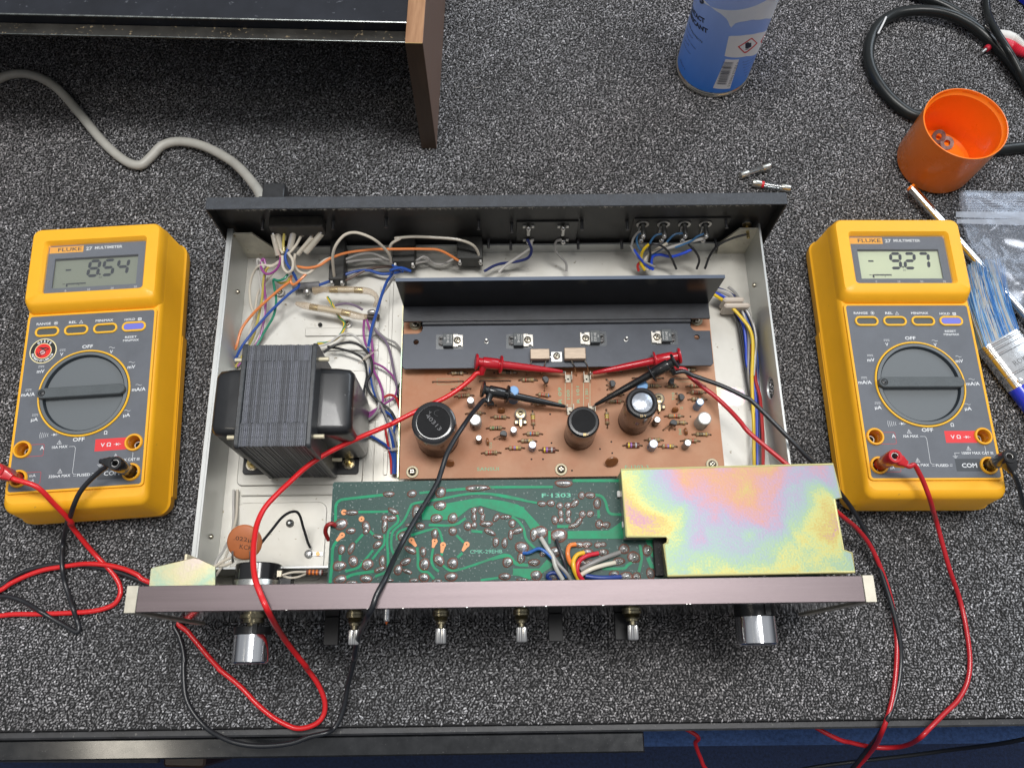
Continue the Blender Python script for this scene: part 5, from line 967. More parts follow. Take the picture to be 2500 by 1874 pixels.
# mains cord leaving the rear panel
M_cord=mat('grey_cord',(.46,.45,.41),.42,var=.10,vs=60,bump=.05,speck=((.20,.18,.15),200,.74))
q=[AF.inv(U(*ov(x,y),z)) for x,y,z in ((572,470,5.5),(566,432,5.2),(548,398,3.6),(505,352,1.6),(445,318,.7),(392,306,.45),(352,314,.4),(325,340,.4),(302,357,.4),(268,346,.4),(222,306,.45),(170,243,.5),(122,190,.5),(72,163,.5),(20,162,.45),(-40,190,.4))]
mb=MB(); mb.tube(spline(q,8),.37,M_cord,16); ob('mains_cord',mb,amp,label='thick pale grey mains cord leaving the rear panel')
mb=MB(); 
for x,y in ((-15,12),(15,12),(-15,-8),(15,-8)): mb.lathe([(1.0,0),(1.2,1.36)],M_blackpl,20,Matrix.Translation((x,y,0)))
for i,(x,y) in enumerate(((-15,12),(15,12),(-15,-8),(15,-8))): ob('foot',MB().lathe([(1.0,0),(1.2,1.34)],M_blackpl,20),amp,(x,y,0))
# ================================================================ multimeters
M_yel=mat('yellow_plastic',(.93,.45,.014),.42,var=.05,vs=20,bump=.10,bs=1600,coat=.05,speck=((.50,.27,.05),150,.735))
M_yel2=mat('yellow_recess',(.80,.33,.01),.4)
M_gpan=mat('grey_keypad',(.115,.125,.145),.5,var=.10,vs=50,bump=.15,bs=2600)
M_gtxt=mat('meter_print',(.72,.74,.76),.55); M_gtx2=mat('meter_print_red',(.60,.03,.04),.5); M_redblk=mat('red_block',(.72,.035,.04),.45)
M_dial=mat('dial_grey',(.085,.098,.105),.48,var=.12,vs=70,bump=.6,bs=2200)
M_dialr=mat('dial_rim',(.13,.145,.155),.5,bump=.1)
M_btn=mat('button_grey',(.075,.082,.082),.5); M_btnb=mat('button_violet',(.16,.17,.62),.5)
M_lcdseg=mat('lcd_segment',(.018,.024,.035),.5)
KZ=4.6
RFm=Frame(27.879,19.338,R(1.46)); LFm=Frame(-28.8805,17.402,R(5.16))
def rr_polar(x0,x1,y0,y1,r,ths):
    out=[]
    pl=rrect(x0,x1,y0,y1,r,10); n=len(pl)
    for th in ths:
        d=Vector((math.cos(th),math.sin(th))); best=None
        for i in range(n):
            a=Vector(pl[i]);b=Vector(pl[(i+1)%n]); e=b-a; den=d.x*(-e.y)+d.y*e.x
            if abs(den)<1e-9: continue
            t=(a.x*(-e.y)+a.y*e.x)/den; s_=(d.x*a.y-d.y*a.x)/den*1.0
            s2=((d.x*t-a.x)*e.x+(d.y*t-a.y)*e.y)/(e.length_squared)
            if t>0 and -1e-6<=s2<=1+1e-6: best=t if best is None else max(best,t)
        out.append((d.x*best,d.y*best))
    return out
def seg7(mb,ch_,x,y,h,m,z):
    w_=h*.58; t=h*.19; S={'8':'abcdefg','5':'afgcd','4':'fgbc','9':'abcdfg','2':'abged','7':'abc','-':'g'}[ch_]; sk=.10
    P=lambda u,v:(x+u+v*sk,y+v)
    def quad(a,b,horizontal):
        (x0,y0),(x1,y1)=a,b
        if horizontal: pl=[(x0,y0),(x0+t/2,y0+t/2),(x1-t/2,y0+t/2),(x1,y0),(x1-t/2,y0-t/2),(x0+t/2,y0-t/2)]
        else: pl=[(x0,y0),(x0+t/2,y0+t/2),(x0+t/2,y1-t/2),(x0,y1),(x0-t/2,y1-t/2),(x0-t/2,y0+t/2)]
        mb.prism([P(*q) for q in pl],z,z+.01,m)
    H=h/2; g=t*.12
    D=dict(a=((-w_/2+g,H),(w_/2-g,H),1),g=((-w_/2+g,0),(w_/2-g,0),1),d=((-w_/2+g,-H),(w_/2-g,-H),1),f=((-w_/2,g),(-w_/2,H-g),0),b=((w_/2,g),(w_/2,H-g),0),e=((-w_/2,-H+g),(-w_/2,-g),0),c=((w_/2,-H+g),(w_/2,-g),0))
    for s_ in S: quad(*D[s_])
JKS=[(-3.65,-3.72),(-3.68,-5.68),(3.61,-3.72),(3.60,-5.72)]
BTS=[(-2.99,4.66),(-1.0,4.66),(.99,4.66),(2.96,4.66)]
XW,YT,YB=4.42,5.98,-6.66
holesM=[circ(0,0,2.98,64)]+[circ(x,y,.52,24) for x,y in JKS]+[rrect(x-.74,x+.74,y-.27,y+.27,.26,6) for x,y in BTS]
PM={}
def build_shared():
    mb=MB(); ths=sorted(set([2*math.pi*i/72 for i in range(72)]+[math.atan2(y,x)%(2*math.pi) for x,y in rrect(-5,5,-8,12.3,.8,6)]))
    def ring(hw,y0,y1,r,z,tilt=0): return [(x,y,z) for x,y in rr_polar(-hw,hw,y0,y1,r,ths)]
    rings=[ring(4.75,-7.6,12.2,.7,.25),ring(4.98,-7.9,12.6,.85,.55),ring(5.05,-8.02,12.72,.9,.9),ring(5.05,-8.05,12.74,.85,1.45),ring(4.95,-8.0,12.68,.8,1.55),ring(4.90,-7.98,12.66,.8,1.62),ring(4.70,-7.86,12.58,.7,4.0),ring(4.62,-7.7,12.4,.6,4.25),ring(4.52,-7.45,11.9,.7,4.42),ring(4.46,-7.30,11.8,.6,4.46)]
    mb.loops(rings,M_yel,True,True,False)
    # top deck with real openings
    deck=rrect(-4.47,4.47,-7.31,11.81,.6,6)
    plate(mb,[deck]+[ [ (p[0],p[1]) for p in h] for h in holesM],4.36,4.462,M_yel)
    # ledge round the keypad
    lo=rrect(-XW,XW,YB,YT,.25,6); li=rrect(-4.30,4.30,-6.56,5.88,.2,6)
    plate(mb,[lo,li],4.46,4.62,M_yel,.03)
    PM['body']=mb.mesh('body')
    mb=MB()   # raised display hood with a window opening
    def r2(hw,y0,y1,r,z): return [(x,y,z) for x,y in rrect(-hw,hw,y0,y1,r,7)]
    rings=[r2(4.68,5.98,12.62,.7,4.0),r2(4.62,6.02,12.56,.7,4.45),r2(4.54,6.42,12.44,.6,5.10),r2(4.42,6.66,12.32,.5,5.26),[(x,y,5.28) for x,y in rrect(-3.62,3.62,7.26,11.42,.26,7)],[(x,y,5.10) for x,y in rrect(-3.50,3.50,7.38,11.30,.24,7)],[(x,y,4.80) for x,y in rrect(-3.45,3.45,7.44,11.22,.22,7)]]
    mb.loops(rings,M_yel,True,False,False); PM['hood']=mb.mesh('display_hood')
    mb=MB(); mb.box(-3.55,3.55,7.38,11.3,4.6,4.78,mat('window_plate',(.13,.145,.175),.4),0); PM['win0']=mb
    mb=MB(); win=[rrect(-3.45,3.45,7.44,11.22,.2,5),[(-2.95,7.86),(2.92,7.86),(2.92,10.2),(-2.95,10.2)]]
    plate(mb,win,4.72,4.84,mat('window_plate',(.125,.14,.17),.38)); mb.box(-2.95,2.92,10.12,10.2,4.66,4.845,M_blackpl); 
    PM['bezel']=mb.mesh('window_bezel')
    mb=MB()
    plate(mb,[rrect(-4.29,4.29,-6.55,5.87,.2,6)]+holesM,4.465,4.60,M_gpan); PM['panel']=mb.mesh('keypad_panel')
    mb=MB(); mb.lathe([(2.98,4.60),(3.06,4.60),(3.10,4.66),(3.06,4.71),(2.98,4.70),(2.96,4.40)],mat('yellow_ring',(.90,.50,.03),.32,coat=.3),72,cap0=False,cap1=False); PM['ring']=mb.mesh('dial_ring')
    mb=MB(); mb.lathe([(2.95,4.50),(2.92,4.70),(2.72,4.72)],M_dialr,72,cap0=True,cap1=False)
    mb.lathe([(2.72,4.72),(2.66,4.66),(2.42,4.0),(2.30,3.93),(.01,3.93)],mat('dial_wall_shade',(.022,.028,.034),.35),72,cap0=False,cap1=True)  # bowl wall: the recess's shade is put into its dark colour
    mb.lathe([(2.31,3.92),(2.28,3.945),(.01,3.945)],M_dial,64)
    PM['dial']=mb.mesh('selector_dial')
    mb=MB(); bar=[]
    for a0,cx in ((-90,2.50),(90,-2.62)):
        for i in range(9): t=R(a0+180*i/8); bar.append((cx+.36*math.cos(t),.36*math.sin(t)))
    mb.prism(bar,3.9,5.06,M_dial,.05); mb.lathe([(.24,5.062),(.17,5.064)],M_darkhole,18,Matrix.Translation((-2.62,0,0)),cap0=False,cap1=False); mb.lathe([(.17,5.05),(.12,5.07),(.02,5.09)],M_blackpl,16,Matrix.Translation((-2.62,0,0))); PM['bar']=mb.mesh('dial_grip')
    mb=MB(); mb.lathe([(.40,4.0),(.42,4.56),(.46,4.74),(.56,4.74),(.60,4.68),(.60,4.60)],mat('jack_yellow',(.88,.42,.02),.35),28,cap0=False,cap1=False)
    mb.lathe([(.42,3.2),(.405,4.56)],M_yel2,24,cap0=True,cap1=False); mb.lathe([(.20,3.2),(.20,3.9),(.26,3.9),(.26,3.2)],M_steel,18,cap0=False,cap1=False); mb.lathe([(.19,3.21),(.01,3.22)],M_darkhole,14); PM['jack']=mb.mesh('input_jack')
    for k,m in (('btn',M_btn),('btnb',M_btnb)):
        mb=MB(); plate(mb,[rrect(-.80,.80,-.34,.34,.33,6),rrect(-.72,.72,-.26,.26,.25,6)],4.55,4.70,mat('yellow_ring'),.03); mb.prism(rrect(-.70,.70,-.24,.24,.23,6),4.35,4.62 if k=='btn' else 4.68,m,.03); PM[k]=mb.mesh('button')
    # printing
    mb=MB(); zt=4.603; X=lambda f,x,y:RFm.at(*f(x,y),KZ)
    def T(s_,f,x,y,hpx,wpx=None,m=M_gtxt,b=.012):
        b=max(b,.018); p=X(f,x,y); k=1/(1/(f(1,0)[0]-f(0,0)[0]))/38.0; text(mb,s_,p.x,p.y,zt+.004,hpx*k,m,0,(wpx*k if wpx else None),b)
    T('RANGE',r5,608,1062,27,150,b=.01); T('REL',r5,885,1063,27,80,b=.01); T('MIN/MAX',r5,1187,1063,28,185,b=.01); T('HOLD',r5,1432,1068,27,110,b=.01); T('RESET',r5,1490,1240,24,122); T('MIN/MAX',r5,1500,1272,24,165)
    p=X(r5,724,1062); mb.tube([(p.x+.12*math.cos(t),p.y+.12*math.sin(t),zt) for t in np.linspace(0,6.283,17)],.018,M_gtxt,4); mb.prism(circ(p.x,p.y,.06,12),zt,zt+.004,M_gtxt)
    p=X(r5,965,1064); 
    def poly_line(pts,wd=.02,m=M_gtxt):
        for a,b in zip(pts,pts[1:]): 
            a=Vector((*a,0));b=Vector((*b,0));d=(b-a);n_=Vector((-d.y,d.x,0)).normalized()*wd/2; e=d.normalized()*wd*.4; zz=Vector((0,0,zt+random.random()*.001)); mb.add([a-e+n_+zz,a-e-n_+zz,b+e-n_+zz,b+e+n_+zz],[(0,1,2,3)],m)
    poly_line([(p.x-.12,p.y-.1),(p.x,p.y+.11),(p.x+.12,p.y-.1),(p.x-.12,p.y-.1)],.025)
    p=X(r5,1527,1070); mb.box(p.x-.12,p.x+.12,p.y-.10,p.y+.10,zt,zt+.002,M_gtxt); text(mb,'H',p.x,p.y,zt+.003,.14,M_gpan,bold=.03)
    T('OFF',r5,1095,1308,38,112); T('OFF',r6,1157,733,38,108)
    T('V',r5,865,1370,36); T('V',r5,1340,1373,36); T('mV',r5,708,1522,38,78); T('mV',r5,1577,1532,38,80)
    T('mA/A',r6,595,305,36,128); T('mA/A',r6,1567,318,36,128); T('µA',r6,715,535,42,64); T('µA',r6,1524,545,42,64); T('Ω',r6,1380,687,36)
    def dc(f,x,y):
        p=X(f,x,y); mb.box(p.x-.2,p.x+.2,p.y+.03,p.y+.055,zt,zt+.002,M_gtxt)
        for k in (-1,0,1): mb.box(p.x+k*.15-.05,p.x+k*.15+.05,p.y-.06,p.y-.035,zt,zt+.002,M_gtxt)
    def ac(f,x,y): p=X(f,x,y); poly_line([(p.x+.2*t,p.y+.045*math.sin(-t*3.1)) for t in np.linspace(-1,1,9)],.022)
    dc(r5,862,1328); dc(r5,700,1477); dc(r6,587,265); dc(r6,709,492); ac(r5,1335,1332); ac(r5,1568,1488); ac(r6,1555,278); ac(r6,1518,502)
    # beeper and diode marks
    p=X(r6,835,677)
    for k in range(5): poly_line([(p.x-.25+k*.125+.04*(u*u),p.y+u*(.21-.025*k)) for u in np.linspace(-1,1,6)],.022)
    def diode(f,x,y,m=M_gtxt,s_=1):
        p=X(f,x,y); mb.add([(p.x-.09*s_,p.y+.1*s_,zt+.003),(p.x-.09*s_,p.y-.1*s_,zt+.003),(p.x+.08*s_,p.y,zt+.003)],[(0,1,2)],m); mb.box(p.x+.08*s_,p.x+.105*s_,p.y-.1*s_,p.y+.1*s_,zt+.003,zt+.005,m); mb.box(p.x-.24*s_,p.x+.24*s_,p.y-.011,p.y+.011,zt+.003,zt+.005,m)
    diode(r6,932,677)
    def outl(f,x0,y0,x1,y1,m):
        a=X(f,x0,y1);b=X(f,x1,y0); poly_line(rrect(a.x,b.x,a.y,b.y,.06,3)+[rrect(a.x,b.x,a.y,b.y,.06,3)[0]],.02,m)
    a=(-3.6,-3.72); poly_line([(-3.5,-3.42),(-2.33,-3.42),(-2.27,-3.48),(-2.27,-4.16),(-2.33,-4.22),(-3.5,-4.22)],.022,M_gtx2); poly_line([(-3.5,-5.3),(-2.33,-5.3),(-2.27,-5.36),(-2.27,-6.05),(-2.33,-6.12),(-3.5,-6.12)],.022,M_gtx2)
    T('A',r6,853,788,36); text(mb,'mA',-2.8,-5.52,zt,.2,M_gtxt); text(mb,'µA',-2.8,-5.87,zt,.22,M_gtxt)
    T('10A MAX',r6,1008,790,26,142); T('320mA MAX',r6,1078,1049,26,196); T('FUSED',r6,1290,1052,26,118); T('1000V MAX CAT III',r6,1607,941,26,292)
    for x,y in ((992,748),(1070,1006),(1527,899)):
        p=X(r6,x,y); poly_line([(p.x-.14,p.y-.12),(p.x,p.y+.14),(p.x+.14,p.y-.12),(p.x-.14,p.y-.12)],.022); poly_line([(p.x,p.y+.05),(p.x,p.y-.07)],.03)
    q=[X(r6,*c) for c in ((1092,792),(1135,792),(1150,808),(1185,1028),(1200,1042),(1222,1042))]; poly_line([(v.x,v.y) for v in q],.022)
    q=[X(r6,*c) for c in ((1200,1056),(1222,1056))]; poly_line([(v.x,v.y) for v in q],.022)
    for yy in (1044,1058): q=[X(r6,*c) for c in ((1360,yy),(1382,yy))]; poly_line([(v.x,v.y) for v in q],.022)
    q=[X(r6,*c) for c in ((1445,940),(1402,940),(1408,965))]; poly_line([(v.x,v.y) for v in q],.022)
    p=X(r6,1408,970)
    for k,wd in enumerate((.16,.10,.05)): poly_line([(p.x-wd,p.y-k*.06),(p.x+wd,p.y-k*.06)],.02)
    poly_line([(3.6,-4.4),(3.6,-5.0)],.022)
    a=X(r6,1325,840); mb.box(a.x,3.15,-4.16,-3.33,zt-.002,zt,M_redblk); T('V Ω',r6,1412,795,38,95); diode(r6,1513,797)
    mb.box(1.42,3.1,-6.1,-5.25,zt-.002,zt,mat('com_block',(.055,.062,.072),.5)); T('COM',r6,1535,1052,42,140)
    PM['print']=mb.mesh('panel_printing')
    mb=MB(); zb_=4.843
    mb.box(-3.4,-1.02,10.64,11.14,zb_-.001,zb_+.001,mat('badge_orange',(.88,.42,.03),.4)); text(mb,'FLUKE',-1.98,10.90,zb_+.003,.29,mat('badge_black',(.02,.02,.02),.5),0,1.66,.01); text(mb,'27',-.62,10.88,zb_+.003,.28,M_gtxt,0,.44,.03); text(mb,'MULTIMETER',.76,10.90,zb_+.003,.215,M_gtxt,0,1.95,.03)
    for k,s_ in enumerate(('0','10','20','30')): text(mb,s_,-1.95+k*1.62,7.62,zb_+.003,.16,M_gtxt,0)
    PM['badge']=mb.mesh('window_printing')
build_shared()
def meter(fr,label,reading,lcd,sticker):
    t=thing('multimeter',label,'multimeter',fr.x,fr.y,0,fr.a,'twin yellow multimeters beside the amplifier')
    ob('body',PM['body'],t); ob('display_hood',PM['hood'],t); kp=ob('keypad_panel',PM['panel'],t); ob('panel_printing',PM['print'],kp)
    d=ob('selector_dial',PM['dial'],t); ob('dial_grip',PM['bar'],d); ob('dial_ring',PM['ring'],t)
    for x,y in JKS: ob('input_jack',PM['jack'],t,(x,y,0))
    for i,(x,y) in enumerate(BTS): ob('button',PM['btn' if i<3 else 'btnb'],t,(x,y,0),label=None if i<3 else 'violet hold button')
    b=ob('window_bezel',PM['bezel'],t); ob('window_printing',PM['badge'],b)
    mb=MB(); mb.box(-2.97,2.94,7.84,10.22,4.60,4.66,lcd); sc=ob('screen',mb,t)
    mb=MB(); z=4.662; xs=(-.05,1.02,2.05); hh=1.05
    xs=(-.12,.90,1.92)
    for x,c in zip(xs,reading.replace('.','')): seg7(mb,c,x-.1,9.36,1.16,M_lcdseg,z)
    mb.prism(circ(xs[0]+.36,8.86,.07,10),z,z+.01,M_lcdseg); mb.box(-2.2,-1.82,9.28,9.40,z,z+.01,M_lcdseg); text(mb,'30',xs[0]+.42,8.62,z+.008,.13,M_lcdseg,0,.22)
    mb.box(-2.05,-.72,8.22,8.27,z,z+.01,M_lcdseg); mb.box(-2.06,-1.94,8.02,8.27,z,z+.01,M_lcdseg); mb.box(-2.3,-2.12,8.22,8.26,z,z+.01,M_lcdseg)
    for k in range(14): mb.box(-1.9+k*.09,-1.86+k*.09,8.16 if k!=8 else 8.08,8.30,z,z+.011,M_lcdseg)
    ob('reading',mb,sc)
    mb=MB(); mb.box(-3.44,3.44,7.45,11.21,4.95,4.97,m_pane('window_pane',(1,1,1),.015,.03)); ob('window_pane',mb,t)
    
    for s_ in (-1,1): ob('side_grip',MB().prism(rrect(s_*5.02-.08,s_*5.02+.08,-6.8,5.2,.05,2),.5,1.35,M_yel,.04),t)
    for x in (-3.8,3.8):
        for y in (-6.5,10.8): ob('rubber_foot',MB().lathe([(.45,0),(.5,.26)],M_blackpl,14),t,(x,y,0))
    return t
M_lcdR=mat('lcd_bright',(.60,.66,.47),.35,coat=.2); M_lcdL=mat('lcd_dim',(.23,.255,.20),.3,coat=.3)
mR=meter(RFm,'yellow multimeter reading 9.27 on a pale screen, right of the amplifier','9.27',M_lcdR,False)
mL=meter(LFm,'yellow multimeter reading 8.54 with a round red sticker, left of the amplifier','8.54',M_lcdL,True)
# round property sticker on the left meter
p=LFm.at(*z1(437,1478),4.6); mb=MB(); zs=4.606; cx,cy=p.x,p.y
M_cr=mat('sticker_cream',(.82,.72,.42),.4); M_sb=mat('sticker_black',(.02,.02,.02),.4); M_sr=mat('sticker_red',(.75,.03,.025),.35); M_sp=mat('sticker_pink',(.80,.45,.45),.4)
def disc_(r,m,dz): mb.prism(circ(cx,cy,r,48),zs,zs+dz,m)
disc_(.92,M_cr,.006); disc_(.85,M_sb,.009); disc_(.58,M_cr,.012); disc_(.53,M_sr,.015)
def arc_text(s_,r,a0,a1,h,m,flip=False):
    n_=len(s_)
    for i,c in enumerate(s_):
        if c==' ': continue
        a=R(a0+(a1-a0)*i/(n_-1)); ang=a-math.pi/2 if not flip else a+math.pi/2
        text(mb,c,cx+r*math.cos(a),cy+r*math.sin(a),zs+.011,h,M_gtxt,ang,bold=.06)
arc_text('GPETE',.715,122,52,.17,M_gtxt); arc_text('PROPERTY OF U.S.M.C.',.715,197,335,.15,M_gtxt,True)
zt=zs+.017
mb.tube([(cx-.02+.2*math.cos(t),cy-.1+.2*math.sin(t),zt) for t in np.linspace(0,6.28,20)],.02,M_sb,4); mb.prism(circ(cx-.02,cy-.1,.17,20),zt-.002,zt,M_sp)
mb.prism([(cx-.36,cy+.22),(cx-.12,cy+.16),(cx,cy+.10),(cx+.12,cy+.16),(cx+.36,cy+.2),(cx+.14,cy+.27),(cx,cy+.24),(cx-.14,cy+.28)],zt-.002,zt+.004,M_sb); mb.tube([(cx,cy+.2,zt),(cx+.02,cy+.05,zt+.004)],.035,M_sb,5)
mb.tube([(cx+.33,cy+.12,zt+.004),(cx+.05,cy-.05,zt+.004),(cx-.30,cy-.25,zt+.004)],.022,M_sb,5); mb.tube([(cx-.38,cy-.08,zt+.004),(cx-.36,cy-.24,zt+.004),(cx-.24,cy-.36,zt+.004),(cx-.08,cy-.36,zt+.004)],.025,M_sb,5); mb.tube([(cx+.33+.05*math.cos(t),cy+.12+.05*math.sin(t),zt+.004) for t in np.linspace(0,6.28,9)],.014,M_sb,4)
for k in (-1,0,1): mb.tube([(cx-.02+.12*k,cy+.08,zt+.001),(cx-.02+.06*k,cy-.1,zt+.001),(cx-.02+.1*k,cy-.26,zt+.001)],.008,M_sb,4)
ob('sticker',mb,mL,label='round black and red property sticker with an eagle, globe and anchor emblem')
# ================================================================ test leads
M_red=mat('red_cable',(.72,.018,.022),.33,coat=.25); M_redp=mat('red_plug',(.55,.012,.02),.28,coat=.5,var=.08,vs=40); M_redc=mat('red_clip',(.48,.012,.022),.28,coat=.45)
M_blk=mat('black_cable',(.016,.018,.022),.36,coat=.2); M_blkp=mat('black_plug',(.014,.014,.015),.22,coat=.6); M_blkc=mat('black_clip',(.014,.014,.015),.25,coat=.5)
WORLD=Frame(0,0,0)
def lead_thing(name,label,base,cols,jack_w,plug_top,boot_dir,cable,clip_head,clip_tip,group='test leads running from the meters to the brown board',cr=.165):
    """everything in world cm; the lead's own origin sits under its plug"""
    mc,mp,mk=cols; b=Vector((jack_w.x,jack_w.y,0)); t=thing(name,label,'test lead',b.x,b.y,0,0,group)
    mb=MB(); h=plug_top-KZ
    mb.lathe([(.30,KZ+.06),(.36,KZ+.1),(.38,KZ+.9),(.44,KZ+1.0),(.46,plug_top-.1),(.42,plug_top),(.27,plug_top),(.25,plug_top-.05),(.25,plug_top-.7)],mp,26,cap1=False)
    mb.lathe([(.20,plug_top-.7),(.2,plug_top-.1),(.24,plug_top-.1),(.24,plug_top-.7)],M_steel,18,cap0=False,cap1=False); mb.lathe([(.25,plug_top-.71),(.01,plug_top-.7)],M_darkhole,16)
    d=Vector((math.cos(boot_dir),math.sin(boot_dir),0)); p0=Vector((0,0,plug_top-.5)); 
    Mx=axisM(p0+d*.15,p0+d*1.0+Vector((0,0,.0)))
    mb.loops([[(x*s,y*s,z) for x,y in rrect(-.42,.42,-.36,.36,.16,4)] for z,s in ((0,1),(.35,1),(.6,.72),(.78,.6))],mp,True,True,True,Mx); 
    mb.box(-.33,.33,-.33,.33,KZ+.85,KZ+1.3,mp,.06,Matrix.Rotation(boot_dir,4,'Z'))
    ob('plug',mb,t)
    st=p0+d*.8
    pts=[st,st+d*.35]+[Vector(q)-b for q in cable]
    if clip_head is not None:
        hd=Vector(clip_head)-b; tp=Vector(clip_tip)-b; dr=(tp-hd).normalized(); side=(Vector(cable[-1])-b-hd); side=(side-dr*side.dot(dr)).normalized()
        pts.append(hd+dr*.55+side*.75); pts.append(hd+dr*.62+side*.35)
    mb=MB(); mb.tube(spline(pts,8),cr,mc,12); ob('cable',mb,t)
    if clip_head is not None:
        L_=(tp-hd).length; Mx=axisM(hd,tp); mb=MB()
        mb.lathe([(.40,-.02),(.52,.0),(.56,.07),(.52,.16),(.34,.2),(.30,.22),(.30,.5),(.37,.52),(.39,.6),(.39,1.55),(.36,1.6),(.36,1.66),(.60,1.70),(.64,1.76),(.60,1.83),(.30,1.88),(.27,2.0),(.24,L_*.62),(.17,L_*.86),(.12,L_-.1),(.07,L_-.02)],mk,26,Mx)
        ob('clip_body',mb,t)
        mb=MB(); mb.tube([hd+dr*.62+side*.2,hd+dr*.55+side*.55,hd+dr*.55+side*.85],[.27,.24,.19],mk,14); ob('strain_relief',mb,t)
        mb=MB(); e=tp; mb.tube([e-dr*.15,e+dr*.1,e+dr*.16+Vector((0,0,-.16)),e+dr*.02+Vector((0,0,-.25))],.035,M_steel,6); ob('hook',mb,t)
        mb=MB(); vs,fs=text_geo('POMONA ELECTRONICS',.0); 
        sv=Vector((0,-1,.6)); sv=(sv-dr*sv.dot(dr)).normalized(); 
        if dr.x<0: xd=-dr
        else: xd=dr
        up=xd.cross(sv)*-1; up=sv.cross(xd)
        c0=hd+dr*(L_*.60)+sv*.262-dr*0; Mt=Matrix(((xd.x,up.x,sv.x,c0.x),(xd.y,up.y,sv.y,c0.y),(xd.z,up.z,sv.z,c0.z),(0,0,0,1)))
        text(mb,'POMONA ELECTRONICS',0,0,0,.11,mk,0,1.75,M=Mt); ob('moulded_lettering',mb,t)
    return t
JW=lambda fr,i: Vector((fr.x+JKS[i][0]*fr.c-JKS[i][1]*fr.s,fr.y+JKS[i][0]*fr.s+JKS[i][1]*fr.c,KZ))
def path(l): return [U(*f(x,y),z) for f,x,y,z in l]
# left red: loops off frame, under the front panel, up over the bar and across the transformer
c_lr=path([(z2,330,1245,6.3),(z2,480,1390,5.2),(z2,640,1560,3.6),(zL,760,130,2.6),(zL,900,310,1.3),(zL,1030,460,.55),(zL,1150,580,.35),(zL,1235,680,.25),(zL,1290,780,.2),(zL,1300,880,.2),(zL,1240,985,.2),(zL,1120,1040,.2),(zL,960,1072,.2),(zL,700,1088,.2),(zL,400,1098,.2),(zL,150,1100,.2),(zL,-30,1120,.2)])
c_lr+= [Vector((-37,2.6,.3)),Vector((-39,3.4,.3)),Vector((-37,4.0,.3))]
c_lr+=path([(zL,-40,855,.3),(zL,120,765,.3),(zL,300,680,.3),(zL,480,620,.3),(zL,650,590,.3),(zL,800,568,.3),(zL,950,555,.5),(zL,1150,568,.5),(zL,1330,608,.5),(zL,1480,672,.5),(zL,1590,745,.4)])
c_lr+=[Vector((-20.9,4.4,.25)),Vector((-19.9,3.6,.22))]
c_lr+=path([(zF,515,1190,.2),(zF,600,1290,.2),(zF,700,1410,.2),(zF,800,1530,.2),(zF,900,1640,.2),(zP,1480,90,.2),(zP,1620,205,.2),(zP,1730,320,.2),(zP,1830,405,.2),(zP,1920,458,.2),(zP,2000,488,.2),(zP,2080,480,.22),(zP,2150,445,.25),(zP,2190,380,.3),(zP,2188,290,.6),(zP,2140,180,1.2),(zP,2060,70,2.2),(zF,1690,1610,3.6),(zF,1570,1465,5.2),(zF,1470,1330,7.2),(zF,1390,1200,10.6),(zF,1325,1075,12.3),(zF,1270,950,12.35),(zF,1225,830,12.2),(zF,1203,700,11.6),(zF,1200,560,10.9),(zF,1210,430,10.2),(zF,1240,280,9.4),(zF,1310,140,8.8),(zF,1430,10,8.2),(z4,860,1560,7.8),(z4,1000,1430,7.3),(z4,1150,1320,7.0),(z4,1350,1210,6.6),(z4,1600,1095,6.0),(z4,1850,990,5.6),(z7,20,1085,5.1),(z7,240,970,5.0),(z7,430,880,4.9),(z7,640,780,4.8),(z7,800,675,4.8),(z7,920,575,4.9),(z7,985,510,5.0)])
lead_thing('test_lead','bright red test lead from the left meter looping in front of the amplifier',None,(M_red,M_redp,M_redc),JW(LFm,1),7.1,R(-25),c_lr,U(*z7(968,380),5.5),U(*z7(1955,492),4.25))
# left black
c_lb=path([(z2,1000,1030,6.7),(z2,900,1105,6.1),(z2,800,1195,5.8),(z2,715,1300,5.5),(z2,660,1420,5.0),(z2,632,1510,4.0),(zL,725,110,2.6),(zL,700,230,1.2),(zL,680,340,.35),(zL,668,480,.45),(zL,675,620,.5),(zL,700,760,.2),(zL,745,900,.2),(zL,790,1040,.45),(zL,830,1160,.2),(zL,852,1240,.2),(zL,835,1290,.2),(zL,780,1270,.2),(zL,660,1200,.2),(zL,520,1120,.3),(zL,420,1060,.45),(zL,280,975,.2),(zL,150,925,.2),(zL,0,905,.2)])
c_lb+=[Vector((-36.5,4.0,.25)),Vector((-37.8,4.5,.25)),Vector((-36.5,4.8,.25))]
c_lb+=path([(zL,-10,800,.25),(zL,120,710,.25),(zL,260,640,.25),(zL,430,590,.25),(zL,580,565,.25),(zL,760,562,.25),(zL,950,580,.2),(zL,1130,610,.2),(zL,1300,655,.2),(zL,1450,710,.2),(zL,1580,770,.2)])
c_lb+=[Vector((-21.2,4.0,.2)),Vector((-20.9,3.2,.18))]
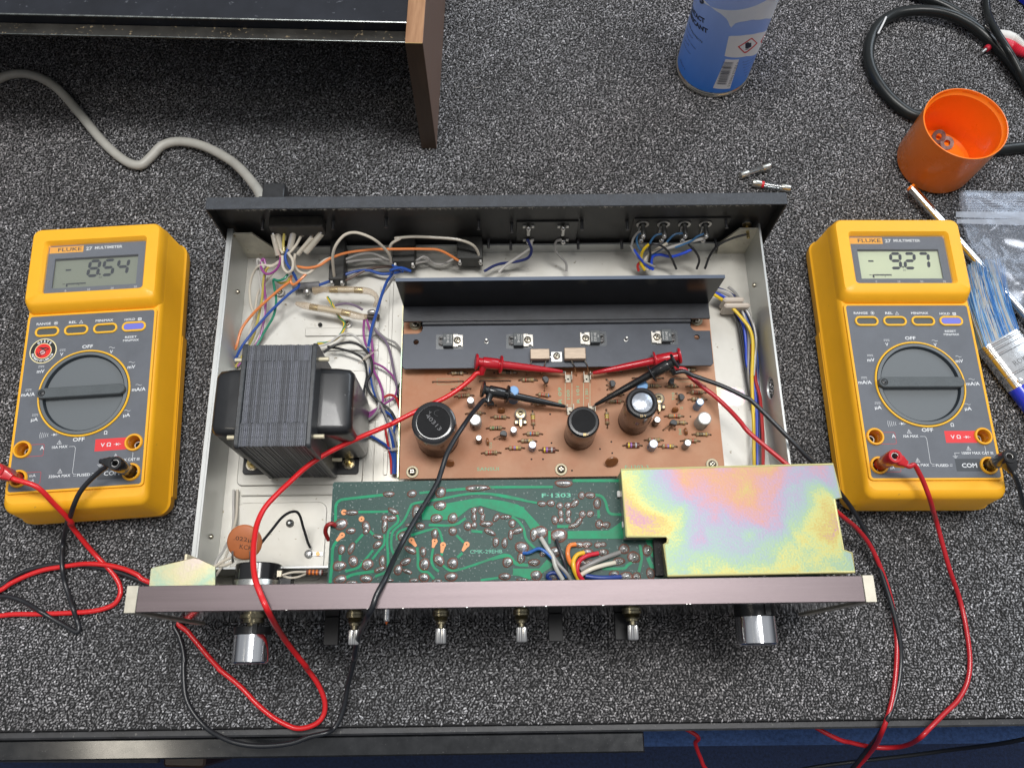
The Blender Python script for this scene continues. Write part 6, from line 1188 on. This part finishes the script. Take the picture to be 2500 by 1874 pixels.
c_lb+=path([(zF,478,1215,.2),(zF,515,1320,.2),(zF,550,1440,.2),(zF,565,1560,.2),(zP,1240,20,.2),(zP,1240,150,.2),(zP,1255,280,.2),(zP,1310,390,.2),(zP,1400,490,.25),(zP,1500,550,.5),(zP,1600,588,.62),(zP,1720,606,.62),(zP,1850,604,.62),(zP,1980,585,.62),(zP,2090,545,.62),(zP,2200,520,.6),(zQ,40,490,.3),(zQ,85,420,.3),(zQ,115,320,.5),(zQ,135,210,1.0),(zQ,165,90,2.0),(zQ,190,-10,3.0),(zO,400,640,4.6),(zO,430,470,6.2),(zO,480,310,8.2),(zO,545,170,11.5),(zO,605,60,12.3),(zA,620,1330,12.35),(zA,710,1160,12.1),(zA,790,980,11.2),(zA,870,820,10.2),(zA,960,650,9.7),(zA,1060,480,9.3),(zA,1180,290,9.0),(zA,1270,130,8.8),(z7,590,1600,8.6),(z7,650,1420,8.5),(z7,740,1250,8.2),(z7,830,1110,7.8),(z7,920,980,7.0),(z7,1010,870,6.2),(z7,1070,810,5.7)])
lead_thing('test_lead','black test lead from the left meter crossing the front bar and green board',None,(M_blk,M_blkp,M_blkc),JW(LFm,3),7.1,R(170),c_lb,U(*z7(1040,690),5.7),U(*z7(1985,885),4.2),cr=.16)
# right red: out of the meter, over the edge, back up under the cover to its clip
c_rr=path([(r6,1040,1050,6.5),(r6,1088,1130,6.1),(r6,1130,1220,5.7),(r6,1175,1340,5.2),(r6,1210,1460,4.0),(r6,1245,1580,2.6),(ov,2050,1225,1.5),(ov,2072,1290,.3),(ov,2086,1350,.2),(ov,2095,1420,.2),(ov,2090,1470,.2),(ov,2070,1510,.2),(ov,2040,1540,.2),(ov,2008,1572,.2),(ov,1988,1592,.0),(ov,1965,1606,-2.2),(ov,1935,1613,-3.8),(ov,1890,1613,-4.5),(ov,1840,1603,-4.5),(ov,1795,1588,-4.0)])
c_rr+=[Vector((17.5,-1.0,-4.5)),Vector((12,-.6,-7)),Vector((9.5,-1.6,-7.5))]
c_rr+=path([(ov,1499,1583,-8),(ov,1502,1605,-9),(ov,1513,1635,-10),(ov,1530,1665,-11),(ov,1600,1720,-14),(ov,1720,1730,-14),(ov,1820,1690,-9),(ov,1850,1658,-7),(ov,1875,1630,-5.0),(ov,1893,1606,-2.6),(ov,1905,1580,-.2),(ov,1918,1545,.3),(ov,1929,1500,.3),(ov,1936,1440,.3),(ov,1937,1380,.3),(ov,1930,1320,.3),(ov,1918,1270,.5),(ov,1900,1220,.9),(ov,1878,1175,1.6),(ov,1850,1140,2.8),(ov,1820,1115,4.4),(ov,1780,1080,5.4),(ov,1730,1030,5.6),(ov,1700,1003,5.7),(z8,2140,1150,5.7),(z8,2020,1010,5.5),(z8,1900,880,5.2),(z8,1750,740,5.0),(z8,1600,625,4.9),(z8,1480,525,4.9),(z8,1420,450,4.9)])
lead_thing('test_lead','dark red test lead from the right meter hanging over the bench edge',None,(mat('red_cable_dark',(.50,.014,.022),.33,coat=.25),M_redp,M_redc),JW(RFm,1),7.1,R(-28),c_rr,U(*z8(1378,300),5.1),U(*z8(425,490),4.25),cr=.155)
# right black
c_rb=path([(r6,1920,1110,6.4),(r6,1965,1200,5.2),(r6,2000,1320,3.8),(r6,2040,1450,2.2),(r6,2090,1560,1.0)])
c_rb+=[Vector((37,10,.3)),Vector((39,3,.3)),Vector((37,-1,.3)),Vector((36,-3.2,-3)),Vector((33,-5,-12)),Vector((24,-7,-17))]
c_rb+=path([(ov,1760,1720,-14),(ov,1815,1690,-9),(ov,1842,1658,-7),(ov,1868,1625,-5),(ov,1893,1594,-2.4),(ov,1912,1562,.1),(ov,1930,1520,.3),(ov,1942,1470,.3),(ov,1946,1420,.3),(ov,1942,1370,.5),(ov,1930,1320,.6),(ov,1912,1262,.7),(ov,1892,1205,.9),(ov,1870,1150,1.3),(ov,1845,1105,2.2),(ov,1810,1058,3.8),(ov,1765,1008,5.4),(ov,1715,957,6.0),(z8,2180,820,6.1),(z8,2060,740,6.1),(z8,1920,670,6.0),(z8,1780,610,5.9),(z8,1640,560,5.8),(z8,1500,510,5.8),(z8,1410,470,5.9)])
lead_thing('test_lead','black test lead from the right meter, its clip lying across a red clip',None,(M_blk,M_blkp,M_blkc),JW(RFm,3),7.1,R(-70),c_rb,U(*z8(1325,355),6.6),U(*z8(452,835),4.2),cr=.155)
# ================================================================ amplifier cabinet (wood ended cover)
M_wood=mat('walnut_veneer',(.27,.135,.065),.42,var=.2,vs=24,col2=(.42,.23,.12),aniso=(9,1,9),bump=.1,bs=300)
M_woodd=mat('walnut_side',(.17,.10,.075),.40,var=.2,vs=24,col2=(.24,.145,.105),aniso=(9,1,9),bump=.08,bs=300)
M_woodf=mat('dark_front_band',(.085,.050,.030),.35,var=.2,vs=30,aniso=(6,6,1))
M_sheet=mat('cover_black_top',(.010,.012,.018),.34,var=.3,vs=26,bump=.1,bs=1200,speck=((.07,.075,.09),260,.68))
M_ledge=mat('cover_dusty_ledge',(.040,.038,.034),.30,.4,var=.3,vs=60,speck=((.28,.22,.14),420,.64))
WX0,WX1,WY0,WY1,WZ=-7.82,-6.62,40.58,66,12.06
cab=thing('amplifier_cabinet','black metal topped cabinet with walnut end panels, standing empty at the upper left','cabinet',-27,53,0,0)
cx,cy=-27,53
for x0,x1 in ((WX0,WX1),(-49.4,-48.2)):
    mb=MB(); mb.box(x0-cx,x1-cx,WY0-cy+.03,WY1-cy,0,WZ,M_wood,.02); e=ob('wood_panel',mb,cab)
    mb=MB(); mb.box(x0-cx-.004,x1-cx+.004,WY0-cy,WY0-cy+.035,0,WZ-.05,M_woodf,.01); ob('front_band',mb,e)
    mb=MB(); mb.box(x1-cx-.005,x1-cx+.02,WY0-cy+.04,WY1-cy,0,WZ-.02,M_woodd); mb.box(x0-cx+.02,x1-cx-.02,WY0-cy-.004,WY0-cy+.03,WZ-.045,WZ+.004,mat('raw_edge',(.50,.34,.14),.6)); ob('side_veneer',mb,e)
zt=11.35; ya=U(600,94,10.7).y-cy; yb=U(600,69,10.75).y-cy; yc=U(600,48,zt).y-cy
mb=MB(); mb.box(-48.2-cx,WX0-cx-.06,yc,WY1-cy,zt-.12,zt,M_sheet,.03); mb.box(-48.2-cx,WX0-cx-.06,WY1-cy-.2,WY1-cy,.4,zt-.13,M_sheet); top=ob('metal_cover',mb,cab)  # second box: unseen rear wall added to block light under the cover
mb=MB(); mb.box(-48.2-cx,WX0-cx-.06,yc-.02,yc+.08,10.5,zt-.01,M_sheet); mb.box(-48.2-cx,WX0-cx-.1,ya,yc-.03,10.45,10.62,M_ledge,.06); ob('front_ledge',mb,cab)
mb=MB(); mb.tube([(-48.2-cx,yc+.03,zt-.01),(WX0-cx-.1,yc+.03,zt-.01)],.07,mat('worn_edge',(.30,.32,.31),.25,.9,var=.4,vs=200),8); mb.tube([(-48.2-cx,ya+.03,10.62),(WX0-cx-.1,ya+.03,10.62)],.04,mat('worn_edge'),8); ob('worn_edge',mb,cab)
# ================================================================ spray can
CR=3.08; CC=(16.55,49.35)
can=thing('spray_can','blue and white aerosol can of contact lubricant standing behind the amplifier','spray can',CC[0],CC[1],0,0)
def can_pt(px,py,r=CR):
    d=ray(px,py); o=Vector((0,0,HCAM)); ax,ay=o.x-CC[0],o.y-CC[1]; a=d.x**2+d.y**2; b=2*(ax*d.x+ay*d.y); c=ax*ax+ay*ay-r*r
    D=b*b-4*a*c
    if D<0: D=0
    t=(-b-math.sqrt(D))/(2*a); q=o+t*d; return (lambda t_:t_-2*math.pi if t_>math.pi/2 else t_)(math.atan2(q.y-CC[1],q.x-CC[0])),q.z
def m_can():
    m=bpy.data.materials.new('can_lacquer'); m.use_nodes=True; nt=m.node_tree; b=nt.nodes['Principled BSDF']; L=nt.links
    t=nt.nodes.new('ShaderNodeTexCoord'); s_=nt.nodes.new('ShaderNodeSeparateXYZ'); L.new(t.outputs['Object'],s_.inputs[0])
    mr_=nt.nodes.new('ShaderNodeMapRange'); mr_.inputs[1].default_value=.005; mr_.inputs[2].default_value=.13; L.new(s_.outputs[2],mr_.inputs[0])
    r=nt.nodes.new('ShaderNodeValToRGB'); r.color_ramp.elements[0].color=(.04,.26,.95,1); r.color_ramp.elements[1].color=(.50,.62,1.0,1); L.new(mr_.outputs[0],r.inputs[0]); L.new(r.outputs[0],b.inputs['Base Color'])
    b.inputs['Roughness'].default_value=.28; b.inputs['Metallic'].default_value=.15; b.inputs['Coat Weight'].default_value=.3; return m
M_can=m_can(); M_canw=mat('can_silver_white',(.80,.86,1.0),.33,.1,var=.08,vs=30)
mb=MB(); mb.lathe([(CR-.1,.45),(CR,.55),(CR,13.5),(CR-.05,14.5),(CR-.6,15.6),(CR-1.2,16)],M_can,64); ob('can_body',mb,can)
mb=MB(); mb.lathe([(CR-.15,0),(CR+.06,.05),(CR+.10,.18),(CR+.06,.34),(CR-.02,.42),(CR-.02,.52)],mat('can_rim',(.60,.58,.52),.22,1.0),64); ob('base_rim',mb,can)
mb=MB(); mb.lathe([(1.5,15.9),(1.6,16.2),(1.6,17.6),(1.3,17.7)],mat('nozzle_white',(.7,.7,.7),.4),24); ob('valve_cup',mb,can)
def wrap_poly(mb,pts,m,dr=.012,n=None):
    """polygon in (theta,z) laid on the can, cut into thin vertical slices so it follows the curve"""
    if sum(pts[i][0]*pts[(i+1)%len(pts)][1]-pts[(i+1)%len(pts)][0]*pts[i][1] for i in range(len(pts)))<0: pts=pts[::-1]
    lo=min(p[0] for p in pts); hi=max(p[0] for p in pts); k=max(1,int((hi-lo)/.06)); N=len(pts)
    for i in range(k):
        a=lo+(hi-lo)*i/k; b=lo+(hi-lo)*(i+1)/k; row=[]
        for t in (a+1e-5,b-1e-5):
            ys=sorted([pts[j][1]+(t-pts[j][0])/(pts[(j+1)%N][0]-pts[j][0])*(pts[(j+1)%N][1]-pts[j][1]) for j in range(N) if (pts[j][0]-t)*(pts[(j+1)%N][0]-t)<0])
            row.append((t,ys[0],ys[-1]) if len(ys)>=2 else None)
        if None in row: continue
        r=CR+dr; P=[(r*math.cos(t),r*math.sin(t),z) for t,z in ((row[0][0],row[0][1]),(row[1][0],row[1][1]),(row[1][0],row[1][2]),(row[0][0],row[0][2]))]
        mb.add(P,[(0,1,2,3)],m,True)
def can_poly(mb,pts,m,dr=.012): wrap_poly(mb,[can_pt(*zK(*p)) for p in pts],m,dr)
def can_text(mb,s_,p0,p1,h,m,dr=.02,rot90=False,bold=0):
    """text whose baseline centre runs from p0 to p1 in the photograph"""
    a=can_pt(*zK(*p0)); b=can_pt(*zK(*p1)); vs,fs=text_geo(s_,bold); w_=max(v[0] for v in vs)-min(v[0] for v in vs)
    ex=((b[0]-a[0])*CR,b[1]-a[1]); L_=math.hypot(*ex); ux,uy=ex[0]/L_,ex[1]/L_; c0=((a[0]+b[0])/2*CR,(a[1]+b[1])/2); out=[]
    for v in vs:
        u=v[0]/w_*L_; q=v[1]*h; X_=c0[0]+ux*u-uy*q; Y_=c0[1]+uy*u+ux*q; r=CR+dr; out.append((r*math.cos(X_/CR),r*math.sin(X_/CR),Y_))
    mb.add(out,fs,m)
mb=MB(); can_poly(mb,[(500,-90),(560,0),(600,40),(700,115),(750,160),(775,232),(800,195),(850,178),(950,160),(1060,150),(1110,145),(1150,120),(1170,60),(1175,-90)],M_canw,.008); ob('pale_band',mb,can,label='silvery white upper field of the label')
M_lw=mat('label_white',(.85,.86,.90),.35); M_ink=mat('ink_dark',(.012,.02,.05),.4); M_inkb=mat('ink_blue',(.01,.04,.22),.4)
mb=MB(); can_poly(mb,[(775,290),(760,295),(715,430),(722,452),(745,460),(900,455),(1020,425),(1075,380),(1135,250),(1150,200),(1120,205),(1080,235),(1000,265),(900,282)],M_lw,.012); wl3=ob('hazard_panel',mb,can)
M_hz=mat('hazard_red',(.65,.03,.04),.4)
mb=MB(); can_poly(mb,[(945,303),(993,350),(890,436),(832,378)],M_hz,.016); can_poly(mb,[(944,314),(981,350),(891,424),(846,379)],M_lw,.020)
can_poly(mb,[(885,378),(893,352),(903,362),(912,338),(922,352),(938,334),(944,358),(942,378),(915,392),(890,393)],M_ink,.024); can_poly(mb,[(884,402),(892,398),(925,390),(930,394),(890,406)],M_ink,.024)
can_poly(mb,[(1108,238),(1118,246),(1050,365),(1015,338)],M_hz,.016); can_poly(mb,[(1104,252),(1110,258),(1048,352),(1026,337)],M_lw,.020); can_poly(mb,[(1058,322),(1060,300),(1075,290),(1088,282),(1080,302),(1070,322)],M_ink,.024)
ob('hazard_diamond',mb,can)
mb=MB(); can_poly(mb,[(718,475),(858,478),(770,716),(632,712)],M_lw,.012)
# barcode strips and digits
P00,P10,P01=Vector((712,500)),Vector((805,503)),Vector((655,680))
rb=random.Random(5); v=0.0
P11=Vector((745,683))
while v<1:
    wd=rb.choice((.012,.012,.022,.034)); A_=P00.lerp(P01,v);B_=P10.lerp(P11,v);C_=P10.lerp(P11,min(1,v+wd));D_=P00.lerp(P01,min(1,v+wd)); can_poly(mb,[tuple(A_),tuple(B_),tuple(C_),tuple(D_)],M_ink,.016); v+=wd+rb.choice((.012,.016,.024))
can_text(mb,'5 017416 371253 >',(758,700),(832,505),.22,M_ink); ob('barcode',mb,can)
mb=MB(); can_text(mb,'CONTACT',(452,30),(566,172),.42,M_ink,bold=.04); can_text(mb,'LUBRICANT',(440,62),(592,255),.42,M_ink,bold=.04); can_text(mb,'AND PROTECTS',(440,180),(548,345),.17,M_ink,bold=.02); can_text(mb,'FROM DROP',(425,230),(470,312),.15,M_inkb); can_text(mb,'LUBRICANT TARNISH',(420,270),(493,398),.15,M_inkb); can_text(mb,'SWITCHES',(405,315),(440,370),.14,M_inkb); can_text(mb,'CLEANS A FILM',(398,340),(450,438),.14,M_inkb); can_text(mb,'400ml e',(370,480),(408,560),.24,M_inkb)
can_text(mb,'Solvent',(980,450),(1035,415),.2,M_ink,bold=.03)
for i in range(6): can_text(mb,['Active plastic care','Dispense in a well','For trade use only','Do not inhale spray','Keep out of reach','Made in England'][i],(868+i*4,505+i*22),(1005-i*8,430+i*29),.12,M_inkb)
can_text(mb,'S',(525,-12),(560,-2),.7,M_ink,bold=.05)
ob('label_lettering',mb,can)
# ================================================================ orange cup with washers
CUPC=Vector((34.05,40.25)); cup=thing('orange_cup','orange plastic spray cap standing upside down as a cup with washers in it','cup',CUPC.x,CUPC.y,0,0)
M_or=mat('orange_plastic',(.95,.215,.010),.28,coat=.25,var=.05,vs=15)
mb=MB(); mb.lathe([(.01,.0),(2.65,.0),(2.95,.12),(3.06,.4),(3.18,4.95),(3.20,5.2),(3.12,5.22),(3.08,4.9),(2.94,4.75),(2.92,4.4),(2.80,.5),(2.6,.3),(.01,.28)],M_or,72,cap0=False,cap1=False); ob('cup_wall',mb,cup)
mb=MB()
for a0 in (60,105,150,20): mb.loops([[(3.085*math.cos(R(a)),3.085*math.sin(R(a)),z) for a in np.linspace(a0,a0+24,7)] for z in (4.95,5.05)],mat('orange_rib',(.95,.26,.03),.25),True,False,False,closed=False)
ob('rim_notch',mb,cup)
def washer(px,py,z,tilt,lab):
    p=U(px,py,z); t=thing('washer',lab,'washer',p.x,p.y,z,0,'steel washers in the orange cup'); mb=MB(); mb.lathe([(.26,0),(.56,0),(.56,.1),(.26,.1),(.26,0)],mat('dull_washer',(.22,.18,.17),.4,.8,var=.3),28,Matrix.Rotation(R(tilt),4,'X'),cap0=False,cap1=False); ob('ring',mb,t)
washer(2311,350,.45,18,'dull steel washer lying foremost in the orange cup'); washer(2291,334,.7,35,'dull steel washer leaning behind another in the orange cup')
# ================================================================ fuses on the mat
def fuse(a,b,lab,red):
    p=U(*a,.3);q=U(*b,.3); c=(p+q)/2; t=thing('glass_fuse',lab,'fuse',c.x,c.y,0,0,'glass fuses loose on the mat'); L_=(q-p).length; Mx=axisM(p-Vector((c.x,c.y,0)),q-Vector((c.x,c.y,0)))
    M_=mat('fuse_cap',(.62,.60,.54),.25,1.0,var=.2)
    for z0_,z1_ in ((0,.72),(L_-.72,L_)):
        mb=MB(); mb.lathe([(.27,z0_),(.30,z0_+.03),(.30,z1_-.03),(.28,z1_)],M_,20,Mx); ob('end_cap',mb,t)
    mb=MB(); mb.lathe([(.265,.7),(.265,L_-.7)],m_pane('fuse_tube',(.86,.89,.90),.14,.08),20,Mx,cap0=False,cap1=False); ob('glass_tube',mb,t)
    mb=MB(); mb.tube([Mx@Vector((0,0,.6)),Mx@Vector((.05,0,L_/2)),Mx@Vector((0,0,L_-.6))],.035,M_steel,6); ob('filament',mb,t)
    if red: mb=MB(); mb.lathe([(.27,.74),(.272,.76),(.272,.92),(.27,.94)],mat('fuse_red',(.65,.02,.03),.3),20,Mx,cap0=False,cap1=False); ob('colour_band',mb,t)
zf7=Z(1750,350,6.32)
fuse(zf7(360,500),zf7(815,350),'plain glass fuse with bright caps, the farther of two behind the amplifier',False)
fuse(zf7(545,610),zf7(1130,700),'glass fuse with a red band, nearer to the amplifier',True)
# ================================================================ black cables top right
M_tc=mat('thick_black_cable',(.009,.011,.011),.30,spec=.4,var=.15,vs=40)
def cable(name,pts,r,m,lab,cat='cable',n=14,grp=None):
    q=[U(*f(x,y),z) for f,x,y,z in pts]; b=q[len(q)//2]; o=ob(name,MB().tube(spline([v-Vector((b.x,b.y,0)) for v in q],8),r,m,n),None,(b.x,b.y,0)); return tag(o,lab,cat,grp)
cable('power_cable',[(zT,1600,1190,.4),(zT,1492,1192,.4),(zT,1400,1200,.4),(zT,1250,1215,.4),(zT,1110,1200,.45),(zT,1040,1100,.45),(zT,920,985,.45),(zT,760,930,.45),(zT,600,935,.45),(zT,450,835,.5),(zT,330,700,.5),(zT,255,560,.5),(zT,232,430,.5),(zT,258,300,.5),(zT,330,190,.5),(zT,450,115,.6),(zT,600,88,.8),(zT,760,92,1.0),(zT,900,125,1.0),(zT,1030,185,.9),(zT,1150,270,.7),(zT,1280,390,.6),(zT,1400,530,.5),(zT,1510,690,.5),(zT,1600,850,.5)],.46,M_tc,'thick black cable curling in a loop behind the orange cup')
cable('power_cable',[(zT,560,-60,.4),(zT,650,-25,.4),(zT,770,15,.4),(zT,880,65,.4),(zT,980,125,.45),(zT,1090,200,.5)] ,.42,M_tc,'shorter thick black cable end coming in from the top edge, meeting the loop')
cable('thin_cable',[(zV,60,-150,.5),(zV,70,0,.5),(zV,75,150,.5),(zV,110,320,.7),(zV,190,500,1.4),(zV,290,680,1.8),(zV,400,850,1.9),(zV,500,1010,1.9),(zV,600,1180,1.7),(zV,690,1350,1.5),(zV,760,1500,1.3),(zV,850,1700,.9)],.30,M_tc,'thinner black cable lying over the red and white phono plugs')
mb=MB(); a=U(2144,82,1.0); b=U(2167,36,1.3); mb.tube([Vector((0,0,.95)),Vector(((b.x-a.x)*.5,(b.y-a.y)*.5,1.25)),Vector((b.x-a.x,b.y-a.y,1.0))],.08,mat('tie_white',(.72,.72,.72),.35),8)
o=ob('cable_tie',mb,None,(a.x,a.y,0)); tag(o,'thin white tie end poking over the thick black cable loop','cable tie')
for lab,m,pts,rr_,zz in (('white phono plug with ridged boot under the thin black cable',mat('phono_white',(.72,.71,.68),.5,var=.05),[(160,600),(330,700),(480,750),(620,800),(730,870),(830,960)],[.10,.42,.52,.45,.36,.28],.55),('red phono plug with ridged boot beside the white one',mat('phono_red',(.62,.02,.045),.42),[(60,1000),(260,860),(440,900),(600,960),(720,1030),(900,1110)],[.25,.40,.50,.46,.42,.34],.45)):
    q=[U(*zV(x,y),zz) for x,y in pts]; b=q[0]; sp=spline([v-Vector((b.x,b.y,0)) for v in q],8); n_=len(sp); rr=list(np.interp(np.linspace(0,5,n_),range(6),rr_)); rr=[r*(1 if i<n_*.55 else (1.08 if i%2 else .90)) for i,r in enumerate(rr)]
    t=thing('phono_plug',lab,'phono plug',b.x,b.y,0,0,'phono plugs at the upper right'); ob('boot',MB().tube(sp,rr,m,16),t); d=(sp[0]-sp[1]).normalized(); ob('pin',MB().tube([sp[0],sp[0]+d*.6],.16,M_steel,10),t)
p=U(2545,-30,0); mb=MB(); mb.lathe([(2.9,0),(3.1,.2),(3.1,2.9),(2.9,3.0)],mat('royal_blue_plastic',(.01,.02,.42),.35),48); o=ob('blue_lid',mb,None,(p.x,p.y,0)); tag(o,'royal blue round lid cut off by the upper right corner','lid')
# ================================================================ chrome rod
a=U(2225,459,.9); b=U(2560,835,.45); mb=MB(); mb.tube([Vector((0,0,.9)),Vector((b.x-a.x,b.y-a.y,.45))],.33,mat('chrome',(.80,.79,.76),.12,1.0),20)
rod=thing('screwdriver','long chrome shafted screwdriver lying from the orange cup past the bag','screwdriver',a.x,a.y,0,0); ob('shaft',mb,rod)
d=Vector((b.x-a.x,b.y-a.y,0)).normalized(); mb=MB(); mb.tube([Vector((0,0,.9))-d*.12,Vector((0,0,.9))+d*.06],.34,M_or,16); ob('tip_cap',mb,rod,label='small orange end piece by the cup')
# ================================================================ paint brush
pb0=U(2437,905,1.2); 
zW=r5
bA=U(*zU(850,375),1.3); bB=U(*zU(1530,10),1.3)             # ferrule front edge (towards bristles)
ax=(bB-bA).normalized(); fw=Vector((ax.y,-ax.x,0))          # from bristles towards handle
Wd=(bB-bA).length
brush=thing('paint_brush','wide paint brush with blue bristles and bright ferrule beside the right meter','paint brush',bA.x,bA.y,0,math.atan2(ax.y,ax.x))
BFr=Frame(bA.x,bA.y,math.atan2(ax.y,ax.x))
L1_=BFr.at(*zU(1380,1285),1.3).y   # negative: towards the handle
M_fer=mat('ferrule',(.80,.80,.80),.20,1.0,var=.08,vs=40,bump=.25,bs=160)
def slab(mb,y0,y1,x0,x1,z0_,z1_,m,r=.35,M=None):
    rings=[]
    for y in (y0,y1):
        rings.append([(x,y,z) for x,z in rrect(x0,x1,z0_,z1_,r,5)])
    mb.loops(rings,m,True,True,True)
mb=MB(); yb_=L1_; slab(mb,-.02,yb_,-.12,3.3,.05,1.5,M_fer,.55)
for y in (-.28,-.62,-1.05,yb_+.95): mb.loops([[(x,y+dy,z) for x,z in rrect(-.15-e,3.33+e,.02-e,1.53+e,.57,5)] for dy,e in ((.11,-.04),(.04,.02),(-.04,.02),(-.11,-.04))],M_fer,True,False,False)
c=BFr.at(*zU(1580,1075),1.5); mb.lathe([(.24,1.49),(.2,1.56),(.1,1.57),(.08,1.52)],M_fer,18,Matrix.Translation((c.x,c.y,0)),cap0=False)
ob('ferrule',mb,brush)
mb=MB(); c=BFr.at(*zU(1520,690),1.5); text(mb,'ROKSI',c.x+.45,c.y,1.512,.40,mat('embossed',(.22,.22,.22),.4,.8),0,1.5); ob('embossed_lettering',mb,brush)
mb=MB(); slab(mb,yb_-.0,yb_-3.2,-.14,3.32,.1,1.42,mat('handle_blue',(.01,.035,.62),.3,coat=.5),.6); ob('handle',mb,brush)
def bristles():
    mb=MB(); ms=[mat('bristle_blue',(.07,.24,.58),.4),mat('bristle_pale',(.50,.62,.70),.45),mat('bristle_grey',(.60,.60,.58),.5),mat('bristle_sky',(.18,.42,.75),.4)]; rb=random.Random(11)
    for i in range(2000):
        x=rb.uniform(.0,3.15); z=rb.uniform(.2,1.38); y=rb.uniform(-.3,0); L_=rb.uniform(5.2,6.2)-.25*abs(x-1.5)**1.5; fan=(x-1.5)*.12+rb.gauss(0,.14); k=rb.gauss(0,.12)
        fan-=x*.22; q=[Vector((x,y,z)),Vector((x+fan*.35+k*.5+.85,y+L_*.38,z+rb.gauss(0,.05))),Vector((x+fan*.7+k+1.95,y+L_*.72,z*.9+rb.gauss(0,.07))),Vector((x+fan+k+2.9,y+L_,max(.06,z*.75+rb.gauss(0,.12))))]
        m=rb.choices(ms,(4,4,4,4))[0]; mb.tube(q,[.03,.03,.026,.012],m,3,False)
    return mb
ob('bristle',bristles(),brush,kind='stuff')
mb=MB(); 
for i,(y0,y1,hw,m) in enumerate(((-.1,3.4,0,mat('bristle_core',(.03,.12,.34),.6)),(3.35,4.6,.3,mat('bristle_core_tip',(.22,.27,.31),.7)))): mb.loops([[(x+.47*y,y,z) for x,z in rrect(.15,3.0-.2*y*.5,.25,1.1,.3,5)] for y in np.linspace(y0,y1,6)],m,True,True,True)
ob('bristle_core',mb,brush)
# ================================================================ zip bag
M_bag=m_film('clear_polythene')
p00=U(2327,484,.3); bag=thing('zip_bag','crumpled clear zip bag lying over the chrome screwdriver at the right edge','plastic bag',p00.x,p00.y,0,0)
BG=Frame(p00.x,p00.y,0)
def bag_sheet(zo,seed,m):
    rs=random.Random(seed); ph=[rs.uniform(0,6) for _ in range(8)]; nx,ny=60,60; outl_l=[BG.at(*c,.3) for c in ((2327,484),(2331,540),(2345,600),(2395,670),(2440,725),(2500,800))]
    rows=[]; 
    for j in range(ny+1):
        v=j/ny; ly=outl_l[0].y+(outl_l[-1].y-outl_l[0].y)*v; xl=np.interp(-ly,[-p.y for p in outl_l],[p.x for p in outl_l]); xr=9.5; row=[]
        for i in range(nx+1):
            u=i/nx; x=xl+(xr-xl)*u; e=min(1,6*min(u,v+.02,1-v+.02)); 
            z=zo+e*(.22*math.sin(1.1*x+.6*ly+ph[0])*math.sin(.7*ly-.5*x+ph[1])+.14*abs(math.sin(1.2*x-.8*ly+ph[2]+math.sin(ly*.7+ph[3])))+.05*math.sin(3.1*ly+1.3*x+ph[4]))
            row.append((x,ly,max(.06,z)))
        rows.append(row)
    mb=MB(); mb.loops(rows,m,True,False,False,closed=False); return mb
ob('film',bag_sheet(1.45,3,M_bag),bag); ob('film',bag_sheet(1.15,9,M_bag),bag)
M_zip=m_film('zip_strip',(.70,.76,.86),.30,.3,.06); 
mb=MB()
for y0,y1,x0 in ((520,533,2331),(538,548,2333)):
    a=BG.at(x0,y1,1.6); b=BG.at(2560,y0,1.6); q=BG.at(x0,y0,1.6); mb.add([(a.x,a.y,1.75),(b.x,a.y-.05,1.75),(b.x,b.y,1.8),(q.x,q.y,1.8)],[(0,1,2,3)],M_zip)
for k in range(5): y=BG.at(2327,488+k*6,1.6).y; mb.tube([(0.1,y,1.62),(4,y+.03,1.68),(9,y-.04,1.64)],.03,M_zip,5)
ob('zip',mb,bag)
